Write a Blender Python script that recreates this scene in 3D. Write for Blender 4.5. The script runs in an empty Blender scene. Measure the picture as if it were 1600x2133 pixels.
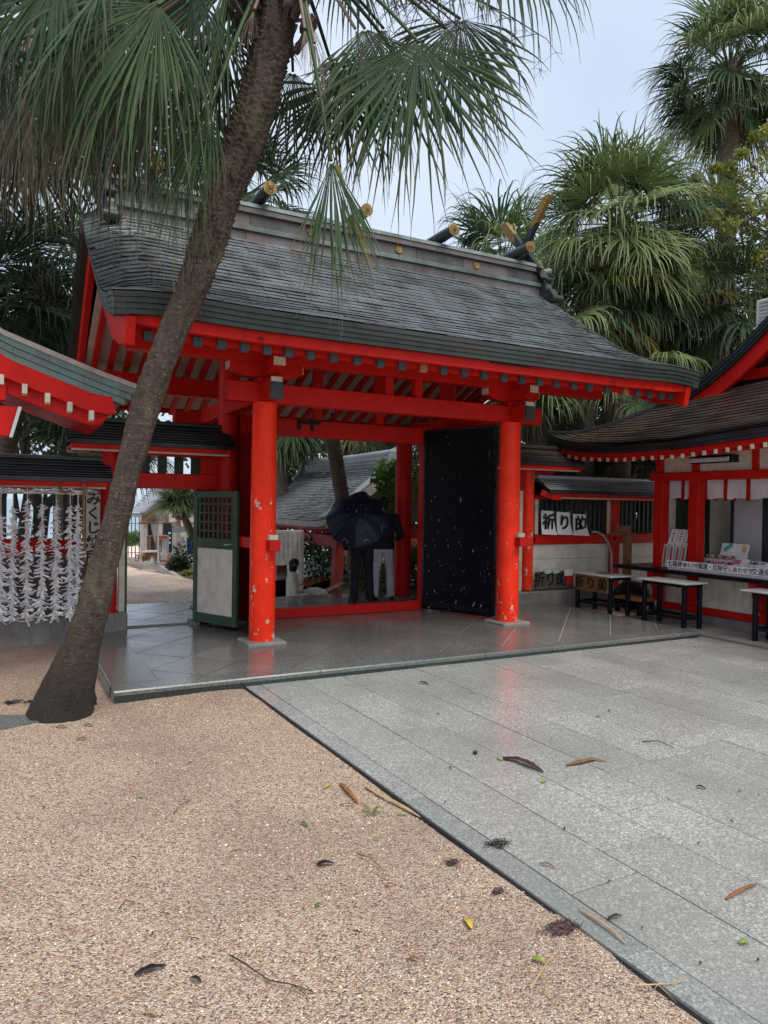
import bpy, bmesh, math, random
import numpy as np
from mathutils import Vector, Matrix, noise as mnoise
R = math.radians
random.seed(7)
rng = np.random.default_rng(7)
scene = bpy.context.scene
col = scene.collection

# ------------------------------------------------------------------ camera
YAW, PITCH, ROLL = R(27.77), math.atan((1048.0 - 1066.5) / 1500.0), math.atan(0.015)
CAM = Vector((-2.425, -7.351, 1.5))
_f = Vector((math.sin(YAW), math.cos(YAW), 0)); _r = Vector((math.cos(YAW), -math.sin(YAW), 0)); _u = Vector((0, 0, 1))
FW = _f * math.cos(PITCH) + _u * math.sin(PITCH)
_u2 = _u * math.cos(PITCH) - _f * math.sin(PITCH)
CU = _u2 * math.cos(ROLL) - _r * math.sin(ROLL)
CR = _r * math.cos(ROLL) + _u2 * math.sin(ROLL)
cd = bpy.data.cameras.new('camera')
cam = bpy.data.objects.new('camera', cd); col.objects.link(cam)
cam.matrix_world = Matrix(((CR.x, CU.x, -FW.x, CAM.x), (CR.y, CU.y, -FW.y, CAM.y), (CR.z, CU.z, -FW.z, CAM.z), (0, 0, 0, 1)))
cd.sensor_fit = 'VERTICAL'; cd.sensor_height = 36.0
cd.lens = 36.0 * 1500.0 / 2133.0
cd.clip_end = 6000; cd.clip_start = 0.05
scene.camera = cam

# ------------------------------------------------------------------ sky, light, exposure
SUN_EL, SUN_AZ = R(60), R(172)       # a veiled sun behind the viewer
world = bpy.data.worlds.new('World'); scene.world = world; world.use_nodes = True
wn = world.node_tree.nodes; wl = world.node_tree.links
for n in list(wn): wn.remove(n)
wout = wn.new('ShaderNodeOutputWorld'); wbg = wn.new('ShaderNodeBackground')
sky = wn.new('ShaderNodeTexSky'); sky.sky_type = 'NISHITA'; sky.sun_disc = False
sky.sun_elevation = SUN_EL; sky.sun_rotation = SUN_AZ
sky.dust_density = 4.0; sky.air_density = 1.0
wtc = wn.new('ShaderNodeTexCoord')
wno = wn.new('ShaderNodeTexNoise'); wno.inputs['Scale'].default_value = 2.2; wno.inputs['Detail'].default_value = 5
wcr = wn.new('ShaderNodeValToRGB')
wcr.color_ramp.elements[0].position = 0.3; wcr.color_ramp.elements[0].color = (3.3, 4.0, 4.95, 1)
wcr.color_ramp.elements[1].position = 0.72; wcr.color_ramp.elements[1].color = (4.5, 4.95, 5.5, 1)
wmx = wn.new('ShaderNodeMix'); wmx.data_type = 'RGBA'; wmx.inputs['Factor'].default_value = 0.86
wl.new(wtc.outputs['Generated'], wno.inputs['Vector']); wl.new(wno.outputs['Fac'], wcr.inputs['Fac'])
wl.new(sky.outputs['Color'], wmx.inputs['A']); wl.new(wcr.outputs['Color'], wmx.inputs['B'])
wl.new(wmx.outputs['Result'], wbg.inputs['Color']); wl.new(wbg.outputs['Background'], wout.inputs['Surface'])
wbg.inputs['Strength'].default_value = 0.088
sd = bpy.data.lights.new('sun', 'SUN'); sd.energy = 1.5; sd.angle = R(40); sd.color = (1.0, 0.95, 0.86)
sun = bpy.data.objects.new('sun', sd); col.objects.link(sun)
_sv = Vector((math.sin(SUN_AZ) * math.cos(SUN_EL), math.cos(SUN_AZ) * math.cos(SUN_EL), math.sin(SUN_EL)))
sun.rotation_euler = _sv.to_track_quat('Z', 'Y').to_euler()
sun.location = (0, -10, 20)
vs = scene.view_settings
vs.view_transform = 'Standard'; vs.look = 'None'; vs.gamma = 1; vs.use_curve_mapping = False; vs.exposure = 1.2

def at(px, py, X=None, Y=None, Z=None, D=None):
    """measured picture point -> point in the place, on a plane X/Y/Z = const or at depth D"""
    d = FW + CR * ((px - 800.0) / 1500.0) - CU * ((py - 1066.5) / 1500.0)
    if X is not None: t = (X - CAM.x) / d.x
    elif Y is not None: t = (Y - CAM.y) / d.y
    elif Z is not None: t = (Z - CAM.z) / d.z
    else: t = D
    return CAM + d * t

# ------------------------------------------------------------------ materials
MATS = {}
class NT:
    def __init__(s, name):
        s.m = bpy.data.materials.new(name); s.m.use_nodes = True
        s.t = s.m.node_tree; s.n = s.t.nodes; s.l = s.t.links
        s.b = s.n['Principled BSDF']; MATS[name] = s.m
    def new(s, t, **k):
        n = s.n.new(t)
        for a, v in k.items():
            if a in n.inputs: n.inputs[a].default_value = v
            else: setattr(n, a, v)
        return n
    def pos(s):
        return s.new('ShaderNodeNewGeometry').outputs['Position']
    def mapped(s, scale):
        mp = s.new('ShaderNodeMapping'); mp.inputs['Scale'].default_value = scale
        s.l.new(s.pos(), mp.inputs['Vector']); return mp.outputs['Vector']
    def noise(s, scale, detail=3, vec=None, rough=0.55):
        n = s.new('ShaderNodeTexNoise'); n.inputs['Scale'].default_value = scale
        n.inputs['Detail'].default_value = detail; n.inputs['Roughness'].default_value = rough
        s.l.new(vec if vec is not None else s.pos(), n.inputs['Vector']); return n.outputs['Fac']
    def ramp(s, fac, stops, interp='LINEAR'):
        r = s.new('ShaderNodeValToRGB'); r.color_ramp.interpolation = interp
        e = r.color_ramp.elements
        while len(e) < len(stops): e.new(0.5)
        for i, (p, c) in enumerate(stops):
            e[i].position = p
            e[i].color = (c, c, c, 1) if isinstance(c, (int, float)) else (*c, 1)
        s.l.new(fac, r.inputs['Fac']); return r.outputs['Color']
    def mix(s, fac, a, b, mode='MIX'):
        m = s.new('ShaderNodeMix', data_type='RGBA', blend_type=mode)
        for nm, v in (('Factor', fac), ('A', a), ('B', b)):
            if isinstance(v, (int, float)): m.inputs[nm].default_value = v
            elif isinstance(v, tuple): m.inputs[nm].default_value = (*v, 1)
            else: s.l.new(v, m.inputs[nm])
        return m.outputs['Result']
    def math(s, op, a, b=0.0):
        m = s.new('ShaderNodeMath', operation=op)
        for i, v in enumerate((a, b)):
            if isinstance(v, (int, float)): m.inputs[i].default_value = v
            else: s.l.new(v, m.inputs[i])
        return m.outputs[0]
    def rand(s): return s.new('ShaderNodeObjectInfo').outputs['Random']
    def sep(s, axis):
        n = s.new('ShaderNodeSeparateXYZ'); s.l.new(s.pos(), n.inputs[0]); return n.outputs[axis]
    def col(s, c):
        if isinstance(c, tuple): s.b.inputs['Base Color'].default_value = (*c, 1)
        else: s.l.new(c, s.b.inputs['Base Color'])
    def rough(s, r):
        if isinstance(r, (int, float)): s.b.inputs['Roughness'].default_value = r
        else: s.l.new(r, s.b.inputs['Roughness'])
    def bump(s, h, strength=0.3, dist=0.01):
        b = s.new('ShaderNodeBump'); b.inputs['Strength'].default_value = strength; b.inputs['Distance'].default_value = dist
        s.l.new(h, b.inputs['Height']); s.l.new(b.outputs['Normal'], s.b.inputs['Normal'])

def paint(name, c, var=0.18, rough=0.42, scale=6.0, dirt=0.35, streak=True, bump=0.12):
    t = NT(name)
    n1 = t.noise(scale, 4)
    n2 = t.noise(3.0, 5, t.mapped((5, 5, 0.7))) if streak else t.noise(1.7, 4)
    base = t.mix(t.ramp(n1, [(0.3, 0), (0.75, 1)]), tuple(x * (1 - var) for x in c), tuple(min(1, x * (1 + var)) for x in c))
    base = t.mix(t.ramp(n2, [(0.52, 0), (0.8, dirt)]), base, tuple(x * 0.45 + 0.012 for x in c))
    base = t.mix(t.math('MULTIPLY', t.rand(), 0.16), base, tuple(x * 0.6 for x in c))
    t.col(base); t.b.inputs['Specular IOR Level'].default_value = 0.14 if name.startswith('red') else 0.3
    t.rough(t.ramp(t.noise(14, 3), [(0.3, rough - 0.1), (0.7, rough + 0.14)]))
    t.bump(t.noise(60, 3), bump, 0.004)
    return t.m

paint('red', (0.52, 0.013, 0.009), rough=0.42, var=0.13, dirt=0.35)
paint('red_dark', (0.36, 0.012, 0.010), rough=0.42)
paint('red_faded', (0.42, 0.07, 0.06), rough=0.5)
paint('cream', (0.60, 0.54, 0.44), rough=0.6, dirt=0.55)
paint('white_board', (0.66, 0.62, 0.54), rough=0.6, dirt=0.4)
paint('soffit_cream_shaded', (0.46, 0.42, 0.36), rough=0.65, dirt=0.6)  # board white darkened to carry the shade under the eaves
paint('white', (0.58, 0.58, 0.565), rough=0.5)
paint('black', (0.006, 0.0065, 0.010), rough=0.3, dirt=0.0)
paint('dark_metal', (0.045, 0.055, 0.065), rough=0.45)
paint('cap_blue', (0.055, 0.075, 0.090), rough=0.5, var=0.3)
paint('green', (0.045, 0.085, 0.055), rough=0.5, var=0.25, dirt=0.6)
paint('green_dark', (0.018, 0.034, 0.024), rough=0.5)
paint('concrete', (0.24, 0.23, 0.21), rough=0.62, dirt=0.8, var=0.3, scale=4)
paint('concrete_light', (0.36, 0.35, 0.33), rough=0.7, dirt=0.6)
paint('wood', (0.26, 0.13, 0.06), rough=0.55, dirt=0.5, var=0.3)
paint('wood_grey', (0.36, 0.33, 0.295), rough=0.7, dirt=0.6, var=0.25)
paint('wood_orange', (0.42, 0.17, 0.06), rough=0.5, var=0.25)
paint('board_brown', (0.22, 0.115, 0.045), rough=0.5, var=0.2, dirt=0.4)
paint('board_dull', (0.12, 0.095, 0.075), rough=0.6, var=0.2, dirt=0.4)
paint('paper', (0.82, 0.82, 0.83), rough=0.7, var=0.06, dirt=0.08)
paint('cloth_white', (0.62, 0.58, 0.62), rough=0.85, var=0.06, dirt=0.15)
paint('ink', (0.012, 0.012, 0.014), rough=0.6, dirt=0.0)
paint('grey_metal', (0.42, 0.43, 0.45), rough=0.4)
paint('pink', (0.70, 0.16, 0.30), rough=0.6); paint('yellow', (0.72, 0.52, 0.07), rough=0.6)
paint('blue', (0.03, 0.07, 0.36), rough=0.4); paint('mint', (0.12, 0.42, 0.26), rough=0.5)
paint('lilac', (0.50, 0.42, 0.66), rough=0.5); paint('orange', (0.75, 0.28, 0.05), rough=0.5)
paint('signred', (0.62, 0.03, 0.03), rough=0.5)
paint('skin', (0.52, 0.31, 0.22), rough=0.55, var=0.08, dirt=0.05, streak=False)
paint('hair', (0.012, 0.010, 0.010), rough=0.45)
paint('coat_black', (0.018, 0.019, 0.025), rough=0.8, dirt=0.1)
paint('trouser_black', (0.013, 0.014, 0.018), rough=0.8)
paint('trouser_grey', (0.52, 0.52, 0.56), rough=0.85, var=0.1)
paint('blouse', (0.66, 0.64, 0.58), rough=0.85); paint('skirt', (0.36, 0.27, 0.20), rough=0.85)
paint('umbrella_navy', (0.007, 0.010, 0.030), rough=0.42, var=0.2, dirt=0.0)
paint('tarp', (0.02, 0.022, 0.026), rough=0.5)

def m_gold():
    t = NT('gold'); t.col(t.mix(t.ramp(t.noise(30, 4), [(0.35, 0), (0.65, 1)]), (0.36, 0.215, 0.045), (0.16, 0.10, 0.03)))
    t.b.inputs['Metallic'].default_value = 0.55; t.rough(0.4); t.bump(t.noise(90, 2), 0.25, 0.004)
m_gold()

def m_peel():                       # vermilion with flaked spots that thicken towards the foot of a post
    t = NT('red_peeling')
    c = (0.92, 0.040, 0.014); t.b.inputs['Specular IOR Level'].default_value = 0.12
    base = t.mix(t.ramp(t.noise(5, 4), [(0.3, 0), (0.75, 1)]), tuple(x * 0.85 for x in c), tuple(x * 1.12 for x in c))
    base = t.mix(t.ramp(t.noise(9, 4, t.mapped((4, 4, 0.5))), [(0.55, 0), (0.8, 0.35)]), base, (0.33, 0.018, 0.012))
    z = t.sep('Z')
    big = t.noise(13, 6, t.mapped((1, 1, 0.5)), rough=0.68)
    fine = t.noise(34, 3)
    hgt = t.ramp(t.math('DIVIDE', z, 1.7), [(0.0, 0.125), (0.45, 0.055), (0.8, 0.0), (1.0, -0.1)])
    hm = t.math('SUBTRACT', 0.628, t.math('MULTIPLY', t.math('SUBTRACT', 1.0, t.math('DIVIDE', z, 1.75)), 0.050))
    mask = t.math('GREATER_THAN', t.math('ADD', t.math('MULTIPLY', big, 0.8), t.math('MULTIPLY', fine, 0.2)), hm)
    mask = t.math('MULTIPLY', mask, t.math('LESS_THAN', z, 1.65))
    base = t.mix(mask, base, t.mix(fine, (0.36, 0.32, 0.30), (0.72, 0.68, 0.62)))
    t.col(base); t.rough(t.mix(mask, (0.30, 0.30, 0.30), (0.7, 0.7, 0.7)))
    t.bump(t.math('SUBTRACT', t.math('MULTIPLY', t.noise(40, 3), 0.3), mask), 0.35, 0.004)
m_peel()

def m_blackdoor():
    t = NT('black_peeling')
    big = t.noise(24, 5, t.mapped((1, 1, 0.4)), rough=0.65); fine = t.noise(70, 2)
    z = t.sep('Z')
    thr = t.math('ADD', 0.630, t.math('MULTIPLY', z, 0.016)); t.b.inputs['Specular IOR Level'].default_value = 0.15
    mask = t.math('GREATER_THAN', t.math('ADD', t.math('MULTIPLY', big, 0.85), t.math('MULTIPLY', fine, 0.15)), thr)
    base = t.mix(t.ramp(t.noise(4, 4, t.mapped((3, 3, 0.4))), [(0.4, 0), (0.8, 1)]), (0.002, 0.0022, 0.005), (0.006, 0.007, 0.011))
    t.col(t.mix(mask, base, (0.40, 0.40, 0.42))); t.rough(t.mix(mask, (0.42, 0.42, 0.42), (0.8, 0.8, 0.8)))
m_blackdoor()

def m_granite(name, c, wet, spk=0.5, stain=0.4):
    t = NT(name)
    n = t.noise(125, 3, rough=0.75)
    v = t.new('ShaderNodeTexVoronoi', feature='F1'); v.inputs['Scale'].default_value = 105
    t.l.new(t.pos(), v.inputs['Vector'])
    sp = t.ramp(n, [(0.34, 1 - spk), (0.5, 1.0), (0.66, 1 + spk)])
    spc = t.mix(1.0, c, sp, 'MULTIPLY')
    cs = t.new('ShaderNodeSeparateColor'); t.l.new(v.outputs['Color'], cs.inputs[0])
    dk = t.math('GREATER_THAN', cs.outputs[0], 0.80)
    spc = t.mix(t.math('MULTIPLY', dk, 0.35), spc, tuple(x * 0.25 for x in c))
    lt = t.math('GREATER_THAN', cs.outputs[1], 0.86)
    spc = t.mix(t.math('MULTIPLY', lt, 0.5), spc, tuple(min(0.8, x * 2.2) for x in c))
    st = t.ramp(t.noise(1.1, 5), [(0.38, 0.0), (0.72, stain)])
    spc = t.mix(st, spc, tuple(x * 0.55 for x in c))
    spc = t.mix(t.math('MULTIPLY', t.rand(), 0.38), spc, (c[0] * 0.52, c[1] * 0.55, c[2] * 0.54))
    t.col(spc)
    lo, hi = wet
    t.rough(t.ramp(t.noise(2.0, 5), [(0.35, lo), (0.68, hi)]))
    t.bump(t.math('ADD', t.math('MULTIPLY', t.noise(180, 2), 0.7), t.math('MULTIPLY', t.noise(26, 3), 0.9)), 0.13, 0.006)
    t.b.inputs['Specular IOR Level'].default_value = 0.5
m_granite('granite', (0.345, 0.345, 0.325), (0.08, 0.26), 0.55, 0.6)
m_granite('granite_edge', (0.29, 0.297, 0.29), (0.14, 0.30), 0.5, 0.5)
m_granite('granite_dark', (0.155, 0.150, 0.142), (0.08, 0.26), 0.65, 0.5)
m_granite('granite_rim', (0.135, 0.142, 0.140), (0.07, 0.22), 0.5, 0.4)
m_granite('granite_front', (0.025, 0.036, 0.034), (0.15, 0.3), 0.7, 0.3)
m_granite('rear_stone', (0.22, 0.23, 0.24), (0.14, 0.3), 0.5, 0.4)
paint('joint', (0.10, 0.10, 0.095), rough=0.55); paint('joint_light', (0.42, 0.40, 0.35), rough=0.6)
paint('joint_black', (0.012, 0.013, 0.014), rough=0.5)

def m_gravel(name, scale, dark=1.0):
    t = NT(name)
    v = t.new('ShaderNodeTexVoronoi', feature='F1'); v.inputs['Scale'].default_value = scale
    t.l.new(t.pos(), v.inputs['Vector'])
    cs = t.new('ShaderNodeSeparateColor'); t.l.new(v.outputs['Color'], cs.inputs[0])
    k = dark
    c = t.ramp(cs.outputs[0], [(0.0, (0.07 * k, 0.05 * k, 0.045 * k)), (0.16, (0.30 * k, 0.175 * k, 0.125 * k)), (0.42, (0.42 * k, 0.298 * k, 0.21 * k)),
                               (0.62, (0.52 * k, 0.395 * k, 0.285 * k)), (0.84, (0.62 * k, 0.51 * k, 0.42 * k)), (0.95, (0.24 * k, 0.20 * k, 0.18 * k))])
    c = t.mix(t.ramp(t.noise(0.8, 5), [(0.46, 0), (0.68, 0.6)]), c, (0.20 * k, 0.135 * k, 0.105 * k))
    t.col(c); t.rough(t.ramp(t.noise(3, 3), [(0.3, 0.38), (0.7, 0.65)]))
    t.bump(t.math('SUBTRACT', 1.0, v.outputs['Distance']), 0.9, 0.010)
m_gravel('gravel', 135); m_gravel('sand', 60, 2.0)
def m_stone():
    t = NT('pebble')
    c = t.new('ShaderNodeAttribute', attribute_name='tone').outputs['Fac']
    t.col(t.ramp(c, [(0.0, (0.05, 0.042, 0.045)), (0.14, (0.29, 0.185, 0.12)), (0.4, (0.48, 0.345, 0.23)), (0.62, (0.61, 0.47, 0.345)), (0.82, (0.78, 0.70, 0.58)), (0.97, (0.26, 0.22, 0.20))]))
    t.rough(0.42)
m_stone()

def m_copper(name, c, patina_sheen, amount, rough, coat=0.0):
    t = NT(name)
    n = t.noise(2.6, 5); st = t.noise(2.2, 4, t.mapped((3.5, 1, 1)))
    rnd = t.rand()
    base = t.mix(rnd, tuple(x * 0.6 for x in c), tuple(x * 1.5 for x in c))
    base = t.mix(t.ramp(t.math('ADD', t.math('MULTIPLY', n, 0.6), t.math('MULTIPLY', st, 0.4)), [(0.48 - amount * 0.12, 0), (0.68 - amount * 0.1, amount)]), base, patina_sheen)
    base = t.mix(t.ramp(t.noise(40, 4), [(0.55, 0), (0.8, 0.5)]), base, tuple(x * 0.5 for x in c))
    t.col(base)
    t.rough(t.ramp(t.noise(5, 4), [(0.3, rough - 0.1), (0.7, rough + 0.14)]))
    t.b.inputs['Metallic'].default_value = 0.25
    t.b.inputs['Coat Weight'].default_value = coat; t.b.inputs['Coat Roughness'].default_value = 0.16
    t.bump(t.noise(26, 3), 0.2, 0.008)
m_copper('copper_shingle', (0.080, 0.075, 0.073), (0.22, 0.27, 0.29), 0.75, 0.22, 1.0)  # pale patches: patina plus bluish sky sheen painted into the colour
m_copper('copper_fascia', (0.032, 0.027, 0.025), (0.028, 0.048, 0.043), 0.85, 0.45)
m_copper('copper_hall', (0.10, 0.095, 0.09), (0.12, 0.20, 0.185), 0.9, 0.5)
m_copper('copper_ridge', (0.085, 0.066, 0.062), (0.18, 0.25, 0.24), 0.3, 0.42)
m_copper('copper_ledge', (0.090, 0.088, 0.086), (0.15, 0.20, 0.195), 0.8, 0.45)
m_copper('copper_black', (0.022, 0.024, 0.030), (0.05, 0.07, 0.075), 0.35, 0.4)
m_copper('copper_brown', (0.060, 0.042, 0.036), (0.09, 0.082, 0.07), 0.5, 0.33, 0.5)
m_copper('tile_grey', (0.17, 0.175, 0.185), (0.3, 0.32, 0.33), 0.4, 0.38)
m_copper('tile_light', (0.27, 0.29, 0.32), (0.42, 0.45, 0.48), 0.5, 0.4)

def m_frond(name, c1, c2, tip, trans=0.25):
    t = NT(name)
    uv = t.new('ShaderNodeUVMap'); sx = t.new('ShaderNodeSeparateXYZ'); t.l.new(uv.outputs['UV'], sx.inputs[0])
    rnd = t.rand()
    base = t.mix(rnd, c1, c2)
    base = t.mix(t.ramp(t.noise(6, 3), [(0.35, 0), (0.75, 0.6)]), base, tuple(x * 0.6 for x in c1))
    base = t.mix(t.ramp(sx.outputs['Y'], [(0.62, 0), (0.98, 0.85)]), base, tip)
    seg = t.new('ShaderNodeTexWhiteNoise', noise_dimensions='1D'); t.l.new(sx.outputs['X'], seg.inputs['W'])
    base = t.mix(t.ramp(seg.outputs['Value'], [(0.6, 0), (1.0, 0.35)]), base, tuple(min(1, x * 1.5) for x in c2))
    t.col(base); t.rough(0.5); t.b.inputs['Specular IOR Level'].default_value = 0.22
    tr = t.new('ShaderNodeBsdfTranslucent'); t.l.new(base, tr.inputs['Color'])
    mx = t.new('ShaderNodeMixShader'); mx.inputs[0].default_value = trans
    out = t.n['Material Output']
    t.l.new(t.b.outputs[0], mx.inputs[1]); t.l.new(tr.outputs[0], mx.inputs[2]); t.l.new(mx.outputs[0], out.inputs['Surface'])
m_frond('frond_green', (0.026, 0.060, 0.022), (0.060, 0.112, 0.044), (0.12, 0.125, 0.075))
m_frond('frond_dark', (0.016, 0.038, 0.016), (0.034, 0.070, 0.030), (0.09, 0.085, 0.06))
m_frond('frond_light', (0.110, 0.170, 0.060), (0.220, 0.285, 0.115), (0.26, 0.27, 0.15))
m_frond('frond_yellow', (0.16, 0.17, 0.035), (0.24, 0.22, 0.05), (0.38, 0.30, 0.14))
m_frond('frond_dead', (0.13, 0.095, 0.072), (0.22, 0.170, 0.130), (0.24, 0.20, 0.16), 0.1)
def m_leaf(name, c1, c2):
    t = NT(name)
    c = t.new('ShaderNodeAttribute', attribute_name='tone').outputs['Fac']
    base = t.mix(c, c1, c2); t.col(base); t.rough(0.38)
    tr = t.new('ShaderNodeBsdfTranslucent'); t.l.new(base, tr.inputs['Color'])
    mx = t.new('ShaderNodeMixShader'); mx.inputs[0].default_value = 0.3
    t.l.new(t.b.outputs[0], mx.inputs[1]); t.l.new(tr.outputs[0], mx.inputs[2]); t.l.new(mx.outputs[0], t.n['Material Output'].inputs['Surface'])
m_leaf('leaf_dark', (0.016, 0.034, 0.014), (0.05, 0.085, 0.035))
m_leaf('leaf_green', (0.07, 0.16, 0.02), (0.20, 0.36, 0.06))
m_leaf('leaf_olive', (0.14, 0.17, 0.030), (0.34, 0.345, 0.075))

def m_bark(name, c1, c2, moss, lichen):
    t = NT(name)
    n = t.noise(13, 6, t.mapped((1, 1, 2.4)), rough=0.72)
    base = t.mix(t.ramp(n, [(0.32, 0), (0.68, 1)]), c1, c2)
    base = t.mix(t.ramp(t.noise(2.2, 5), [(0.52, 0), (0.74, moss)]), base, (0.075, 0.085, 0.025))
    if lichen:
        sp = t.math('GREATER_THAN', t.noise(46, 3, rough=0.7), 0.63)
        up = t.ramp(t.math('DIVIDE', t.sep('Z'), 4.0), [(0.0, 0.25), (0.2, 0.8), (0.8, 0.6), (0.95, 0.05)])
        base = t.mix(t.math('MULTIPLY', sp, up), base, (0.26, 0.26, 0.21))
        pale = t.ramp(t.noise(3.5, 5, t.mapped((2, 2, 0.5))), [(0.57, 0), (0.72, 0.6)])
        base = t.mix(t.math('MULTIPLY', pale, up), base, (0.19, 0.19, 0.13))
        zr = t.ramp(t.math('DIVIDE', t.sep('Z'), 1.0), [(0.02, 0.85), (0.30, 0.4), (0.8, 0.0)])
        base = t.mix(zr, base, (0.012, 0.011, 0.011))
    t.col(base); t.rough(t.ramp(t.noise(5, 3), [(0.3, 0.4), (0.7, 0.75)]))
    t.bump(t.noise(34, 5, t.mapped((1, 1, 2.2)), rough=0.75), 1.0, 0.035)
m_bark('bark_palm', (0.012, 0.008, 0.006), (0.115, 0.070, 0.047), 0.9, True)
m_bark('bark_ringed', (0.06, 0.048, 0.038), (0.27, 0.215, 0.165), 0.3, False)
m_bark('bark_dark', (0.012, 0.010, 0.009), (0.04, 0.032, 0.028), 0.2, False)
m_bark('fibre', (0.02, 0.013, 0.011), (0.085, 0.05, 0.038), 0.0, False)

def m_sea():
    t = NT('sea_water'); t.col((0.20, 0.27, 0.31)); t.rough(0.32)
    t.bump(t.noise(0.5, 4, t.mapped((1, 0.3, 1))), 0.5, 0.4)
m_sea()
def m_plastic():
    t = NT('clear_plastic'); t.col((0.8, 0.82, 0.85)); t.rough(0.12)
    t.b.inputs['Alpha'].default_value = 0.5
m_plastic()
def m_plaster():
    t = NT('plaster'); t.col(t.mix(t.ramp(t.noise(2, 4), [(0.4, 0), (0.8, 1)]), (0.62, 0.59, 0.54), (0.48, 0.45, 0.41))); t.rough(0.8)
m_plaster()
M = MATS
# ------------------------------------------------------------------ builders
class MB:
    def __init__(s): s.v = []; s.f = []
    def add(s, vs, fs):
        o = len(s.v); s.v += [tuple(v) for v in vs]; s.f += [tuple(i + o for i in f) for f in fs]; return s
    def box(s, x0, x1, y0, y1, z0, z1):
        return s.add([(x0, y0, z0), (x1, y0, z0), (x1, y1, z0), (x0, y1, z0), (x0, y0, z1), (x1, y0, z1), (x1, y1, z1), (x0, y1, z1)],
                     [(0, 3, 2, 1), (4, 5, 6, 7), (0, 1, 5, 4), (1, 2, 6, 5), (2, 3, 7, 6), (3, 0, 4, 7)])
    def bar(s, p0, p1, w, h, up=(0, 0, 1)):
        p0 = Vector(p0); p1 = Vector(p1); d = (p1 - p0).normalized(); u = Vector(up)
        sd = d.cross(u).normalized(); u = sd.cross(d).normalized()
        a = sd * (w / 2); b = u * (h / 2)
        return s.add([p0 - a - b, p0 + a - b, p0 + a + b, p0 - a + b, p1 - a - b, p1 + a - b, p1 + a + b, p1 - a + b],
                     [(0, 3, 2, 1), (4, 5, 6, 7), (0, 1, 5, 4), (1, 2, 6, 5), (2, 3, 7, 6), (3, 0, 4, 7)][::1])
    def path(s, pts, w, h, up=(0, 0, 1)):
        """rectangular section swept along points (a curved board)"""
        P = [Vector(p) for p in pts]; n = len(P); vs = []
        for i in range(n):
            d = (P[min(i + 1, n - 1)] - P[max(i - 1, 0)]).normalized()
            sd = d.cross(Vector(up)).normalized(); u = sd.cross(d).normalized()
            a = sd * (w / 2); b = u * (h / 2)
            vs += [P[i] - a - b, P[i] + a - b, P[i] + a + b, P[i] - a + b]
        fs = [(0, 3, 2, 1), tuple(4 * (n - 1) + k for k in range(4))]
        for i in range(n - 1):
            for k in range(4):
                k2 = (k + 1) % 4; fs.append((4 * i + k, 4 * i + k2, 4 * i + 4 + k2, 4 * i + 4 + k))
        return s.add(vs, fs)
    def tube(s, pts, radii, seg=10, caps=True):
        P = [Vector(p) for p in pts]; n = len(P)
        if isinstance(radii, (int, float)): radii = [radii] * n
        d0 = (P[1] - P[0]).normalized()
        ref = Vector((0, 0, 1)) if abs(d0.z) < 0.9 else Vector((1, 0, 0))
        sd = d0.cross(ref).normalized(); vs = []
        for i in range(n):
            d = (P[min(i + 1, n - 1)] - P[max(i - 1, 0)]).normalized()
            sd = (sd - d * sd.dot(d)).normalized(); u = d.cross(sd)
            for k in range(seg):
                a = 2 * math.pi * k / seg
                vs.append(P[i] + (sd * math.cos(a) + u * math.sin(a)) * radii[i])
        fs = []
        for i in range(n - 1):
            for k in range(seg):
                k2 = (k + 1) % seg; fs.append((i * seg + k, i * seg + k2, (i + 1) * seg + k2, (i + 1) * seg + k))
        if caps: fs += [tuple(range(seg - 1, -1, -1)), tuple((n - 1) * seg + k for k in range(seg))]
        return s.add(vs, fs)
    def rings(s, rings, caps=True):
        n = len(rings); seg = len(rings[0]); vs = [p for r in rings for p in r]; fs = []
        for i in range(n - 1):
            for k in range(seg):
                k2 = (k + 1) % seg; fs.append((i * seg + k, i * seg + k2, (i + 1) * seg + k2, (i + 1) * seg + k))
        if caps: fs += [tuple(range(seg - 1, -1, -1)), tuple((n - 1) * seg + k for k in range(seg))]
        return s.add(vs, fs)
    def prism(s, poly, vec):
        n = len(poly); P = [Vector(p) for p in poly]; v = Vector(vec)
        fs = [tuple(range(n - 1, -1, -1)), tuple(range(n, 2 * n))] + [(i, (i + 1) % n, n + (i + 1) % n, n + i) for i in range(n)]
        return s.add(P + [p + v for p in P], fs)
    def blob(s, c, r, sub=1):
        b = bmesh.new(); bmesh.ops.create_icosphere(b, subdivisions=sub, radius=1)
        b.verts.ensure_lookup_table()
        vs = [(c[0] + v.co.x * r[0], c[1] + v.co.y * r[1], c[2] + v.co.z * r[2]) for v in b.verts]
        fs = [tuple(v.index for v in f.verts) for f in b.faces]; b.free()
        return s.add(vs, fs)
    def mesh(s, name):
        me = bpy.data.meshes.new(name); me.from_pydata(s.v, [], s.f); me.update()
        b = bmesh.new(); b.from_mesh(me); bmesh.ops.recalc_face_normals(b, faces=b.faces); b.to_mesh(me); b.free()
        return me

def smooth(me, ang=40):
    for p in me.polygons: p.use_smooth = True
    try: me.set_sharp_from_angle(angle=R(ang))
    except Exception: pass

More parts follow.
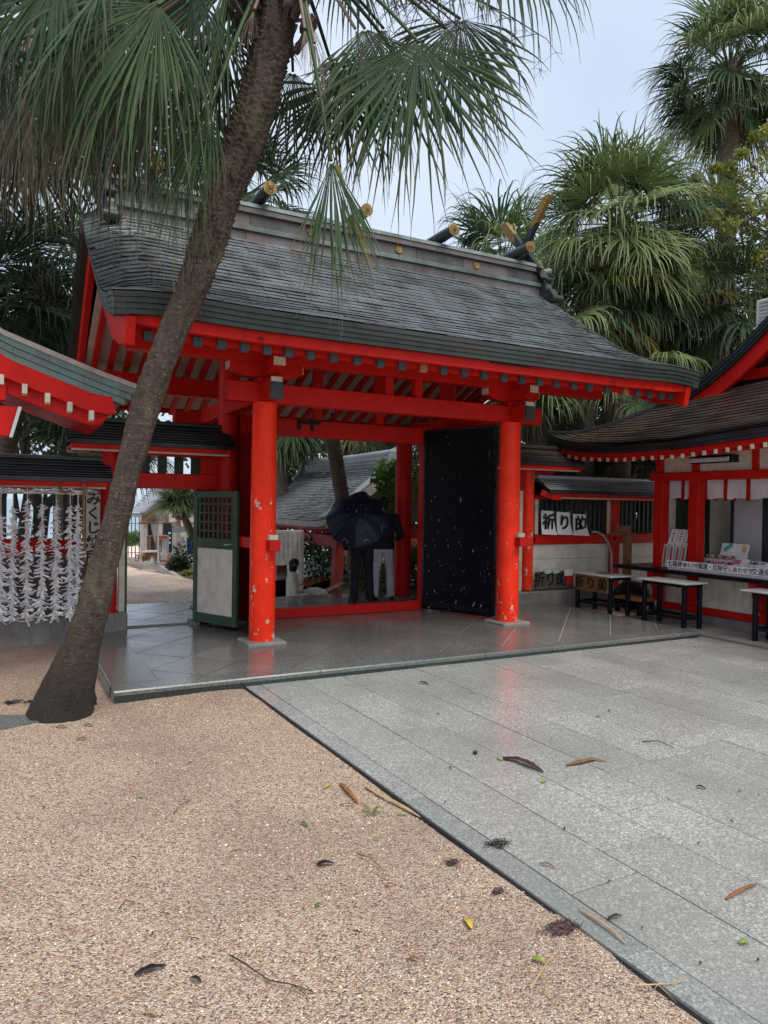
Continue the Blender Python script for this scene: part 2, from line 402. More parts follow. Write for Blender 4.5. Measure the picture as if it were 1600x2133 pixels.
def tag(o, label=None, cat=None, group=None, kind=None):
    if label: o['label'] = label
    if cat: o['category'] = cat
    if group: o['group'] = group
    if kind: o['kind'] = kind
    return o
def thing(name, label, cat, loc=(0, 0, 0), group=None):
    o = bpy.data.objects.new(name, None); col.objects.link(o); o.location = loc
    o.empty_display_size = 0.2
    return tag(o, label, cat, group)
def attach(o, parent):
    if parent is None: return o
    o.parent = parent
    if parent.type == 'EMPTY' and parent.parent is None:
        o.matrix_parent_inverse = Matrix.Translation(-Vector(parent.location))
    return o
def part(name, geo, mat, parent=None, bevel=0, shade=None, kind=None, label=None):
    me = geo.mesh(name) if isinstance(geo, MB) else geo
    if not me.materials: me.materials.append(M[mat] if isinstance(mat, str) else mat)
    if shade: smooth(me, shade)
    o = bpy.data.objects.new(name, me); col.objects.link(o); attach(o, parent)
    if bevel:
        b = o.modifiers.new('bevel', 'BEVEL'); b.width = bevel; b.segments = 1; b.limit_method = 'ANGLE'; b.angle_limit = R(40)
    if kind: o['kind'] = kind
    if label: o['label'] = label
    return o
def box(name, b, mat, parent, bevel=0.006, **k): return part(name, MB().box(*b), mat, parent, bevel, **k)
def move_copy(o, vec, parent, name=None):
    """a copy of a part (mesh shared), shifted"""
    c = o.copy(); col.objects.link(c); c.parent = parent
    c.location = Vector(o.location) + Vector(vec)
    return c
def interp(xs, ys, x): return float(np.interp(x, xs, ys))

_dg = None
def lettering(body, size, mat, loc, rot, parent, bold=0.012, name='lettering', align='CENTER', sx=1.0, line=1.0, label=None):
    cu = bpy.data.curves.new(name, 'FONT'); cu.body = body; cu.size = size; cu.align_x = align; cu.align_y = 'CENTER'
    cu.extrude = 0.0012; cu.offset = bold * size; cu.space_line = line; cu.resolution_u = 3
    tmp = bpy.data.objects.new('tmp_text', cu); col.objects.link(tmp)
    bpy.context.view_layer.update()
    dg = bpy.context.evaluated_depsgraph_get()
    me = bpy.data.meshes.new_from_object(tmp.evaluated_get(dg)); me.name = name
    bpy.data.objects.remove(tmp); bpy.data.curves.remove(cu)
    me.materials.clear(); me.materials.append(M[mat])
    mt = Matrix.Translation(loc) @ rot.to_4x4() @ Matrix.Diagonal((sx, 1, 1, 1))
    me.transform(mt)
    o = bpy.data.objects.new(name, me); col.objects.link(o); attach(o, parent)
    if label: o['label'] = label
    return o
ROT_S = Matrix.Rotation(R(90), 3, 'X')                                   # reads when looking towards +Y
ROT_W = Matrix.Rotation(R(-90), 3, 'Z') @ Matrix.Rotation(R(90), 3, 'X')  # reads when looking towards +X

# ---- roof plates laid on a surface S(u, v): u along the eave, v from ridge (0) to eave (1)
def plate_mesh(S, u0, u1, v0, v1, nu, lift0, lift1, lip):
    vs = []
    for i in range(nu + 1):
        u = u0 + (u1 - u0) * i / nu
        a = S(u, v0); b = S(u, v1)
        vs += [(a[0], a[1], a[2] + lift0), (b[0], b[1], b[2] + lift1), (b[0], b[1], b[2] + lift1 - lip)]
    fs = []
    for i in range(nu):
        k = 3 * i; fs += [(k, k + 1, k + 4, k + 3), (k + 1, k + 2, k + 5, k + 4)]
    fs += [(0, 2, 1), (3 * nu, 3 * nu + 1, 3 * nu + 2)]
    me = bpy.data.meshes.new('plate'); me.from_pydata(vs, [], fs); me.update(); return me
def plated_roof(parent, name, S, u0, u1, rows, plen, mat, keep=300, lip=0.016, gap=0.004, jit=0.004, near=None, cut=None):
    items = []
    for r in range(rows):
        v0 = max(0, (r - 0.12) / rows); v1 = (r + 1) / rows
        off = (0.5 if r % 2 else 0.0) * plen + random.uniform(-0.06, 0.06)
        a = u0 - off; ur0, ur1 = (u0, u1) if cut is None else cut(v1)
        while a < u1:
            b = a + plen; lo, hi = max(a, ur0), min(b, ur1)
            if hi - lo > 0.03: items.append((lo + gap / 2, hi - gap / 2, v0, v1))
            a = b
    items.sort(key=lambda t: (Vector(S((t[0] + t[1]) / 2, t[3])) - CAM).length)
    rest = MB()
    for k, (a, b, v0, v1) in enumerate(items):
        j = random.uniform(0, jit)
        me = plate_mesh(S, a, b, v0, v1, max(1, int((b - a) / 0.16)), 0.001, lip + j, .007)
        if k < keep: part(name, me, mat, parent)
        else:
            rest.add([tuple(v.co) for v in me.vertices], [tuple(p.vertices) for p in me.polygons]); bpy.data.meshes.remove(me)
    if rest.v: part(name + 's_beyond', rest, mat, parent, kind='stuff')

# ---- fan palm leaf: petiole and a fan of drooping, folded segments
def fan_mesh(hub, axis, normal, radius, spread, nseg=40, split=0.45, droop=1.0, K=8, petiole=None, pr=0.014, rnd=None, cup=0.12, ragged=0.16, narrow=1.0, hang=None):
    g = rnd or rng
    hang = hang if hang is not None else float(g.uniform(.42, .66))
    a = np.array(Vector(axis).normalized()); n = np.array(normal, float); n = n - a * n.dot(a)
    if np.linalg.norm(n) < 1e-3: n = np.array([0.3, -0.5, 0.8]); n = n - a * n.dot(a)
    n /= np.linalg.norm(n); b = np.cross(n, a)
    ph = np.linspace(-spread, spread, nseg) + g.normal(0, 0.012, nseg)
    L = radius * (1 - 0.40 * (np.abs(ph) / max(spread, 0.01)) ** 2) * (1 + g.normal(0, ragged, nseg)).clip(0.55, 1.2)
    d = np.outer(np.cos(ph), a) + np.outer(np.sin(ph), b) + n * cup
    d /= np.linalg.norm(d, axis=1)[:, None]
    t = np.outer(-np.sin(ph), a) + np.outer(np.cos(ph), b)
    pos = np.tile(np.array(hub, float), (nseg, 1)) + d * 0.02
    dphi = 2 * spread / nseg * narrow
    rs = radius * split
    down = np.array([0, 0, -1.0]); dr = droop * (1 + g.normal(0, 0.35, nseg)).clip(0.2, 2); hangs = (hang + g.normal(0, .07, nseg)).clip(.2, .9)
    rowsV = []; rowsU = []
    ts = np.linspace(0, 1, K + 1) ** 0.9
    for k in range(K + 1):
        s = L * ts[k]
        if k:
            step = (L * (ts[k] - ts[k - 1]))[:, None]
            f = (0.15 + 10.0 * np.clip(ts[k] - hangs, 0, .5) ** 0.9) * dr
            d = d + down * (f * (ts[k] - ts[k - 1]) * 1.0)[:, None]
            d += g.normal(0, 0.012 + 0.05 * ts[k], d.shape)
            d /= np.linalg.norm(d, axis=1)[:, None]
            pos = pos + d * step
        tt = t - d * np.sum(t * d, axis=1)[:, None]; tt /= np.linalg.norm(tt, axis=1)[:, None] + 1e-9
        nn = np.cross(d, tt)
        w = np.where(s < rs, dphi * s, dphi * rs * (1 - np.clip((s - rs) / np.maximum(L - rs, 1e-3), 0, 1) ** 1.6) * (1 - 0.30 * (s > rs)))
        w = np.maximum(w, 0.0022) * 0.5
        fold = 0.30
        rowsV += [pos - tt * w[:, None], pos + nn * (w * 2 * fold)[:, None], pos + tt * w[:, None]]
        rowsU.append(ts[k])
    V = np.stack(rowsV).reshape(K + 1, 3, nseg, 3)          # k, side, seg
    idx = np.arange((K + 1) * 3 * nseg).reshape(K + 1, 3, nseg)
    q = []
    for sdx in (0, 1):
        q.append(np.stack([idx[:-1, sdx], idx[1:, sdx], idx[1:, sdx + 1], idx[:-1, sdx + 1]], -1).reshape(-1, 4))
    F = np.concatenate(q); VV = V.reshape(-1, 3)
    uvv = np.repeat(np.array(rowsU), 3 * nseg); uvu = np.tile(np.arange(nseg) / nseg, (K + 1) * 3)
    if petiole is not None:
        mb = MB(); n_p = len(petiole)
        mb.tube(petiole, [pr * (1.35 - 0.6 * i / (n_p - 1)) for i in range(n_p)], 5)
        o = len(VV); VV = np.concatenate([VV, np.array(mb.v)]); 
        uvv = np.concatenate([uvv, np.zeros(len(mb.v)) + 0.2]); uvu = np.concatenate([uvu, np.zeros(len(mb.v)) + 0.9])
        Fq = [tuple(i + o for i in f) for f in mb.f if len(f) == 4]
        F = np.concatenate([F, np.array(Fq)])
    me = bpy.data.meshes.new('frond')
    me.vertices.add(len(VV)); me.vertices.foreach_set('co', VV.astype(np.float32).ravel())
    me.loops.add(F.size); me.loops.foreach_set('vertex_index', F.astype(np.int32).ravel())
    me.polygons.add(len(F)); me.polygons.foreach_set('loop_start', np.arange(0, F.size, 4, dtype=np.int32))
    me.update(calc_edges=True)
    ul = me.uv_layers.new(name='UVMap')
    uv = np.stack([uvu[F.ravel()], uvv[F.ravel()]], -1).astype(np.float32)
    ul.data.foreach_set('uv', uv.ravel())
    return me
def frond(parent, crown, hub, axis, normal, radius, spread, mat, name='frond', sag=0.15, pr=0.014, **k):
    c = Vector(crown); h = Vector(hub)
    mid = (c + h) / 2 + Vector((0, 0, sag * (h - c).length))
    pts = [c.lerp(mid, t).lerp(mid.lerp(h, t), t) for t in (0, .2, .4, .6, .8, 1)]
    me = fan_mesh(h, axis, normal, radius, spread, petiole=pts, pr=pr, **k)
    return part(name, me, mat, parent)
def palm_trunk(parent, pts, radii, mat='bark_ringed', seg=20, ring=0.07, amp=0.012, name='trunk'):
    """ringed trunk along a path"""
    P = [Vector(p) for p in pts]; Ls = [0]
    for i in range(1, len(P)): Ls.append(Ls[-1] + (P[i] - P[i - 1]).length)
    n = max(6, int(Ls[-1] / ring * 3)); cp = []; cr = []
    for i in range(n + 1):
        s = Ls[-1] * i / n
        cp.append(Vector([interp(Ls, [p[k] for p in P], s) for k in range(3)]))
        cr.append(interp(Ls, radii, s) + amp * (1 if i % 3 == 0 else (-0.3 if i % 3 == 1 else 0.1)) * random.uniform(0.3, 1.2))
    return part(name, MB().tube(cp, cr, seg), mat, parent, shade=60)
def palm_crown(parent, c, n, radius, pet, rndseed, mats=('frond_green',), el=(75, -55), dead=0, spread=2.1, nseg=34, droop=1.0, facing=None, K=7, pr=0.012):
    """a whole crown: petioles by golden angle from upright young leaves down to hanging old ones"""
    g = np.random.default_rng(rndseed); c = Vector(c); ga = 2.39996; a0 = g.uniform(0, 6.28)
    for i in range(n + dead):
        isdead = i >= n
        az = a0 + i * ga
        if isdead: e = R(g.uniform(-84, -62)); rr = radius * g.uniform(0.75, 1.0); pl = pet * g.uniform(0.3, 0.7)
        else:
            f = (i + 0.5) / n; e = R(el[0] + (el[1] - el[0]) * f ** 0.85 + g.uniform(-9, 9)); rr = radius * g.uniform(0.85, 1.12); pl = pet * g.uniform(0.75, 1.1)
        out = Vector((math.cos(az) * math.cos(e), math.sin(az) * math.cos(e), math.sin(e)))
        hub = c + out * pl + Vector((0, 0, -0.10 * pl))
        ax = (out + Vector((0, 0, -0.22 - 0.15 * (1 - math.sin(e))))).normalized()
        hor = Vector((math.cos(az), math.sin(az), 0))
        nrm = Vector((0, 0, 1)) * math.cos(e) + hor * (-math.sin(e)) + Vector(g.normal(0, 0.18, 3))
        m = 'frond_dead' if isdead else mats[int(g.integers(len(mats)))]
        frond(parent, c, hub, ax, nrm, rr, spread * (0.35 if isdead else g.uniform(0.85, 1.05)), m, sag=0.06, pr=pr,
              nseg=int(nseg * (0.6 if isdead else 1)), droop=droop * (1.6 if isdead else g.uniform(0.8, 1.3)), K=K, rnd=g, split=0.35 if isdead else 0.45)

# ---- broadleaf crown: many small leaf faces in clumps, with gaps
def leaf_mesh(clumps, per, size, seed, squash=0.8, name='crown'):
    g = np.random.default_rng(seed); P = []; T = []
    for (c, r) in clumps:
        u = g.normal(0, 1, (per, 3)); u /= np.linalg.norm(u, axis=1)[:, None]
        rad = g.uniform(0.35, 1.0, per) ** 0.6
        P.append(np.array(c) + u * (np.array([r, r, r * squash]) * rad[:, None]) ); T.append(np.full(per, g.uniform(0, 0.6)) + g.uniform(0, 0.4, per))
    P = np.concatenate(P); T = np.concatenate(T); N = len(P)
    d = g.normal(0, 1, (N, 3)); d[:, 2] -= 0.4; d /= np.linalg.norm(d, axis=1)[:, None]
    s = np.cross(d, g.normal(0, 1, (N, 3))); s /= np.linalg.norm(s, axis=1)[:, None]
    L = size * g.uniform(0.6, 1.3, N)[:, None]; W = L * 0.26
    up = np.cross(d, s)
    V = np.stack([P, P + d * L * 0.5 + s * W + up * L * 0.06, P + d * L, P + d * L * 0.5 - s * W + up * L * 0.06], 1).reshape(-1, 3)
    F = np.arange(4 * N).reshape(N, 4)
    me = bpy.data.meshes.new(name); me.vertices.add(4 * N); me.vertices.foreach_set('co', V.astype(np.float32).ravel())
    me.loops.add(4 * N); me.loops.foreach_set('vertex_index', F.astype(np.int32).ravel())
    me.polygons.add(N); me.polygons.foreach_set('loop_start', np.arange(0, 4 * N, 4, dtype=np.int32)); me.update(calc_edges=True)
    at_ = me.attributes.new('tone', 'FLOAT', 'POINT'); at_.data.foreach_set('value', np.repeat(T, 4).astype(np.float32))
    return me
def broadleaf(name, label, cat, base, h, r, seed, mat='leaf_dark', nclump=16, per=170, size=0.13, group=None, trunk_r=0.12, low=0.25):
    g = random.Random(seed); b = Vector(base); t = thing(name, label, cat, b, group)
    cl = []
    for i in range(nclump):
        a = g.uniform(0, 6.28); q = r * math.sqrt(g.random()) * 0.85; z = h * g.uniform(low, 0.95)
        k = 1 - 0.35 * abs(z / h - 0.55) * 2
        cl.append(((b.x + math.cos(a) * q * k, b.y + math.sin(a) * q * k, b.z + z), r * g.uniform(0.26, 0.45)))
    mb = MB(); top = b + Vector((0.1 * r, 0, h * 0.7))
    mb.tube([b - Vector((0, 0, .1)), b.lerp(top, .5) + Vector((.06 * r, .03, 0)), top], [trunk_r, trunk_r * .7, trunk_r * .3], 8)
    for (c, rr) in cl[::2]:
        s = b.lerp(top, g.uniform(0.35, 0.9)); c = Vector(c)
        mb.tube([s, s.lerp(c, .5) + Vector((0, 0, .1 * r)), c], [trunk_r * .35, trunk_r * .22, trunk_r * .08], 5)
    part('trunk', mb, 'bark_dark', t, shade=60)
    part('crown', leaf_mesh(cl, per, size, seed), mat, t)
    return t
# ------------------------------------------------------------------ the setting
def sheet(name, x0, x1, y0, y1, zf, nx, ny, mat, kind='structure'):
    vs = [(x0 + (x1 - x0) * i / nx, y0 + (y1 - y0) * j / ny, 0) for j in range(ny + 1) for i in range(nx + 1)]
    vs = [(x, y, zf(x, y)) for x, y, _ in vs]
    fs = [(j * (nx + 1) + i, j * (nx + 1) + i + 1, (j + 1) * (nx + 1) + i + 1, (j + 1) * (nx + 1) + i) for j in range(ny) for i in range(nx)]
    me = bpy.data.meshes.new(name); me.from_pydata(vs, [], fs); me.update(); me.materials.append(M[mat]); smooth(me, 80)
    o = bpy.data.objects.new(name, me); col.objects.link(o); o['kind'] = kind; return o
def sstep(a, b, x): t = min(1, max(0, (x - a) / (b - a))); return t * t * (3 - 2 * t)
GZ = -0.078
sheet('sea', -2500, 2500, -200, 4000, lambda x, y: -4.5, 2, 2, 'sea_water')
def land_z(x, y):
    z = -0.02 - 1.10 * sstep(3.4, 26, y) * 1.0
    low = -1.10
    z = z + (low - z) * sstep(0.9, 2.2, x) * sstep(3.5, 5.0, y)
    return z - 6.0 * sstep(0, 1, (y - (14 + 2.6 * (x + 5))) / 6.0) * (1 if x < 1 else 0)
sheet('sand_ground', -14, 36, 1.30, 48, lambda x, y: land_z(x, y) if y > 3.4 else min(-0.13, land_z(x, y)), 100, 94, 'sand')
sheet('ground', -40, 40, -40, 1.31, lambda x, y: -0.16, 4, 4, 'sand')
def gz(x, y): return -0.104 + 0.012 * mnoise.noise((x * 0.8, y * 0.8, 3)) + 0.006 * mnoise.noise((x * 3, y * 3, 7)) + 0.016 * sstep(-1.6, -0.8, x) - 0.010 * sstep(edge_x(y) - .12, edge_x(y), x)
def edge_x(y): return -0.632 - 0.0236 * y
gravel_bed = sheet('gravel_bed', -8.0, -0.38, -9.5, 1.35, gz, 90, 130, 'gravel')
# separate small stones lying on the gravel, densest where the picture is nearest
def stones():
    n = 46000; P = []
    u = rng.random((n * 3, 2)); x = -4.6 + u[:, 0] * 4.1; y = -6.9 + (u[:, 1] ** 1.7) * 6.6
    keep = (x < -0.640 - 0.0236 * y) & ~((x > -1.68) & (y > -1.42)); x, y = x[keep][:n], y[keep][:n]; n = len(x)
    s = rng.uniform(0.0022, 0.0052, n) * np.where(rng.random(n) > 0.95, 1.5, 1)
    z = np.array([gz(a, b) for a, b in zip(x, y)]) + s * 0.25
    base = np.array([(1, 0, 0), (0, 1, 0), (-1, 0, 0), (0, -1, 0), (0, 0, 1)], float)
    ang = rng.uniform(0, 6.28, n); ca, sa = np.cos(ang), np.sin(ang)
    st = rng.uniform(0.6, 1.0, (n, 1)); B = np.repeat(base[None], n, 0) * np.array([1, 1, 0.7])
    B[:, :, 1] *= st; B += rng.normal(0, 0.14, B.shape)
    X = B[:, :, 0] * ca[:, None] - B[:, :, 1] * sa[:, None]; Y = B[:, :, 0] * sa[:, None] + B[:, :, 1] * ca[:, None]
    V = np.stack([X * s[:, None] + x[:, None], Y * s[:, None] + y[:, None], B[:, :, 2] * s[:, None] + z[:, None]], -1).reshape(-1, 3)
    f = np.array([(0, 1, 4), (1, 2, 4), (2, 3, 4), (3, 0, 4)]); F = (f[None] + 5 * np.arange(n)[:, None, None]).reshape(-1, 3)
    me = bpy.data.meshes.new('gravel_stones'); me.vertices.add(len(V)); me.vertices.foreach_set('co', V.astype(np.float32).ravel())
    me.loops.add(F.size); me.loops.foreach_set('vertex_index', F.astype(np.int32).ravel())
    me.polygons.add(len(F)); me.polygons.foreach_set('loop_start', np.arange(0, F.size, 3, dtype=np.int32)); me.update(calc_edges=True)
    a = me.attributes.new('tone', 'FLOAT', 'POINT'); a.data.foreach_set('value', np.repeat(rng.random(n), 5).astype(np.float32))
    me.materials.append(M['pebble'])
    o = bpy.data.objects.new('gravel_stones', me); col.objects.link(o); o['kind'] = 'stuff'
stones()
# wet muddy stone flag at the left edge of the gravel
fl = MB().prism([(-3.05, -1.95, -0.12), (-2.28, -1.72, -0.12), (-2.02, -1.62, -0.12), (-2.55, -1.35, -0.12), (-3.4, -1.25, -0.12)], (0, 0, 0.030))
o = part('paving_flag', fl, 'granite_rim'); o['kind'] = 'structure'

# courtyard of long grey granite slabs
court = thing('courtyard_paving', None, None, (0, 0, GZ)); court['kind'] = 'structure'
part('bedding', MB().box(-0.634, 6.2, -9.4, -1.36, GZ - 0.06, GZ - 0.006), 'joint', court)
part('bedding', MB().box(5.10, 6.2, -1.402, 0.15, GZ - 0.06, GZ - 0.006), 'joint', court)
part('edge_joint', MB().box(-0.650, -0.6345, -9.4, -1.38, GZ - 0.05, GZ - 0.010), 'joint_black', court)
def slab(x0, x1, y0, y1, mat, parent, z=GZ, th=0.04, name='paving_slab'):
    j = random.uniform(-0.0015, 0.0015); g = 0.0032
    return part(name, MB().box(x0 + g, x1 - g, y0 + g, y1 - g, z - th, z + j), mat, parent, bevel=0.0015)
xs = [-0.50, -0.112, .264]; 
while xs[-1] < 6.0: xs.append(xs[-1] + random.choice((0.375, 0.38, 0.39, 0.40)))
xs[-1] = 6.06
for i in range(-1, len(xs) - 1):
    a, b = (-0.632, -0.50) if i < 0 else (xs[i], xs[i + 1])
    y = -9.3 + random.uniform(0, 0.9); top = -1.37 if (a + b) / 2 < 5.10 else 0.0
    pass
    ylo = -9.3
    cuts = [ylo]; yy = ylo + random.uniform(0.3, 1.0)
    while yy < top - 0.25: cuts.append(yy); yy += random.uniform(0.88, 1.02) if i >= 0 else random.uniform(1.4, 1.8)
    cuts.append(top)
    for p, q in zip(cuts, cuts[1:]): slab(a, min(b, 5.10) if (top < 0 and b > 5.10) else b, p, q, 'granite_edge' if i < 0 else 'granite', court)

court.rotation_euler.z = 0.0236
# raised dark granite platform under the gate
plat = thing('gate_platform', None, None, (1.7, 1, 0)); plat['kind'] = 'structure'
part('platform_core', MB().box(-1.655, 5.055, -1.385, 3.44, -0.6, -0.010), 'joint_light', plat)
def clip(poly, x0, x1, y0, y1):
    for ax, lim, sgn in ((0, x0, 1), (0, x1, -1), (1, y0, 1), (1, y1, -1)):
        out = []
        for i in range(len(poly)):
            a, b = poly[i], poly[(i + 1) % len(poly)]; da, db = (a[ax] - lim) * sgn, (b[ax] - lim) * sgn
            if da >= 0: out.append(a)
            if (da > 0 > db) or (da < 0 < db):
                t = da / (da - db); out.append((a[0] + (b[0] - a[0]) * t, a[1] + (b[1] - a[1]) * t))
        poly = out
        if len(poly) < 3: return []
    return poly
sd_ = 0.555; hd = sd_ * math.sqrt(0.5)
for i in range(-8, 22):
    for j in range(-12, 12):
        cx, cy = -1.285 + (i + j) * hd, -1.20 + (i - j) * hd
        k = hd - 0.0075
        poly = clip([(cx - k, cy), (cx, cy - k), (cx + k, cy), (cx, cy + k)], -1.283, 5.05, -1.196, 3.435)
        if len(poly) > 2:
            ar = abs(sum(poly[a][0] * poly[(a + 1) % len(poly)][1] - poly[(a + 1) % len(poly)][0] * poly[a][1] for a in range(len(poly)))) / 2
            if ar > 0.004: part('paving_slab', MB().prism([(x, y, -0.03) for x, y in poly], (0, 0, 0.03 + random.uniform(-0.001, 0.0015))), 'granite_dark', plat)
x = -1.66
while x < 5.05:
    x1 = min(5.06, x + random.uniform(0.85, 1.05))
    part('rim_stone', MB().prism([(x + .002, -1.20, -0.045), (x + .002, -1.20, 0.001), (x + .002, -1.40, -0.006), (x + .002, -1.41, -0.018), (x + .002, -1.41, -0.045)], (x1 - x - .004, 0, 0)), 'granite_rim', plat)
    part('rim_face', MB().box(x + .002, x1 - .002, -1.408, -1.388, -0.14, -0.0452), 'granite_front', plat)
    x = x1
y = -1.19
while y < 1.2:
    y1 = min(1.24, y + random.uniform(0.6, 0.85))
    part('rim_stone', MB().prism([(-1.287, y + .002, -0.045), (-1.287, y + .002, 0.001), (-1.645, y + .002, -0.002), (-1.67, y + .002, -0.03), (-1.67, y + .002, -0.14), (-1.60, y + .002, -0.14)], (0, y1 - y - .004, 0)), 'granite_rim', plat)
    y = y1

# ------------------------------------------------------------------ the gate
gate = thing('shrine_gate', 'large vermilion shrine gate with a wet copper shingled roof and open black doors', 'gate', (1.62, 1.45, 0))
def column(x, y, r, top, mat, stone=True, z0=0.028):
    n = 28; prof = [(z0, r * 1.0), (z0 + 0.02, r * 1.02), (0.6, r * 1.02), (1.6, r), (top, r * 0.965)]
    mb = MB(); mb.rings([[(x + rr * math.cos(2 * math.pi * k / n), y + rr * math.sin(2 * math.pi * k / n), z) for k in range(n)] for z, rr in prof])
    part('column', mb, mat, gate, shade=40)
    if stone: box('base_stone', (x - .21, x + .21, y - .21, y + .21, -0.02, 0.032), 'concrete', gate, .012)
column(0, 0, .134, 2.54, 'red_peeling'); column(3.24, 0, .134, 2.54, 'red_peeling')
column(0.02, 1.45, .13, 3.5, 'red'); column(3.22, 1.45, .13, 3.5, 'red')
column(0.08, 2.6, .128, 2.54, 'red'); column(3.16, 2.6, .128, 2.54, 'red')
# tie beams
box('tie_beam', (-0.42, 3.67, -.082, .082, 2.535, 2.74), 'red', gate, .008)
box('tie_beam', (-0.42, 3.67, 2.52, 2.68, 2.50, 2.70), 'red', gate, .008)
for s, x in ((-1, -0.42), (1, 3.67)): box('beam_end_face', (x - .006 if s < 0 else x + .001, x - .001 if s < 0 else x + .006, -.078, .078, 2.54, 2.735), 'red', gate, 0)
for x in (0.0, 3.24):
    box('cross_beam', (x - .072, x + .072, -0.36, -0.085, 2.55, 2.735), 'red', gate, .006)
    box('cross_beam', (x - .072, x + .072, 0.085, 2.515, 2.55, 2.735), 'red', gate, .006)
    e = box('beam_cap', (x - .067, x + .067, -0.395, -0.362, 2.535, 2.71), 'dark_metal', gate, .006)
    box('cap_block', (x - .06, x + .06, -0.385, -0.362, 2.712, 2.765), 'cream', gate, .003)
    box('bearing_block', (x - .10, x + .10, -.10, .10, 2.742, 2.80), 'red', gate, .01)
    # boat-shaped bracket arm along the purlin, its tips pale
    for yy, w in ((0.0, .07),):
        mb = MB().prism([(x - .40, -w, 2.95), (x - .40, -w, 2.86), (x - .25, -w, 2.80), (x + .25, -w, 2.80), (x + .40, -w, 2.86), (x + .40, -w, 2.95)], (0, 2 * w, 0))
        part('bracket_arm', mb, 'red', gate, .005)
        for s in (-1, 1): box('bracket_tip', (x + s * .404 - .003, x + s * .404 + .003, -w + .004, w - .004, 2.865, 2.945), 'cream', gate, 0)
    mb = MB().prism([(x - .062, -.45, 2.955), (x - .062, -.45, 2.865), (x - .062, -.28, 2.80), (x - .062, -.075, 2.80), (x - .062, -.075, 2.955)], (.124, 0, 0))
    part('bracket_arm', mb, 'red', gate, .004)
    box('bracket_tip', (x - .062, x + .062, -.457, -.4515, 2.868, 2.952), 'cream', gate, 0)
    # low tie through the column with a pale wedge
    for yy0, yy1 in ((-0.24, 0.0),):
        xx = x + .055
        box('tie_end', (xx - .065, xx + .055, -0.245, -0.08, 0.985, 1.095), 'red', gate, .004)
        box('wedge', (xx - .05, xx + .045, -0.20, -0.09, 1.098, 1.15), 'cream', gate, .003)
    if x < 1: box('low_tie', (x - .05, x + .05, 0.12, 1.33, 0.98, 1.10), 'red', gate, .005)
    box('low_tie', (x - .05, x + .05, 1.57, 2.49, 0.98, 1.10), 'red', gate, .005)
# purlins, mid struts, doorway frame
for y in (0.0, 2.9): box('purlin', (-1.42, 4.72, y - .08, y + .08, 2.952, 3.20), 'red', gate, .008)
box('ridge_beam', (-1.42, 4.72, 1.37, 1.53, 3.62, 3.86), 'red', gate, .008)
for x in (1.47, 1.86): box('strut', (x - .05, x + .05, -.05, .05, 2.742, 2.95), 'red', gate, .004)
for x in (1.2, 2.1): box('strut', (x - .06, x + .06, 1.40, 1.50, 2.57, 3.62), 'red', gate, .004)
box('door_head', (0.15, 3.09, 1.38, 1.52, 2.34, 2.56), 'red', gate, .006)
for x in (0.40, 2.845): box('door_post', (x - .055, x + .055, 1.385, 1.515, 0.0, 2.338), 'red', gate, .006)
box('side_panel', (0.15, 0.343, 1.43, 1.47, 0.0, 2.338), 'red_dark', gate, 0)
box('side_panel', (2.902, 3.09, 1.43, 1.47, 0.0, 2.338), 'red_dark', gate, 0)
box('sill', (0.457, 2.788, 1.39, 1.51, 0.002, 0.125), 'red', gate, .006)
for x in (0.36, 2.92): box('base_stone', (x - .10, x + .09, 1.22, 1.383, -.01, 0.10), 'concrete', gate, .008)
for x in (0.92, 1.10): box('hanging_bracket', (x - .02, x + .02, 1.36, 1.378, 2.42, 2.55), 'black', gate, 0)
box('hanging_bracket', (0.90, 1.20, 1.33, 1.358, 2.50, 2.55), 'black', gate, 0)
# double doors: black lacquered leaves swung towards the court
def leaf(hx, fx, fy):
    h = Vector((hx, 1.36, 0)); e = Vector((fx, fy, 0)); d = (e - h).normalized(); w = (e - h).length; nrm = d.cross(Vector((0, 0, 1)))
    root = MB()
    def pan(a0, a1, z0, z1, t):
        p = h + d * a0; q = h + d * a1
        return [p + nrm * t, q + nrm * t, q - nrm * t, p - nrm * t], z0, z1
    lf = None
    for (a0, a1, z0, z1, t, nm) in ((0.03, w - .03, .05, 2.50, .022, 'door_leaf'),):
        pl, za, zb = pan(a0, a1, z0, z1, t); lf = part('door_leaf', MB().prism([(v.x, v.y, za) for v in pl], (0, 0, zb - za)), 'black_peeling', gate, .004)
    for a0, a1, z0, z1 in ((0, .028, .04, 2.51), (w - .028, w, .04, 2.51), (.03, w - .03, .03, .048), (.03, w - .03, 2.502, 2.53)):
        pl, za, zb = pan(a0, a1, z0, z1, .030); part('door_frame', MB().prism([(v.x, v.y, za) for v in pl], (0, 0, zb - za)), 'black', lf, .003)
    for zz in (0.07,):
        pl, za, zb = pan(.06, w - .05, zz, zz + .075, .034); part('door_batten', MB().prism([(v.x, v.y, za) for v in pl], (0, 0, zb - za)), 'black', lf, .003)
leaf(2.80, 3.235, 0.27); leaf(0.44, 0.06, 0.32)

# ---- roof
PY = [-1.42, -1.0, -.6, -.2, .2, .6, 1.0, 1.25, 1.47]; PZ = [3.135, 3.275, 3.475, 3.715, 3.98, 4.25, 4.53, 4.70, 4.86]
def prof(y): return interp(PY, PZ, y if y <= 1.45 else 2.9 - y)
RX0, RX1 = -1.70, 5.0
def roof_drop(x, y):
    d = min(x - RX0, RX1 - x); k = max(0, 1 - d / 0.62)
    e = max(0, (abs(x - 1.65) - 1.9) / 1.45)
    return -0.21 * k * k * (0.35 + 0.65 * sstep(-1.42, -0.4, min(y, 2.9 - y))) + 0.055 * e * e
def roof_pt(x, y): return (x, y, prof(y) + roof_drop(x, y))
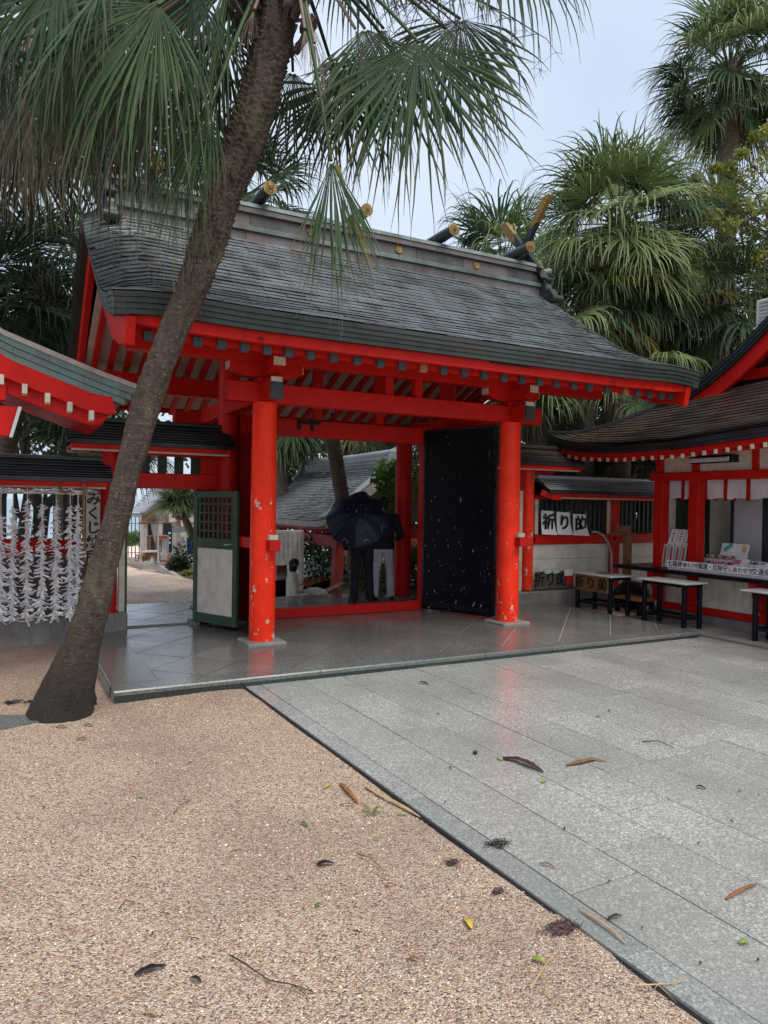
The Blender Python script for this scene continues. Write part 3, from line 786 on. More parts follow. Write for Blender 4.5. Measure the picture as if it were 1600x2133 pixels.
# equal steps along the slope
_sl = [0]; _ys = np.linspace(1.30, -1.42, 80)
for a, b in zip(_ys, _ys[1:]): _sl.append(_sl[-1] + math.hypot(b - a, prof(b) - prof(a)))
def roof_S(u, v): 
    y = float(np.interp(v * _sl[-1], _sl, _ys)); return roof_pt(u, y)
def roof_sheet(name, sgn, off, mat):
    ys = list(np.linspace(1.45, -1.40, 30)); xs_ = list(np.linspace(RX0 + .01, RX0 + .7, 12)) + list(np.linspace(RX0 + .8, RX1 - .8, 12)) + list(np.linspace(RX1 - .7, RX1 - .01, 12))
    vs = []
    for y in ys:
        for x in xs_:
            p = roof_pt(x, y); vs.append((x, y if sgn > 0 else 2.9 - y, p[2] + off))
    w = len(xs_); fs = [(j * w + i, j * w + i + 1, (j + 1) * w + i + 1, (j + 1) * w + i) for j in range(len(ys) - 1) for i in range(w - 1)]
    return part(name, MB().add(vs, fs), mat, gate, shade=60)
roof_sheet('roof_deck', 1, -0.012, 'copper_black'); roof_sheet('roof_deck', -1, -0.004, 'copper_shingle')
plated_roof(gate, 'copper_shingle', roof_S, RX0, RX1, 25, 0.44, 'copper_shingle', keep=300, lip=0.013, jit=0.007, gap=.006)
# layered copper edge along both eaves and all verges
for k in range(4):
    z1 = -0.004 - k * 0.044; z0 = z1 - 0.041; off = 0.010 * k
    x = RX0 + 0.015 + (0.2 if k % 2 else 0)
    segs = [RX0 + .012] + list(np.arange(RX0 + (0.35 if k % 2 else 0.7), RX1 - .2, 0.72)) + [RX1 - .012]
    for sg in (1, -1):
        for a, b in zip(segs, segs[1:]):
            pts = [a + .001 + (b - a - .002) * t / 3 for t in range(4)]; vs = []
            for xx in pts:
                zt = roof_pt(xx, -1.415)[2]
                for yy, zz in ((-1.418 + off, zt + z1), (-1.418 + off + .1, zt + z1), (-1.418 + off + .1, zt + z0), (-1.418 + off, zt + z0)):
                    vs.append((xx, yy if sg > 0 else 2.9 - yy, zz))
            mb = MB().rings([vs[4 * i:4 * i + 4] for i in range(4)])
            part('fascia_plate', mb, 'copper_fascia', gate)
    for sx, xe in ((1, RX0), (-1, RX1)):
        ysg = list(np.linspace(-1.40, 1.45, 8))
        for back in (0, 1):
            for a, b in zip(ysg, ysg[1:]):
                vs = []
                for t in range(4):
                    y = a + .001 + (b - a - .002) * t / 3; zt = roof_pt(xe, y)[2]; yy = 2.9 - y if back else y
                    x0, x1 = xe + sx * (off + .002), xe + sx * (off + .09)
                    vs.append([(x0, yy, zt + z1), (x1, yy, zt + z1), (x1, yy, zt + z0), (x0, yy, zt + z0)])
                part('verge_plate', MB().rings(vs), 'copper_fascia', gate)
# bargeboards under the verges
for xe, s in ((RX0, 1), (RX1, -1)):
    for back in (0, 1):
        ysb = np.linspace(-1.345, 1.43, 16); pts = []
        for y in ysb:
            zt = roof_pt(xe, y)[2] - 0.185 - 0.115
            pts.append((xe + s * 0.145, 2.9 - y if back else y, zt))
        part('bargeboard', MB().path(pts, .08, .23), 'red', gate, .006, shade=30)
# rafters with dark metal caps, white soffit boards
def raf_z(y): y = y if y <= 1.45 else 2.9 - y; return interp([-1.2, 0, 1.45], [2.838, 3.30, 3.93], y)
rx = [-1.39, -1.19, -.984, -.778, -.577, -.371, -.167, .045, .274, .517, .764, 1.002, 1.249, 1.486, 1.737, 1.985, 2.238, 2.481, 2.72, 2.962, 3.213, 3.442, 3.72, 4.005, 4.20, 4.40, 4.60, 4.76]
for i, x in enumerate(rx):
    for back in (0, 1):
        pts = [(x, (2.9 - y) if back else y, raf_z(y)) for y in (-1.17, -.6, 0, .7, 1.4)]
        rf = part('rafter', MB().path(pts, .068, .082), 'red', gate)
        if not back:
            cm = 'wood_orange' if i in (12, 23) else 'cap_blue'
            part('rafter_cap', MB().box(x - .038, x + .038, -1.188, -1.150, 2.805, 2.885), cm, rf, .003)
for x, x1 in zip([-1.50] + rx, rx + [4.80]):
    a, b = x + .036 if x > -1.5 else x, x1 - .036 if x1 < 4.8 else x1
    for back in (0, 1):
        vs = []
        for y in (-1.10, -.6, 0, .7, 1.445): vs.append([(a, (2.9 - y) if back else y, raf_z(y) + dz) for dz in (.030, .050)] + [(b, (2.9 - y) if back else y, raf_z(y) + dz) for dz in (.050, .030)])
        part('soffit_board', MB().rings(vs), 'soffit_cream_shaded', gate)
for sg in (1, -1):
    yy = (-1.325, -1.245) if sg > 0 else (4.145, 4.225)
    pts = [(x, (yy[0] + yy[1]) / 2, 2.928 + 0.045 * max(0, (abs(x - 1.65) - 1.9) / 1.45) ** 2) for x in np.linspace(-1.53, 4.84, 14)]
    part('fascia_board', MB().path(pts, .075, .118), 'red', gate, .004)
    part('fascia_back', MB().path([(x, (-1.135 if sg > 0 else 4.035), 2.885) for x in (-1.5, 4.8)], .02, .10), 'red', gate)
mb = MB(); mb.path([(4.28, -1.30, 2.90), (4.62, -1.30, 2.905), (4.84, -1.30, 2.93)], .07, .05); part('corner_board', mb, 'red', gate)
part('fascia_flashing', MB().box(1.95, 2.45, -1.345, -1.329, 2.945, 2.972), 'black', gate)
# gold hooks on the fascia
for x in (-.50, 3.62): part('hook', MB().tube([(x, -1.335, 2.90), (x + .02, -1.36, 2.915), (x + .03, -1.36, 2.89), (x + .01, -1.36, 2.87)], .006, 6), 'black', gate)
# ridge box
def ridge_layer(name, hw, z0, z1, mat, x0=-1.37, x1=4.66, seg=None):
    if seg:
        xs_ = list(np.arange(x0, x1 - .2, seg)) + [x1]
        for a, b in zip(xs_, xs_[1:]): part(name, MB().box(a + .0015, b - .0015, 1.45 - hw, 1.45 + hw, z0, z1), mat, gate, .003)
    else: part(name, MB().box(x0, x1, 1.45 - hw, 1.45 + hw, z0, z1), mat, gate, .006)
ridge_layer('ridge_band', .26, 4.60, 4.765, 'copper_ridge', seg=1.5)
ridge_layer('ridge_ledge', .295, 4.767, 4.828, 'copper_ledge', seg=1.2)
ridge_layer('ridge_panel', .225, 4.83, 4.99, 'copper_ridge', seg=.78)
ridge_layer('ridge_moulding', .275, 4.992, 5.058, 'copper_ridge', seg=1.4)
for a, b in zip(np.arange(-1.42, 4.6, 1.02), np.arange(-0.40, 5.7, 1.02)):
    b = min(b, 4.72); n = 9
    ring = lambda x: [(x, 1.45 + .29 * math.cos(math.pi * k / (n - 1)), 5.06 + .115 * math.sin(math.pi * k / (n - 1))) for k in range(n)]
    part('ridge_cap', MB().rings([ring(a + .002), ring(b - .002)]), 'copper_ledge', gate, shade=50)
for x in (-1.56, -.29, .983, 2.255, 3.528):
    mb = MB(); n = 32; ringp = []
    mb.rings([[(x + r * (1 + (.10 if (k % 2 and r > .03) else 0)) * math.cos(2 * math.pi * k / n), y, 4.922 + r * (1 + (.10 if (k % 2 and r > .03) else 0)) * math.sin(2 * math.pi * k / n)) for k in range(n)] for y, r in ((1.226, .050), (1.212, .050), (1.206, .042), (1.210, .020), (1.203, .016))])
    if x > -1.3: part('crest_medallion', mb, 'gold', gate, shade=20)
# ridge logs with gilt ends
for x in (-.96, .346, 1.643, 2.969, 4.289):
    mb = MB().tube([(x, .98, 5.245), (x, 1.2, 5.245), (x, 1.7, 5.245), (x, 1.92, 5.245)], [.070, .078, .078, .070], 20)
    lg = part('ridge_log', mb, 'copper_fascia' if x > 3 else 'copper_black', gate, shade=50)
    part('log_end', MB().tube([(x, .975, 5.245), (x, .955, 5.245)], [.080, .080], 24), 'gold', lg, shade=30)
    part('log_ring', MB().tube([(x, .952, 5.245), (x, .946, 5.245)], [.052, .052], 20), 'gold', lg, shade=30)
    part('log_boss', MB().tube([(x, .944, 5.245), (x, .936, 5.245)], [.030, .022], 16), 'copper_brown', lg, shade=30)
# crossed finials at both ends of the ridge
for fx in (4.56, -1.24):
    for s in (-1, 1):
        base = Vector((fx + s * .055, 1.45 - s * -0.30, 5.00)); base.y = 1.45 - s * 0.28
        tip = Vector((fx + s * .055, 1.45 + s * 0.62, 6.02))
        d = tip - base; a = base.lerp(tip, .70)
        fb = part('finial_beam', MB().bar(base, a, .075, .125, (1, 0, 0) if False else (0, 1, 0)), 'copper_black', gate, .004)
        gt = MB().bar(a, base.lerp(tip, .93), .078, .13, (0, 1, 0))
        sdv = Vector((0, 1, 0)) - d.normalized() * d.normalized().y; sdv.normalize()
        t0 = base.lerp(tip, .93); pk = tip + sdv * .05 * s
        gt.prism([t0 + Vector((-.039, 0, 0)) - sdv * .065, t0 + Vector((-.039, 0, 0)) + sdv * .065, pk + Vector((-.039, 0, 0))], (.078, 0, 0))
        gt.prism([a + Vector((-.041, 0, 0)) - sdv * .066, a + Vector((-.041, 0, 0)) + sdv * .066, a + Vector((-.041, 0, 0)) - d.normalized() * .16 + sdv * .02], (.082, 0, 0))
        part('gilt_tip', gt, 'gold', fb, .003)
        for t in (.28, .38, .48):
            c = base.lerp(tip, t); ss = d.normalized()
            for sx in (-1, 1):
                part('slot', MB().bar(c - ss * .045 + Vector((sx * .0385, 0, 0)), c + ss * .045 + Vector((sx * .0385, 0, 0)), .004, .035, (0, 1, 0)), 'black', fb)
# scrolled copper end tiles at the ridge ends
for fx, s in ((4.66, 1), (-1.37, -1)):
    for sy in (-1, 1):
        P = [(0, 5.12), (.10, 5.08), (.20, 4.96), (.26, 4.86), (.33, 4.82), (.40, 4.80), (.43, 4.72), (.50, 4.70), (.56, 4.62), (.55, 4.52), (.46, 4.49), (.40, 4.56), (.30, 4.62), (0, 4.72)]
        part('end_scroll', MB().prism([(fx, 1.45 + sy * a, b) for a, b in P], (s * .11, 0, 0)), 'copper_fascia', gate, .02)
        part('end_roll', MB().tube([(fx - s * .02, 1.45 + sy * .53, 4.55), (fx + s * .17, 1.45 + sy * .53, 4.55)], .062, 14), 'copper_fascia', gate, shade=40)
        part('end_cap_tile', MB().path([(fx + s * .06, 1.45 + sy * .05, 5.17), (fx + s * .06, 1.45 + sy * .22, 5.02), (fx + s * .06, 1.45 + sy * .30, 4.90), (fx + s * .06, 1.45 + sy * .42, 4.86)], .15, .05), 'copper_fascia', gate, .012)
    part('end_tube', MB().tube([(fx + s * .02, 1.45, 5.09), (fx + s * .26, 1.45, 5.11), (fx + s * .40, 1.45, 5.14)], [.05, .05, .06], 14), 'copper_ledge', gate, shade=40)

# ------------------------------------------------------------------ wings and fences beside the gate
def small_roof(parent, x0, x1, yc, hw, zr, ze, mat, rows=6, dark='copper_black', under='red', pale=True, plen=0.9):
    def S(u, v): y = yc - 0.03 - (hw - .03) * v; return (u, y, zr + (ze - zr) * (v ** 0.85))
    plated_roof(parent, 'roof_plate', S, x0, x1, rows, plen, mat, keep=80, lip=0.016, jit=0.003)
    for s in (1, -1):
        vs = [[(x0 + .01, yc + 0 * s, zr - .004), (x0 + .01, yc - s * hw, ze - .004), (x0 + .01, yc - s * hw, ze - .05), (x0 + .01, yc, zr - .05)],
              [(x1 - .01, yc + 0 * s, zr - .004), (x1 - .01, yc - s * hw, ze - .004), (x1 - .01, yc - s * hw, ze - .05), (x1 - .01, yc, zr - .05)]]
        part('roof_slab', MB().rings(vs), dark, parent)
        box('eave_board', (x0 + .06, x1 - .06, *(sorted((yc - s * (hw - .015), yc - s * (hw - .055)))), ze - .105, ze - .052), under, parent, .004)
        if pale: box('eave_strip', (x0 + .07, x1 - .07, *(sorted((yc - s * (hw - .06), yc - s * (hw - .09)))), ze - .125, ze - .09), 'cream', parent, .003)
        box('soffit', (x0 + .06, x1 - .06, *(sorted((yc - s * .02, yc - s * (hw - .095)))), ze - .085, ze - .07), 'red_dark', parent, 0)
    box('roof_ridge', (x0, x1, yc - .075, yc + .075, zr - .01, zr + .045), mat, parent, .012)

# left: the side gate with its green half-latticed door
sg = thing('side_gate', 'narrow vermilion side gate left of the main gate with a small dark roof', 'gate', (-.8, 1.45, 0))
small_roof(sg, -1.86, 0.02, 1.45, .36, 2.38, 2.155, 'copper_black')
part('post', MB().tube([(-1.37, 1.45, .20), (-1.37, 1.45, 2.06)], .10, 20), 'red', sg, shade=40)
box('post', (-1.258, -1.19, 1.40, 1.50, .20, 1.628), 'cream', sg, .004)
box('plinth', (-1.49, -1.17, 1.30, 1.58, -.12, .20), 'concrete', sg, .015)
box('jamb', (-1.188, -1.168, 1.39, 1.51, -.02, 1.628), 'green', sg, .002)
box('jamb', (-.385, -.345, 1.41, 1.50, .0, 1.628), 'red_dark', sg, .003)
box('jamb_stone', (-.44, -.33, 1.34, 1.56, -.01, .045), 'concrete', sg, .006)
box('lintel', (-1.268, -.12, 1.40, 1.50, 1.63, 1.815), 'red', sg, .006)
box('lintel', (-1.268, -.12, 1.40, 1.50, 2.015, 2.07), 'red', sg, .004)
for x in np.arange(-1.22, -.35, .195): box('slat', (x, x + .105, 1.43, 1.465, 1.817, 2.013), 'green_dark', sg, .003)
box('frame_board', (-.33, -.12, 1.415, 1.485, 1.817, 2.013), 'red', sg, .003)
box('wall_board', (-.343, -.12, 1.42, 1.48, .0, 1.628), 'red_dark', sg, .003)
box('wall_board', (-.118, -.10, 1.40, 1.50, .0, 2.07), 'red', sg, .002)
for x in (-1.62, -.22): box('bracket_arm', (x - .05, x + .05, 1.20, 1.70, 2.03, 2.09), 'red', sg, .006)
part('threshold', MB().box(-1.168, -.39, 1.42, 1.50, -.01, .012), 'concrete', sg)
# door leaf, hinged at the right jamb and swung out
h = Vector((-.40, 1.37, 0)); e = Vector((-.075, .66, 0)); dd = (e - h).normalized(); W = (e - h).length; nn = Vector((dd.y, -dd.x, 0))
def dpan(a0, a1, z0, z1, t, off=0.0):
    p, q = h + dd * a0 + nn * off, h + dd * a1 + nn * off
    return MB().prism([(*(p + nn * t).xy, z0), (*(q + nn * t).xy, z0), (*(q - nn * t).xy, z0), (*(p - nn * t).xy, z0)], (0, 0, z1 - z0))
df = part('door', dpan(0, .065, .055, 1.61, .022).add(*[(lambda m: (m.v, m.f))(dpan(W - .075, W, .055, 1.61, .022))][0]), 'green', sg, .003)
for z0, z1 in ((.055, .165), (.94, 1.06), (1.535, 1.61)): part('door_rail', dpan(.066, W - .076, z0, z1, .021), 'green', df, .003)
part('door_panel', dpan(.066, W - .076, .167, .938, .008), 'white_board', df)
for k in range(8): part('lattice_bar', dpan(.09 + k * (W - .20) / 7, .09 + k * (W - .20) / 7 + .022, 1.062, 1.533, .012), 'green', df)
for k in range(4): part('lattice_bar', dpan(.066, W - .076, 1.135 + k * .105, 1.153 + k * .105, .008, .004), 'green', df)
part('door_handle', MB().tube([h + dd * (W - .09) + nn * -.025 + Vector((0, 0, 1.0)), h + dd * (W - .09) + nn * -.06 + Vector((0, 0, 1.0)), h + dd * (W - .17) + nn * -.062 + Vector((0, 0, .995))], .008, 8), 'grey_metal', df)
part('door_handle', MB().tube([h + dd * (W - .09) + nn * .025 + Vector((0, 0, 1.0)), h + dd * (W - .09) + nn * .06 + Vector((0, 0, 1.0)), h + dd * (W - .17) + nn * .062 + Vector((0, 0, .995))], .008, 8), 'grey_metal', df)

def fence(parent, x0, x1, posts, boards, zb=0.20, slat_step=0.10, slat_w=0.042, slat_mat='green_dark', board_mat='white_board', roof_mat='copper_black', plen=.95, roofx=None):
    ra, rb = roofx or (x0, x1)
    small_roof(parent, ra, rb, 1.45, .33, 1.93, 1.735, roof_mat, plen=plen)
    box('head_rail', (x0, x1, 1.40, 1.50, 1.60, 1.655), 'red', parent, .005)
    box('mid_rail', (x0, x1, 1.395, 1.505, .895, 1.05), 'red', parent, .006)
    box('plinth', (x0, x1, 1.33, 1.56, -.20, zb - .02), 'concrete', parent, .02)
    x = x0 + .05
    while x < x1 - .03:
        if not any(a - .02 < x + slat_w / 2 < b + .02 for a, b in posts): box('slat', (x, x + slat_w, 1.43, 1.462, 1.052, 1.598), slat_mat, parent, .002)
        x += slat_step
    hgt = (.893 - zb) / boards
    cuts = sorted([x0] + [p for a, b in posts for p in (a, b)] + [x1])
    for a, b in zip(cuts[::2], cuts[1::2]):
        if b - a < .05: continue
        for k in range(boards): box('wall_board', (a + .001, b - .001, 1.428, 1.47, zb + k * hgt + .0015, zb + (k + 1) * hgt - .0015), board_mat, parent, .003)
    for a, b in posts: box('post', (a, b, 1.385, 1.515, zb - .02, 1.66), 'red', parent, .006)
lf = thing('roofed_fence', 'left roofed fence of dark green slats with the fortune papers hung before it', 'fence', (-3.6, 1.45, 0))
fence(lf, -6.2, -1.50, [(-4.3, -4.15)], 3, board_mat='board_dull', roofx=(-6.2, -1.36))
rf = thing('roofed_fence', 'right roofed fence with cream boards and the three calligraphy sheets', 'fence', (6.1, 1.45, 0))
fence(rf, 4.82, 7.9, [(6.40, 6.60)], 3, zb=.20, roof_mat='tile_light', roofx=(4.86, 7.9))
part('frame_strip', MB().box(4.822, 4.885, 1.40, 1.425, 1.054, 1.596), 'cream', rf, .002)
part('frame_strip', MB().box(6.335, 6.398, 1.40, 1.425, 1.054, 1.596), 'cream', rf, .002)
part('eave_beam', MB().path([(4.80, 1.25, 1.70), (4.95, 1.17, 1.64), (5.1, 1.16, 1.625)], .06, .09), 'red', rf, .005)
for x in (4.9, 6.48): part('boss', MB().tube([(x - (.10 if x < 5 else 0), 1.392, .975), (x - (.10 if x < 5 else 0), 1.37, .975)], [.03, .02], 12), 'black', rf, shade=40)
rw = thing('side_wing', 'short vermilion wall and small brown roof right of the gate column', 'wall', (4.2, 1.45, 0))
small_roof(rw, 3.36, 5.55, 1.45, .36, 2.38, 2.155, 'copper_brown')
part('post', MB().tube([(4.70, 1.45, .20), (4.70, 1.45, 2.06)], .105, 20), 'red_peeling', rw, shade=40)
box('plinth', (4.36, 4.815, 1.30, 1.58, -.20, .18), 'concrete', rw, .015)
box('wall_board', (4.50, 4.60, 1.42, 1.47, .18, 1.72), 'cream', rw, .003)
box('wall_board', (3.36, 4.497, 1.42, 1.47, .0, 2.05), 'red_dark', rw, .003)
box('head_beam', (3.36, 5.2, 1.40, 1.50, 1.99, 2.065), 'red', rw, .005)
box('bracket_arm', (5.22, 5.30, 1.18, 1.72, 2.03, 2.09), 'red', rw, .006)
# ------------------------------------------------------------------ hall at the left edge: a copper verge, red boards, pale rafter ends
hall = thing('shrine_hall', 'roof corner of a vermilion hall reaching in from the left edge', 'shrine hall', (-3.6, -.3, 0))
vx = [-4.2, -3.3, -2.48, -2.10, -1.70, -1.36]; vz = [4.30, 3.55, 2.85, 2.715, 2.575, 2.475]
hxs = np.linspace(-4.2, -1.37, 22)
def hv(x): return interp(vx, vz, x)
for k in range(3):
    z1, z0 = -.002 - k * .058, -.056 - k * .058; segs = list(np.arange(-4.2 + (.15 if k % 2 else 0), -1.4 - k * .03, .42)) + [-1.375 - k * .055]
    for a, b in zip(segs, segs[1:]):
        if b - a < .02: continue
        rr = []
        for t in range(4):
            x = a + .001 + (b - a - .002) * t / 3; y0 = -.60 + .012 * k
            rr.append([(x, y0, hv(x) + z1), (x, y0 + .1, hv(x) + z1), (x, y0 + .1, hv(x) + z0), (x, y0, hv(x) + z0)])
        part('verge_plate', MB().rings(rr), 'copper_hall', hall)
rr = []
for x in hxs: rr.append([(x, -.615, hv(x) + .028), (x, 1.0, hv(x) + .028), (x, 1.0, hv(x) - .15), (x, -.50, hv(x) - .15)][::1] if False else [(x, -.615, hv(x) + .000), (x, -.615, hv(x) + .045), (x, 1.05, hv(x) + .045), (x, 1.05, hv(x) + .000)])
part('roof_covering', MB().rings(rr), 'wood_grey', hall)
for x in (): box('roof_batten', (x - .06, x + .012, -.60, 1.05, hv(x) - .03, hv(x) + .045), 'copper_fascia', hall, .004)
part('bargeboard', MB().path([(x, -.545, hv(x) - .255) for x in hxs if x < -1.66] + [(-1.62, -.545, 2.325), (-1.575, -.545, 2.335)], .07, .16), 'red', hall, .005)
_px = [x for x in hxs if x < -1.78]; _poly = [(x, -.50, hv(x) - .325) for x in _px] + [(-1.62, -.50, 2.285), (-1.575, -.50, 2.33), (-1.565, -.50, 2.30), (-1.60, -.50, 2.255), (-1.64, -.50, 2.20), (-1.68, -.50, 2.165), (-1.76, -.50, 2.150)] + [(x, -.50, hv(x) - .455) for x in _px[::-1]]
part('bargeboard', MB().prism(_poly, (0, .07, 0)), 'red', hall, .005)
for k in range(7):
    x = -1.76 - k * .165 - .01 * k; z = hv(x) - .365
    part('rafter_end', MB().bar((x, -.585, z), (x, -.36, z - .02), .042, .085), 'cream', hall, .003)
box('soffit', (-4.2, -1.72, -.42, 1.0, 2.10, 2.115), 'red_dark', hall, 0) if False else None
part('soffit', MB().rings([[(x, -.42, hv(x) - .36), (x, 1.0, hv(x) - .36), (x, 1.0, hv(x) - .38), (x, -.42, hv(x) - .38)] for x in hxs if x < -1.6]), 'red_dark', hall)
nb = part('nose_beam', MB().prism([(-4.2, -.56, 2.04), (-2.40, -.56, 2.01), (-2.335, -.56, 2.26), (-4.2, -.56, 2.30)], (0, .12, 0)), 'red', hall, .006)
part('beam_end', MB().prism([(-2.398, -.566, 2.008), (-2.372, -.566, 2.006), (-2.305, -.566, 2.262), (-2.333, -.566, 2.264)], (0, .132, 0)), 'white', nb)
box('bracket', (-4.2, -2.42, -.56, -.44, 2.302, 2.46), 'red', hall, .01)
part('column', MB().tube([(-3.6, -.2, -.1), (-3.6, -.2, 2.6)], .14, 20), 'red_peeling', hall, shade=40)
box('wall', (-5.5, -3.6, -.12, -.05, -.1, 2.9), 'white_board', hall, 0)

# ------------------------------------------------------------------ fortune slips tied on cords in front of the left fence
rail = part('hanging_rail', MB().bar((-4.2, 1.16, 1.565), (-1.52, 1.16, 1.565), .035, .05), 'wood_grey', None, .003)
tag(rail, 'weathered wooden bar along the left fence carrying the white paper strands', 'rail')
slip = MB().box(-.058, .058, -.012, .012, -.003, .003); sm = slip.mesh('paper_slip'); sm.materials.append(M['paper'])
sm2 = slip.mesh('paper_slip_pink'); sm2.materials.append(M['pink']); sm3 = slip.mesh('paper_slip_yellow'); sm3.materials.append(M['yellow'])
looks = ['leftmost strand of fortune papers, cut by the picture edge', 'second strand of white fortune papers from the left with one red slip', 'strand of white fortune papers with a bright pink slip near its top',
         'middle strand of white fortune papers with a pale pink slip', 'strand of fortune papers hung from the brass hook', 'thick strand of fortune papers left of the wooden sign with a yellow slip', 'strand of fortune papers hanging next to the wooden sign']
for si, (px, ztop) in enumerate([(1, 1.30), (26.5, 1.38), (56, 1.46), (87, 1.43), (116, 1.40), (145, 1.40), (161, 1.41)]):
    x = at(px, 1150, Y=1.12).x; y = 1.10
    t = thing('paper_strand', looks[si], 'paper strand', (x, y, 1.55), 'fortune paper strands in front of the left fence')
    part('cord', MB().tube([(x, 1.14, 1.60), (x, y, 1.50), (x + .005, y, .9), (x, y, .20)], .0035, 5), 'paper', t)
    ns = 118
    for k in range(ns):
        f = k / (ns - 1); z = ztop - (ztop - .22) * f + random.uniform(-.01, .01); wd = .42 + .58 * min(1, f * 2.0)
        me = sm
        if (si, k) in ((1, 48), (4, 26)): me = sm2
        if (si == 2 and k in (14, 15, 16)) or (si == 3 and k == 18) or (si == 0 and k in (22, 23)): me = sm2
        if (si, k) in ((5, 50), (2, 30), (4, 16)): me = sm3
        o = bpy.data.objects.new('paper_slip', me); col.objects.link(o); o.parent = t; o.matrix_parent_inverse = Matrix.Translation(-Vector(t.location))
        az = random.uniform(0, 6.283); tilt = random.uniform(-.35, 1.25)
        rm = Matrix.Rotation(az, 4, 'Z') @ Matrix.Rotation(tilt, 4, 'Y') @ Matrix.Rotation(random.uniform(-1.5, 1.5), 4, 'X')
        off = rm @ Vector((.042 * wd, 0, 0)); sc = random.uniform(.65, 1.05) * (.55 + .45 * wd)
        o.matrix_basis = Matrix.Translation((x + off.x * .8, y + off.y * .8 - .01, z + off.z * .4)) @ rm @ Matrix.Scale(sc, 4)
        if k % 3 == 0:
            o2 = o.copy(); col.objects.link(o2); o2.data = sm
            o2.matrix_basis = Matrix.Translation((x - off.x * .7, y - .02, z - .008)) @ Matrix.Rotation(az + 2.6, 4, 'Z') @ Matrix.Rotation(random.uniform(0, .8), 4, 'Y') @ Matrix.Scale(sc, 4)
    for k in range(5):
        o = bpy.data.objects.new('paper_slip', sm); col.objects.link(o); o.parent = t; o.matrix_parent_inverse = Matrix.Translation(-Vector(t.location))
        o.matrix_basis = Matrix.Translation((x + random.uniform(-.06, .06), 1.12, 1.57 + random.uniform(-.02, .03))) @ Matrix.Rotation(random.uniform(-.6, .6), 4, 'Z') @ Matrix.Rotation(random.uniform(-.5, .5), 4, 'Y')
bc = part('bottom_cord', MB().tube([(-4.0, 1.08, .25), (-2.9, 1.07, .225), (-2.4, 1.08, .23), (-1.75, 1.10, .25)], .004, 5), 'paper')
tag(bc, 'thin white cord strung along the bottom of the paper strands', 'cord')
hk = part('brass_hook', MB().tube([(-1.93, 1.12, 1.66), (-1.90, 1.10, 1.60), (-1.86, 1.08, 1.56), (-1.80, 1.10, 1.585)], .012, 6), 'gold'); tag(hk, 'brass hook on the wooden bar above the paper strands', 'hook')
# upright signboard
p0 = at(191, 1090, Y=1.12); bx = p0.x
sgn = thing('sign_board', 'tall weathered wooden board with brush writing beside the leaning palm trunk', 'sign', (bx, 1.12, 1.05))
part('board', MB().box(bx - .062, bx + .085, 1.10, 1.13, .80, 1.545), 'wood_grey', sgn, .004)
part('batten', MB().box(bx - .095, bx - .068, 1.09, 1.14, .78, 1.66), 'wood', sgn, .003)
lettering('み\nく\nじ\n納\n所', .150, 'ink', Vector((bx + .015, 1.0985, 1.175)), ROT_S, sgn, .03, line=1.05)

# ------------------------------------------------------------------ calligraphy sheets and boards on the right fence
CH = ['祈', 'り', '的']
for i, (x0, x1, z0, z1, lab) in enumerate([(4.93, 5.17, 1.055, 1.425, 'white sheet with the brushed character 祈, left of the three on the fence'), (5.24, 5.50, 1.05, 1.405, 'white sheet with the brushed character り, middle of the three on the fence'), (5.575, 5.84, 1.035, 1.375, 'white sheet with the brushed character 的, right of the three on the fence')]):
    t = thing('paper_sheet', lab, 'paper sheet', ((x0 + x1) / 2, 1.385, z0), 'calligraphy sheets on the right fence')
    vs = []; n = 6
    for k in range(n + 1):
        f = k / n; z = z1 + (z0 - z1) * f; yy = 1.388 - .035 * f * f
        vs += [(x0 - .004 * f, yy, z), (x1 + .055 * f * f, yy - .01 * f, z - .012)]
    fs = [(2 * k, 2 * k + 2, 2 * k + 3, 2 * k + 1) for k in range(n)]
    me = bpy.data.meshes.new('sheet'); me.from_pydata(vs, [], fs); me.update(); o = part('sheet', me, 'paper', t); sdm = o.modifiers.new('thick', 'SOLIDIFY'); sdm.thickness = .002
    lettering(CH[i], .25, 'ink', Vector(((x0 + x1) / 2 + .01, 1.356, (z0 + z1) / 2 - .005)), ROT_S, t, .035)
    part('slat_cover', MB().box(x1 + .008, x1 + .048, 1.40, 1.42, 1.06, 1.42), 'board_brown', t, .002)
bd = thing('sign_board', 'dull brown board lettered 祈り的 leaning on the fence plinth', 'sign board', (5.12, 1.36, .2))
part('board', MB().box(4.80, 5.56, 1.325, 1.355, .205, .475), 'board_dull', bd, .004)
lettering('祈り的', .24, 'ink', Vector((5.08, 1.322, .345)), ROT_S, bd, .02, sx=.92)
for x in (5.03, 5.20): part('sticker', MB().prism([(x + .08 * math.cos(a * .524), 1.322, .475 + .038 * math.sin(a * .524)) for a in range(12)], (0, .003, 0)), 'mint', bd)
for x in (5.03, 5.20): part('sticker_label', MB().prism([(x + .066 * math.cos(a * .524), 1.320, .475 + .028 * math.sin(a * .524)) for a in range(12)], (0, .0016, 0)), 'paper', bd)
for x in (5.03, 5.20): part('sticker_print', MB().box(x - .045, x + .045, 1.3182, 1.3198, .468, .482), 'mint', bd)
part('notice', MB().box(5.36, 5.53, 1.318, 1.323, .40, .50), 'paper', bd); part('red_patch', MB().box(5.36, 5.555, 1.3215, 1.3245, .26, .395), 'signred', bd)

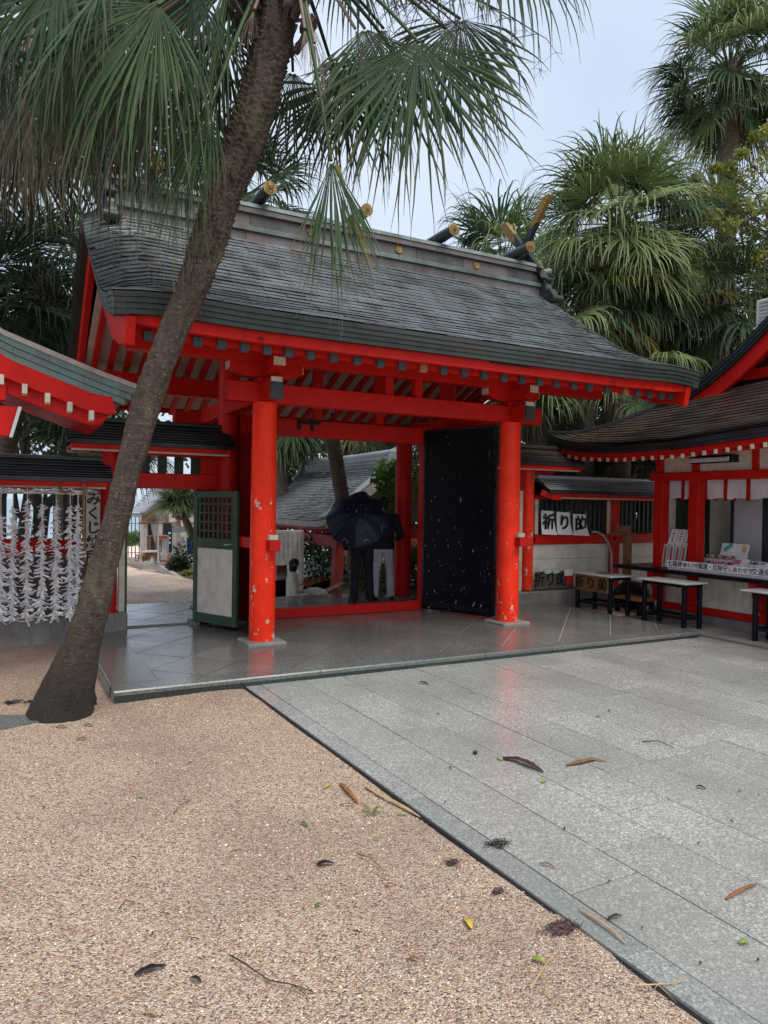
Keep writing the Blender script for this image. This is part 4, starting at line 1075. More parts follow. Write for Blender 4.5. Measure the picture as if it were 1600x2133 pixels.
def table(name, label, x0, x1, y0, y1, zt, legs, board=None, group='black legged tables by the shop', tilt=0):
    t = thing(name, label, 'table', ((x0 + x1) / 2, (y0 + y1) / 2, GZ), group)
    part('table_top', MB().box(x0, x1, y0, y1, zt - .022, zt), 'white', t, .006)
    lx0, lx1, ly0, ly1 = legs
    for x in (lx0, lx1):
        for y in (ly0, ly1): box('leg', (x - .026, x + .026, y - .026, y + .026, GZ, zt - .06), 'black', t, .004)
    box('apron', (lx0 - .026, lx1 + .026, ly0 - .026, ly1 + .026, zt - .062, zt - .0235), 'black', t, .004)
    for y in (ly0, ly1): box('stretcher', (lx0 + .027, lx1 - .027, y - .015, y + .015, .05, .09), 'black', t, .003)
    for x in (lx0, lx1): box('stretcher', (x - .015, x + .015, ly0 + .027, ly1 - .027, .05, .09), 'black', t, .003)
    return t
t1 = table('table', 'white topped table with a brown 祈り的 board on its front', 5.21, 5.68, .20, .98, .50, (5.27, 5.62, .26, .92))
part('front_board', MB().box(5.222, 5.24, .262, .93, .245, .475), 'board_brown', t1, .003)
lettering('祈 り 的', .185, 'ink', Vector((5.219, .60, .355)), ROT_W, t1, .02)
part('paper_tray', MB().box(5.38, 5.54, .45, .68, .5025, .512), 'wood', t1, .002)
table('table', 'wet white topped table standing before the shop counter', 5.25, 5.67, -1.05, -.24, .53, (5.31, 5.60, -.98, -.33))
table('table', 'white topped table cut by the right picture edge', 5.40, 5.82, -2.75, -1.70, .53, (5.50, 5.76, -2.68, -1.84))
st = thing('low_bench', 'low bench with an orange wooden seat in the dark fence corner', 'bench', (5.95, .35, GZ))
part('seat', MB().box(5.70, 6.02, .10, .62, .125, .165), 'wood_orange', st, .006)
for x in (5.74, 5.98):
    for y in (.15, .57): box('leg', (x - .03, x + .03, y - .03, y + .03, GZ, .124), 'black', st, .004)
ws = thing('collection_post', 'slender brown wooden stand with a small shelf by the corner post', 'stand', (6.30, 1.0, GZ))
part('post', MB().box(6.30, 6.40, .93, 1.03, GZ, 1.06), 'wood', ws, .005)
part('shelf', MB().box(6.02, 6.42, .88, 1.08, 1.062, 1.085), 'wood', ws, .004); part('box', MB().box(6.16, 6.36, .92, 1.05, 1.087, 1.20), 'wood', ws, .004)
hs = part('water_hose', MB().tube([(5.98, 1.39, 1.085), (6.06, 1.36, 1.085), (6.17, 1.33, 1.03), (6.27, 1.30, .90), (6.32, 1.29, .72), (6.33, 1.29, .40), (6.30, 1.29, -.02)], .019, 10), 'concrete_light', None, shade=50)
tag(hs, 'pale grey hose bent over the fence rail beside the red post', 'hose')
tb = part('covered_pile', MB().blob((6.35, .85, .10), (.34, .30, .24), 2), 'tarp', None, shade=60); tag(tb, 'dark sheet covered pile in the corner behind the table', 'covered pile')
sp = sheet('sand_patch', 4.70, 6.05, -.02, 1.34, lambda x, y: -.148 + .07 * sstep(.0, .5, 1 - abs((x - 5.45) / .8)) * sstep(0, .5, 1 - abs((y - .65) / .7)) + .012 * mnoise.noise((x * 3, y * 3, 1)), 30, 30, 'sand')

# ------------------------------------------------------------------ the amulet shop on the right
shop = thing('amulet_shop', 'vermilion shop building with a counter of amulets at the right edge', 'shop', (6.9, -2.5, GZ))
SX = 6.03
for y0, y1 in ((.03, .19), (-.58, -.42), (-2.6, -2.44), (-4.6, -4.44)): box('post', (SX, SX + .15, y0, y1, .14, 2.0), 'red', shop, .006)
for y in (.11, -.5, -2.52, -4.52): box('upper_post', (SX + .02, SX + .13, y - .055, y + .055, 2.002, 2.32), 'red', shop, .004)
box('upper_post', (SX + .02, SX + .13, -1.44, -1.36, 2.002, 2.32), 'red', shop, .004)
box('beam', (SX - .02, SX + .17, -5.2, .25, 1.885, 2.0), 'red', shop, .006)
for a, b in ((.053, -.443), (-.557, -1.358), (-1.442, -2.463), (-2.577, -4.463)): box('wall_panel', (SX + .06, SX + .08, b, a, 2.002, 2.32), 'white_board', shop, 0)
box('sill_beam', (SX - .01, SX + .16, -5.2, .03, .045, .138), 'red', shop, .006)
box('plinth', (SX + .02, SX + 2.6, -5.2, .22, -.2, .042), 'concrete', shop, .012)
y = .028
while y > -5.0:
    w = .117
    if not any(a < y - w / 2 < b for a, b in ((-.60, -.40), (-2.62, -2.42))): box('wall_board', (SX + .05, SX + .075, y - w + .002, y - .002, .139, .575), 'white_board', shop, .002)
    y -= w
box('counter', (SX - .30, SX + .55, -5.2, .66, .578, .632), 'black', shop, .010)
box('counter_edge', (SX - .315, SX - .301, -5.2, .66, .585, .61), 'black', shop, .004)
for y in (-.02, -1.62, -3.2):
    P = [(SX - .005, .575), (SX - .28, .575), (SX - .27, .50), (SX - .21, .45), (SX - .20, .38), (SX - .14, .33), (SX - .12, .24), (SX - .06, .20), (SX - .005, .06)]
    part('counter_bracket', MB().prism([(a, y - .035, b) for a, b in P], (0, .10, 0)), 'red', shop, .005)
box('side_wall', (SX + .15, SX + 2.4, .06, .12, .04, 2.9), 'white_board', shop, 0)
box('back_wall', (SX + 1.75, SX + 1.80, -5.2, .05, .05, 2.4), 'cream', shop, 0)
box('back_post', (SX + 1.66, SX + 1.748, -1.02, -.90, .05, 2.4), 'red', shop, .004)
box('side_post', (SX + .95, SX + 1.0, .0, .055, .6, 1.9), 'green_dark', shop, .003)
box('ceiling', (SX + .16, SX + 1.75, -5.2, .055, 2.32, 2.36), 'wood_grey', shop, 0)
box('back_counter', (SX + 1.1, SX + 1.74, -5.1, -.35, .05, .70), 'black', shop, .006)
box('window_pane', (SX + .30, SX + .32, -.40, .04, .64, 1.85), 'green_dark', shop, 0)
# eave: red boards and pale rafter tails
ey = [-5.6, -2.15, -.83, .2, .94, 1.30, 1.66]; ez = [2.50, 2.475, 2.395, 2.40, 2.45, 2.52, 2.645]
EXX = 5.24
def eave_z(y): return interp(ey, ez, y)
eys = np.linspace(-5.6, 1.66, 40)
for k in range(3):
    z1, z0 = -.002 - k * .046, -.045 - k * .046; off = .010 * k
    segs = list(np.arange(-5.6 + (.25 if k % 2 else 0), 1.45, .62)) + [1.655 - off]
    for a, b in zip(segs, segs[1:]):
        rr = []
        for t in range(4):
            y = a + .001 + (b - a - .002) * t / 3; rr.append([(EXX + off, y, eave_z(y) + z1), (EXX + off + .1, y, eave_z(y) + z1), (EXX + off + .1, y, eave_z(y) + z0), (EXX + off, y, eave_z(y) + z0)])
        part('fascia_plate', MB().rings(rr), 'copper_black', shop)
part('eave_board', MB().path([(EXX + .10, y, eave_z(y) - .175) for y in eys if y < 1.48], .06, .075), 'red', shop, .004)
part('eave_board', MB().path([(EXX + .30, y, eave_z(y) * .5 + 1.2 - .17) for y in eys if y < 1.30], .06, .08), 'red', shop, .004)
for y in np.arange(1.36, -5.2, -.163):
    z = eave_z(y)
    rt = part('rafter', MB().bar((EXX + .06, y, z - .235), (SX + .10, y, z * .4 + 1.44 + .16), .052, .062), 'red', shop)
    part('rafter_end', MB().box(EXX + .046, EXX + .0595, y - .024, y + .024, z - .262, z - .205), 'cream', rt, .002)
part('soffit', MB().rings([[(EXX + .12, y, eave_z(y) - .165), (SX + .3, y, eave_z(y) * .4 + 1.44 + .22), (SX + .3, y, eave_z(y) * .4 + 1.44 + .235), (EXX + .12, y, eave_z(y) - .150)] for y in eys if y < 1.5]), 'red_dark', shop)
# skirt roof and hip
GX = 6.45
def ridge_y(v): return 1.66 + (0.30 - 1.66) * (1 - v)       # far end of each course recedes up the hip
def shop_S(u, v):
    f = 1 - v
    zt = interp([-5.6, -1.24, .3, 1.66], [3.25, 3.19, 3.10, 3.06], u)
    x = EXX + (GX - EXX) * f
    z0 = eave_z(min(u, 1.66)) ; return (x, u, z0 + (zt - z0) * (f ** 1.18))
def shop_cut(v): return (-5.6, ridge_y(v) + .004)
plated_roof(shop, 'roof_plate', shop_S, -5.6, 1.66, 15, .38, 'copper_brown', keep=220, lip=.016, jit=.005, cut=shop_cut)
part('roof_deck', MB().rings([[tuple(Vector(shop_S(y, v)) - Vector((0, 0, .012 if s_ == 0 else .03))) for v, s_ in ((0.0, 0), (.5, 0), (1.0, 0), (1.0, 1), (.5, 1), (0.0, 1))] for y in np.linspace(-5.6, .25, 24)]), 'copper_black', shop)
hipv = MB(); n = 12; vs = []
for i in range(n + 1):
    v = i / n; yy = ridge_y(v); p = shop_S(yy, v); vs += [(p[0], yy, p[2] + .022), (8.6, 1.66 - (1.66 - .30) * (1 - v), p[2] + .01)]
part('roof_side', MB().add(vs, [(2 * i, 2 * i + 1, 2 * i + 3, 2 * i + 2) for i in range(n)]), 'copper_brown', shop)
part('hip_ridge', MB().path([tuple(Vector(shop_S(ridge_y(v), v)) + Vector((0, 0, .03))) for v in np.linspace(0, 1, 12)], .07, .05), 'copper_black', shop, .006)
# upper gable facing the court
gy, gzv = [.62, .30, -.08, -.37, -.66, -.91, -1.12, -1.7, -2.3, -2.75], [2.97, 3.075, 3.19, 3.32, 3.475, 3.635, 3.79, 4.25, 4.75, 5.1]
gy_r, gz_r = gy[::-1], gzv[::-1]
def gab(y): return interp(gy_r, gz_r, y)
gys = np.linspace(.60, -2.75, 20)
for sgn in (1, -1):
    mir = lambda y: y if sgn > 0 else -5.5 - y
    for k in range(3):
        rr = [[(GX - .16 + .012 * k, mir(y), gab(y) - .002 - k * .05), (GX - .05, mir(y), gab(y) - .002 - k * .05), (GX - .05, mir(y), gab(y) - .048 - k * .05), (GX - .16 + .012 * k, mir(y), gab(y) - .048 - k * .05)] for y in gys]
        part('verge_course', MB().rings(rr), 'copper_black', shop)
    part('gable_roof', MB().rings([[(GX - .16, mir(y), gab(y) + .012), (GX + 2.2, mir(y), gab(y) + .012), (GX + 2.2, mir(y), gab(y) - .02), (GX - .04, mir(y), gab(y) - .02)] for y in gys]), 'copper_brown', shop)
    part('bargeboard', MB().path([(GX - .06, mir(y), gab(y) - .255) for y in gys[2:]], .06, .20, (1, 0, 0) if False else (0, 0, 1)), 'red', shop, .004)
    part('verge_soffit', MB().rings([[(GX - .03, mir(y), gab(y) - .16), (GX + .35, mir(y), gab(y) - .16), (GX + .35, mir(y), gab(y) - .18), (GX - .03, mir(y), gab(y) - .18)] for y in gys]), 'red', shop)
part('gable_wall', MB().prism([(GX + .30, .2, 3.02), (GX + .30, -2.75, 5.0), (GX + .30, -5.7, 3.02)], (.05, 0, 0)), 'green_dark', shop)
part('gable_tie', MB().box(GX + .2, GX + .29, -5.2, -.3, 3.28, 3.42), 'red', shop, .004)
# curtain of white cloth panels with dark red straps
cy = [.075, -.20, -.335, -.57, -.89, -1.225, -1.56, -1.9, -2.3]
cur = thing('curtain', 'white cloth curtain panels hanging under the shop beam', 'curtain', (SX + .14, -.9, 1.88))
for a, b in zip(cy, cy[1:]):
    n = 6; vs = []
    for j in range(4):
        for i in range(n + 1):
            y = a - .02 + (b + .02 - (a - .02)) * i / n; z = 1.884 - .255 * j / 3 - (.012 * math.sin(i * 1.1) if j == 3 else 0)
            vs.append((SX + .165 + .012 * math.sin(i * 1.3 + a * 9) * j / 3, y + (.03 * (j / 3) if (a > 0 and i == 0) else 0), z))
    fs = [(j * (n + 1) + i, j * (n + 1) + i + 1, (j + 1) * (n + 1) + i + 1, (j + 1) * (n + 1) + i) for j in range(3) for i in range(n)]
    me = bpy.data.meshes.new('cloth_panel'); me.from_pydata(vs, [], fs); me.update(); smooth(me, 80); part('cloth_panel', me, 'cloth_white', cur)
for y in cy[1:-1]: box('strap', (SX + .150, SX + .160, y - .026, y + .026, 1.60, 1.884), 'red_dark', cur, 0)
for y in (-.72, -1.02): box('strap_end', (SX + .170, SX + .18, y - .02, y + .02, 1.60, 1.64), 'red_dark', cur, 0)
lm = thing('wall_lamp', 'white tube lamp in a black housing under the shop eave', 'lamp', (SX, -.82, 2.15))
part('housing', MB().box(SX - .085, SX + .055, -1.16, -.50, 2.105, 2.205), 'black', lm, .01); part('tube', MB().box(SX - .105, SX - .0855, -1.12, -.48, 2.118, 2.178), 'white', lm, .012)
# goods on the counter
tray = thing('amulet_tray', 'white display tray of coloured amulets with lettered front strip', 'tray', (SX - .05, -1.6, .64))
part('tray_bed', MB().prism([(SX - .19, -.255, .66), (SX + .36, -.255, .76), (SX + .36, -.255, .735), (SX - .19, -.255, .634)], (0, -3.0, 0)), 'paper', tray)
part('front_strip', MB().box(SX - .215, SX - .193, -3.25, -.25, .665, .765), 'paper', tray, .003)
yy = -.265
for s, c, dy, sz in (('七福神', 'ink', .285, .085), ('福ろう守', 'ink', .225, .062), ('開運・厄除守', 'ink', .47, .085), ('しあわせ守', 'ink', .33, .072), ('交通安全守', 'ink', .40, .085)):
    lettering(s, sz, c, Vector((SX - .2165, yy - dy / 2 + .01, .713)), ROT_W, tray, .012, sx=.98 if len(s) < 6 else .88); yy -= dy
cm = {k: MB().box(-.022, .022, -.016, .016, -.004, .004).mesh('amulet') for k in ('yellow', 'pink', 'lilac', 'blue', 'orange', 'white', 'signred', 'mint')}
for k, me in cm.items(): me.materials.append(M[k])
seqs = {0: ['white', 'orange', 'orange', 'yellow'], 1: ['blue', 'pink', 'pink', 'pink'], 2: ['white', 'lilac', 'white', 'signred'], 3: ['pink', 'white', 'pink', 'blue'], 4: ['lilac', 'white', 'lilac', 'pink'], 5: ['yellow', 'white', 'yellow', 'yellow']}
for i in range(34):
    for j in range(5):
        y = -.30 - i * .052; k = random.choice(seqs[min(5, i // 6)]); f = j / 4
        o = bpy.data.objects.new('amulet', cm[k]); col.objects.link(o); o.parent = tray; o.matrix_parent_inverse = Matrix.Translation(-Vector(tray.location))
        o.matrix_basis = Matrix.Translation((SX - .165 + .10 * j, y, .685 + .018 * j + random.uniform(.010, .02))) @ Matrix.Rotation(R(-25) + random.uniform(-.2, .2), 4, 'Y') @ Matrix.Rotation(random.uniform(-.4, .4), 4, 'Z')
def card(y, x, z, w, h, mat, lean=.45, name='card', par=None):
    c = Matrix.Translation((x, y, z)) @ Matrix.Rotation(lean, 4, 'Y')
    vs = [c @ Vector(p) for p in ((0, w / 2, 0), (0, -w / 2, 0), (0, -w / 2, h), (0, w / 2, h), (.006, w / 2, 0), (.006, -w / 2, 0), (.006, -w / 2, h), (.006, w / 2, h))]
    return part(name, MB().add(vs, [(0, 1, 2, 3), (7, 6, 5, 4), (0, 4, 5, 1), (1, 5, 6, 2), (2, 6, 7, 3), (3, 7, 4, 0)]), mat, par)
for y, w, h in ((-1.18, .20, .13), (-1.40, .22, .11), (-1.63, .22, .10), (-1.86, .22, .10)):
    card(y, SX + .06, .74, w, h, 'paper', .75, 'price_card', tray)
card(-1.13, SX + .075, .772, .09, .07, 'pink', .75, 'card_print', tray)
lettering('お願い守', .055, 'ink', Vector((SX + .085, -1.42, .795)), ROT_W @ Matrix.Rotation(R(-43), 3, 'X'), tray, .012)
bxg = thing('charm_box', 'open white box of small colourful charms with a green print in its lid', 'box', (SX + .34, -.72, .75))
part('box_tray', MB().box(SX + .22, SX + .46, -.98, -.50, .755, .80), 'white', bxg, .003)
lid = card(-.80, SX + .45, .80, .42, .22, 'paper', .30, 'lid', bxg)
for y, z, k in ((-.70, .93, 'mint'), (-.665, .90, 'mint'), (-.735, .955, 'mint')): card(y, SX + .44 + (z - .80) * .3, z, .055, .055, k, .30, 'lid_print', bxg)
card(-.95, SX + .474, .90, .06, .09, 'yellow', .30, 'lid_print', bxg)
for i in range(14):
    k = ['orange', 'yellow', 'signred', 'lilac', 'blue', 'pink', 'yellow'][i % 7]
    o = part('charm', MB().blob((SX + .28 + .05 * (i % 3), -.53 - .031 * i, .83), (.022, .02, .024), 1), k, bxg, shade=60)
rk = thing('arrow_rack', 'white stepped rack of boxed ceremonial arrows between the shop posts', 'rack', (SX + .1, -.2, .64))
part('rack_base', MB().box(SX + .0, SX + .34, -.415, .025, .635, .665), 'white', rk, .003)
for i in range(4):
    y = -.01 - i * .105
    bxx = card(y, SX + .01, .67, .092, .30, 'white', .16, 'boxed_arrow', rk)
    card(y, SX + .012 - .004, .69, .028, .25, 'red_faded', .16, 'arrow_print', rk)
for i in range(3):
    y = -.05 - i * .135; card(y, SX + .10, .965, .125, .24, 'paper', .42, 'envelope', rk)
    for k in range(5): card(y + random.uniform(-.015, .015), SX + .094 + .42 * .04 * k + .02, 1.005 + .036 * k, random.uniform(.014, .04), .018, 'ink' if i != 1 else 'red_faded', .42, 'envelope_print', rk)
part('rack_side', MB().prism([(SX + .0, -.417, .665), (SX + .34, -.417, .665), (SX + .34, -.417, 1.19), (SX + .20, -.417, 1.19)], (0, -.012, 0)), 'white', rk)
dw = thing('drawer_unit', 'clear plastic drawer unit stacked on the shop back counter', 'drawers', (SX + 1.3, -1.13, .70))
part('case', MB().box(SX + 1.22, SX + 1.52, -1.42, -1.0, .702, 1.12), 'grey_metal', dw, .006)
for zz in (.72, .82, .92):
    for y0 in (-1.41, -1.205): part('drawer', MB().box(SX + 1.205, SX + 1.219, y0, y0 + .19, zz, zz + .085), 'white', dw, .006)
part('box', MB().box(SX + 1.22, SX + 1.52, -1.42, -1.0, 1.122, 1.25), 'pink', dw, .01); part('lid', MB().box(SX + 1.21, SX + 1.53, -1.43, -.99, 1.252, 1.28), 'white', dw, .006)
part('tape_roll', MB().tube([(SX + 1.32, -1.30, 1.282), (SX + 1.32, -1.30, 1.34)], .055, 16), 'paper', dw, shade=40)
ps = thing('hanging_paper', 'large blank white paper hung behind the shop counter', 'paper', (SX + 1.2, -.45, 1.2))
part('sheet', MB().box(SX + .98, SX + .985, -.86, -.42, .74, 1.70), 'cloth_white', ps); part('frame', MB().box(SX + .99, SX + 1.02, -.95, -.35, .72, 1.80), 'dark_metal', ps, .003)
orn = thing('dried_ornament', 'bunch of dried pink blossom hanging inside the shop', 'ornament', (SX + .9, -1.35, 1.55))
part('blossom', leaf_mesh([((SX + .75, -1.22 - .10 * i, 1.52 + .03 * (i % 2)), .10) for i in range(5)], 70, .045, 5, name='blossom'), 'leaf_pink' if 'leaf_pink' in M else 'red_faded', orn)
part('stem', MB().tube([(SX + .75, -1.4, 1.9), (SX + .75, -1.38, 1.6)], .006, 5), 'wood', orn)
fb = thing('floodlight', 'white louvred metal box fixed on the shop roof at the right edge', 'roof box', (7.0, -.9, 4.0))
part('case', MB().box(6.95, 7.25, -1.6, -.74, 4.10, 4.44), 'white', fb, .01)
for k in range(6): part('louvre', MB().box(6.935, 6.949, -1.55, -.80, 4.13 + k * .05, 4.155 + k * .05), 'grey_metal', fb, .002)
for y in (-.76, -1.5): part('leg', MB().box(6.96, 7.0, y - .02, y + .02, 3.75, 4.099), 'white', fb, .003)
part('rail', MB().box(6.93, 7.0, -1.6, -.72, 4.03, 4.06), 'white', fb, .003)
# ------------------------------------------------------------------ the leaning palm in front
mp = thing('palm_tree', 'tall leaning fan palm with a lichen spotted trunk in the gravel before the gate', 'palm tree', at(125, 1490, Z=-.11))
_tr = [(128, 1515, 71.0), (128, 1492, 66.0), (140, 1444, 55.5), (156, 1387, 47.5), (172, 1339, 39.0), (193, 1274, 35.0), (217, 1175, 32.0), (243, 1077, 30.5), (266, 978, 31.5), (295, 880, 34.0), (326, 781, 35.0), (364, 683, 35.5), (402, 600, 38.5), (436, 500, 43.0), (466, 400, 43.0), (509, 300, 44.0), (540, 200, 47.5), (565, 100, 48.5), (577, 25, 47.5), (592, -100, 46.0), (598, -180, 40.0)]
DT = 5.34
tp = [at(a, b, D=DT) for a, b, w in _tr]; trad = [w / 1500 * DT * interp([400, 700, 1100, 1480], [.82, .78, .84, .98], b) for a, b, w in _tr]
def main_trunk():
    Ls = [0]
    for i in range(1, len(tp)): Ls.append(Ls[-1] + (tp[i] - tp[i - 1]).length)
    n, seg = 520, 72; rr = []
    for i in range(n + 1):
        s = Ls[-1] * i / n; c = Vector([interp(Ls, [p[k] for p in tp], s) for k in range(3)]); r = interp(Ls, trad, s)
        d = Vector([interp(Ls, [p[k] for p in tp], min(Ls[-1], s + .05)) for k in range(3)]) - Vector([interp(Ls, [p[k] for p in tp], max(0, s - .05)) for k in range(3)]); d.normalize()
        sd = d.cross(Vector((0, 1, 0.2))).normalized(); u = sd.cross(d)
        f = s / Ls[-1]; scar = sstep(.46, .62, f); knob = math.exp(-((f - .60) / .05) ** 2)
        ring = []
        for k in range(seg):
            a = 2 * math.pi * k / seg; ca, sa = math.cos(a), math.sin(a)
            q = Vector((ca * 3, sa * 3, s * 3))
            wob = mnoise.noise(q * .8) * .012 + mnoise.noise(q * 2.6) * .006 + mnoise.noise(Vector((ca * 9, sa * 9, s * 16))) * .004
            ph = s / .042 + mnoise.noise(Vector((ca * 2, sa * 2, s * 2))) * 1.6 + a * .32
            saw = (ph % 1.0); cell = mnoise.noise(Vector((ca * 6, sa * 6, math.floor(ph) * 1.7)))
            rough = scar * ((saw ** 1.3) * .025 * (.4 + 1.6 * abs(cell)) - .006 + cell * .007)
            wob += knob * .022 * mnoise.noise(q * 1.6)
            wob += mnoise.noise(Vector((ca * 5, sa * 5, s * 14))) * .005 + (1 - scar) * .0006 * math.sin(s / .06 * 6.28 + 2 * mnoise.noise(q))
            if f < .12: wob += (.12 - f) * .12 * (.5 + .5 * math.sin(a * 9 + mnoise.noise(q) * 3)) * .5
            ring.append(c + (sd * ca + u * sa) * (r + wob + rough))
        rr.append(ring)
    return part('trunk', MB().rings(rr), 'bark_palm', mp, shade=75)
main_trunk()
CR0 = at(597, -130, D=DT)
def pxd(a, b, D): return at(a, b, D=D)
def mfrond(hub, tip, D, spread, mat='frond_green', R_=None, facing=-.75, nseg=42, droop=.8, dt=0.0, crown=None, par=None, tw=.3, **k):
    """a leaf of the front palm: hub and tip as measured, both as points in the place"""
    h = pxd(*hub, D); t = pxd(*tip, D + dt); ax = (t - h); rad = ax.length
    nrm = -FW * .8 + Vector((0, 0, .45)) + CR * random.uniform(-tw, tw)
    frond(par or mp, crown or CR0, h, ax, nrm, R_ or rad, spread, mat, sag=.12, pr=.016, nseg=nseg, droop=droop, K=9, **k)
# right-hand hanging fans
mfrond((872, 88), (895, 420), 4.95, 1.22, nseg=54, droop=.5, ragged=.10, R_=1.24, split=.5, hang=.62, narrow=.92)
mfrond((690, 335), (718, 612), 5.0, .44, nseg=30, droop=.45, R_=1.04, narrow=1.35, hang=.6, ragged=.22)
mfrond((722, 410), (768, 570), 5.02, .22, nseg=8, droop=.3, R_=.55, mat='frond_yellow', crown=at(700, 345, D=5.0))
mfrond((760, 60), (800, 330), 5.3, 1.0, nseg=46, R_=1.1, hang=.55)
mfrond((930, 60), (985, 330), 5.2, .8, nseg=40, R_=1.05, mat='frond_dark', hang=.5)
mfrond((822, 110), (742, 440), 5.5, 1.3, nseg=44, mat='frond_dark')
mfrond((704, 180), (690, 330), 6.0, 1.7, nseg=44, mat='frond_dark', R_=.95)
mfrond((610, 150), (585, 385), 5.9, 1.0, mat='frond_dark', R_=1.0)
mfrond((960, 40), (930, 300), 5.7, 1.3, mat='frond_dark', R_=1.0)
mfrond((1040, -150), (1170, 60), 5.0, 1.2, mat='frond_dark', droop=1.3, R_=.98)
mfrond((880, -190), (960, 20), 5.3, 1.5, mat='frond_dark', droop=1.2, R_=.95)
mfrond((730, -110), (800, 60), 5.6, 1.3, mat='frond_dark', R_=.8)
mfrond((800, 60), (690, 470), 5.9, .8, R_=1.25, mat='frond_dark')
# left-hand mass
LM = [((440, 218), (392, 475), 4.95, .95, .95, 0), ((350, 120), (290, 400), 5.0, 1.0, 1.1, 1), ((330, 10), (235, 230), 4.8, 1.2, 1.15, 0), ((400, -20), (350, 300), 5.0, 1.15, 1.1, 1), ((230, -50), (100, 160), 4.7, 1.3, 1.2, 0),
      ((120, -60), (20, 120), 4.7, 1.3, 1.15, 1), ((300, 70), (190, 330), 5.4, 1.15, 1.2, 1), ((200, 40), (120, 300), 5.8, 1.2, 1.3, 1), ((460, 60), (430, 280), 5.7, 1.2, 1.1, 1), ((385, 270), (360, 520), 5.2, .6, .92, 0),
      ((250, 170), (220, 420), 5.6, .9, 1.15, 1), ((90, 90), (60, 330), 5.7, 1.2, 1.25, 1), ((480, -60), (430, 150), 5.2, 1.3, 1.0, 0), ((160, 110), (140, 340), 5.2, 1.0, 1.1, 0), ((60, 10), (-20, 200), 5.0, 1.2, 1.2, 0), ((300, -90), (200, 110), 5.5, 1.3, 1.2, 1),
      ((420, 110), (350, 360), 5.3, .9, 1.05, 0), ((10, 70), (0, 320), 5.4, 1.1, 1.1, 1), ((280, -20), (330, 220), 5.1, .9, 1.0, 0), ((380, 190), (420, 420), 5.5, .7, .95, 1), ((180, -80), (160, 140), 5.0, 1.2, 1.1, 0)]
for h_, t_, D_, s_, r_, dk in LM: mfrond(h_, t_, D_, s_ * random.uniform(.62, .95), R_=r_ * 1.10, nseg=46, narrow=1.0, ragged=.28, tw=.9, mat='frond_dark' if dk else 'frond_green', droop=random.uniform(.7, 1.2) if D_ < 5.05 else random.uniform(.5, 1.1), hang=random.uniform(.34, .55) if D_ < 5.05 else random.uniform(.42, .75))
for i in range(16):
    hx = random.uniform(-20, 470); hy = random.uniform(-60, 190); mfrond((hx, hy), (hx + random.uniform(-110, 40), hy + 260), random.uniform(5.9, 6.6), random.uniform(.7, 1.1), R_=random.uniform(1.1, 1.4), nseg=40, mat=random.choice(['frond_dark', 'frond_dark', 'frond_green', 'frond_dead']), tw=1.0, droop=random.uniform(.5, 1.1), ragged=.28)
# dead skirt below the crown
for hx, hy, tx, ty, D, s in ((290, 160, 300, 440, 5.9, .4), (210, 190, 205, 450, 6.0, .45), (140, 170, 150, 440, 6.1, .45), (70, 140, 60, 430, 6.2, .5), (20, 100, 15, 420, 6.2, .45), (350, 220, 340, 440, 6.0, .35), (120, 220, 118, 470, 5.3, .5), (180, 240, 190, 450, 5.2, .35), (50, 200, 45, 430, 5.2, .5), (240, 230, 255, 420, 5.3, .3), (300, 260, 320, 440, 5.4, .3), (655, 90, 668, 200, 5.2, .2), (635, 60, 640, 150, 5.1, .25), (740, 60, 775, 200, 5.3, .18), (530, 20, 505, 110, 5.1, .3), (640, 40, 690, 170, 5.25, .2)):
    mfrond((hx, hy), (tx, ty), D, s, mat='frond_dead', nseg=24, droop=1.6, ragged=.25, split=.3)
mb = MB(); _b = at(128, 1485, Z=-.11)
for i in range(46):
    a = i / 46 * 6.283; o_ = Vector((math.cos(a), math.sin(a), 0)); r0 = .195 + random.uniform(-.01, .01); k = random.uniform(.02, .05)
    p0 = Vector((_b.x, _b.y, -.02)) + o_ * r0 + Vector((.02, 0, random.uniform(.0, .06))); mb.tube([p0 - o_ * .03 + Vector((0, 0, .05)), p0, p0 + o_ * k * .6 + Vector((0, 0, -.065))], [.010, .012, .005], 5)
part('root_fringe', mb, 'bark_dark', mp, shade=60, kind='stuff')
# leaf bases and fibre round the crown foot
mb = MB()
for i in range(70):
    f = random.uniform(.0, 1); c = at(565 + 25 * f, 110 - 210 * f, D=DT); a = random.uniform(0, 6.28); r0 = .19
    o_ = CR * math.cos(a) + FW * math.sin(a); b0 = c + o_ * r0; b1 = c + o_ * random.uniform(.24, .36) + CU * random.uniform(.02, .22)
    mb.bar(b0 - CU * .05, b1, random.uniform(.03, .06), .018, o_)
part('leaf_base', mb, 'fibre', mp, kind='stuff')
# old flower stalks with fine twigs, against the sky at the top
mb = MB()
for k in range(5):
    s0 = at(720, -60, D=5.2); e0 = at(880 + 60 * k, 40 + 30 * (k % 3), D=5.0 + .12 * k); m0 = (s0 + e0) / 2 + CU * .25; P = [s0.lerp(m0, t).lerp(m0.lerp(e0, t), t) for t in np.linspace(0, 1, 8)]
    mb.tube(P, [.012 * (1 - .7 * i / 7) for i in range(8)], 5)
    for j in range(16):
        p = P[random.randint(3, 7)]; q = p + CR * random.gauss(0, .14) - CU * random.uniform(.03, .28); mb.tube([p, (p + q) / 2 + CU * .03, q], [.0035, .003, .0015], 4)
        for _ in range(3): q2 = q + CR * random.gauss(0, .07) - CU * random.uniform(0, .1); mb.tube([q, q2], [.002, .001], 3)
part('flower_stalk', mb, 'fibre', mp, kind='stuff')

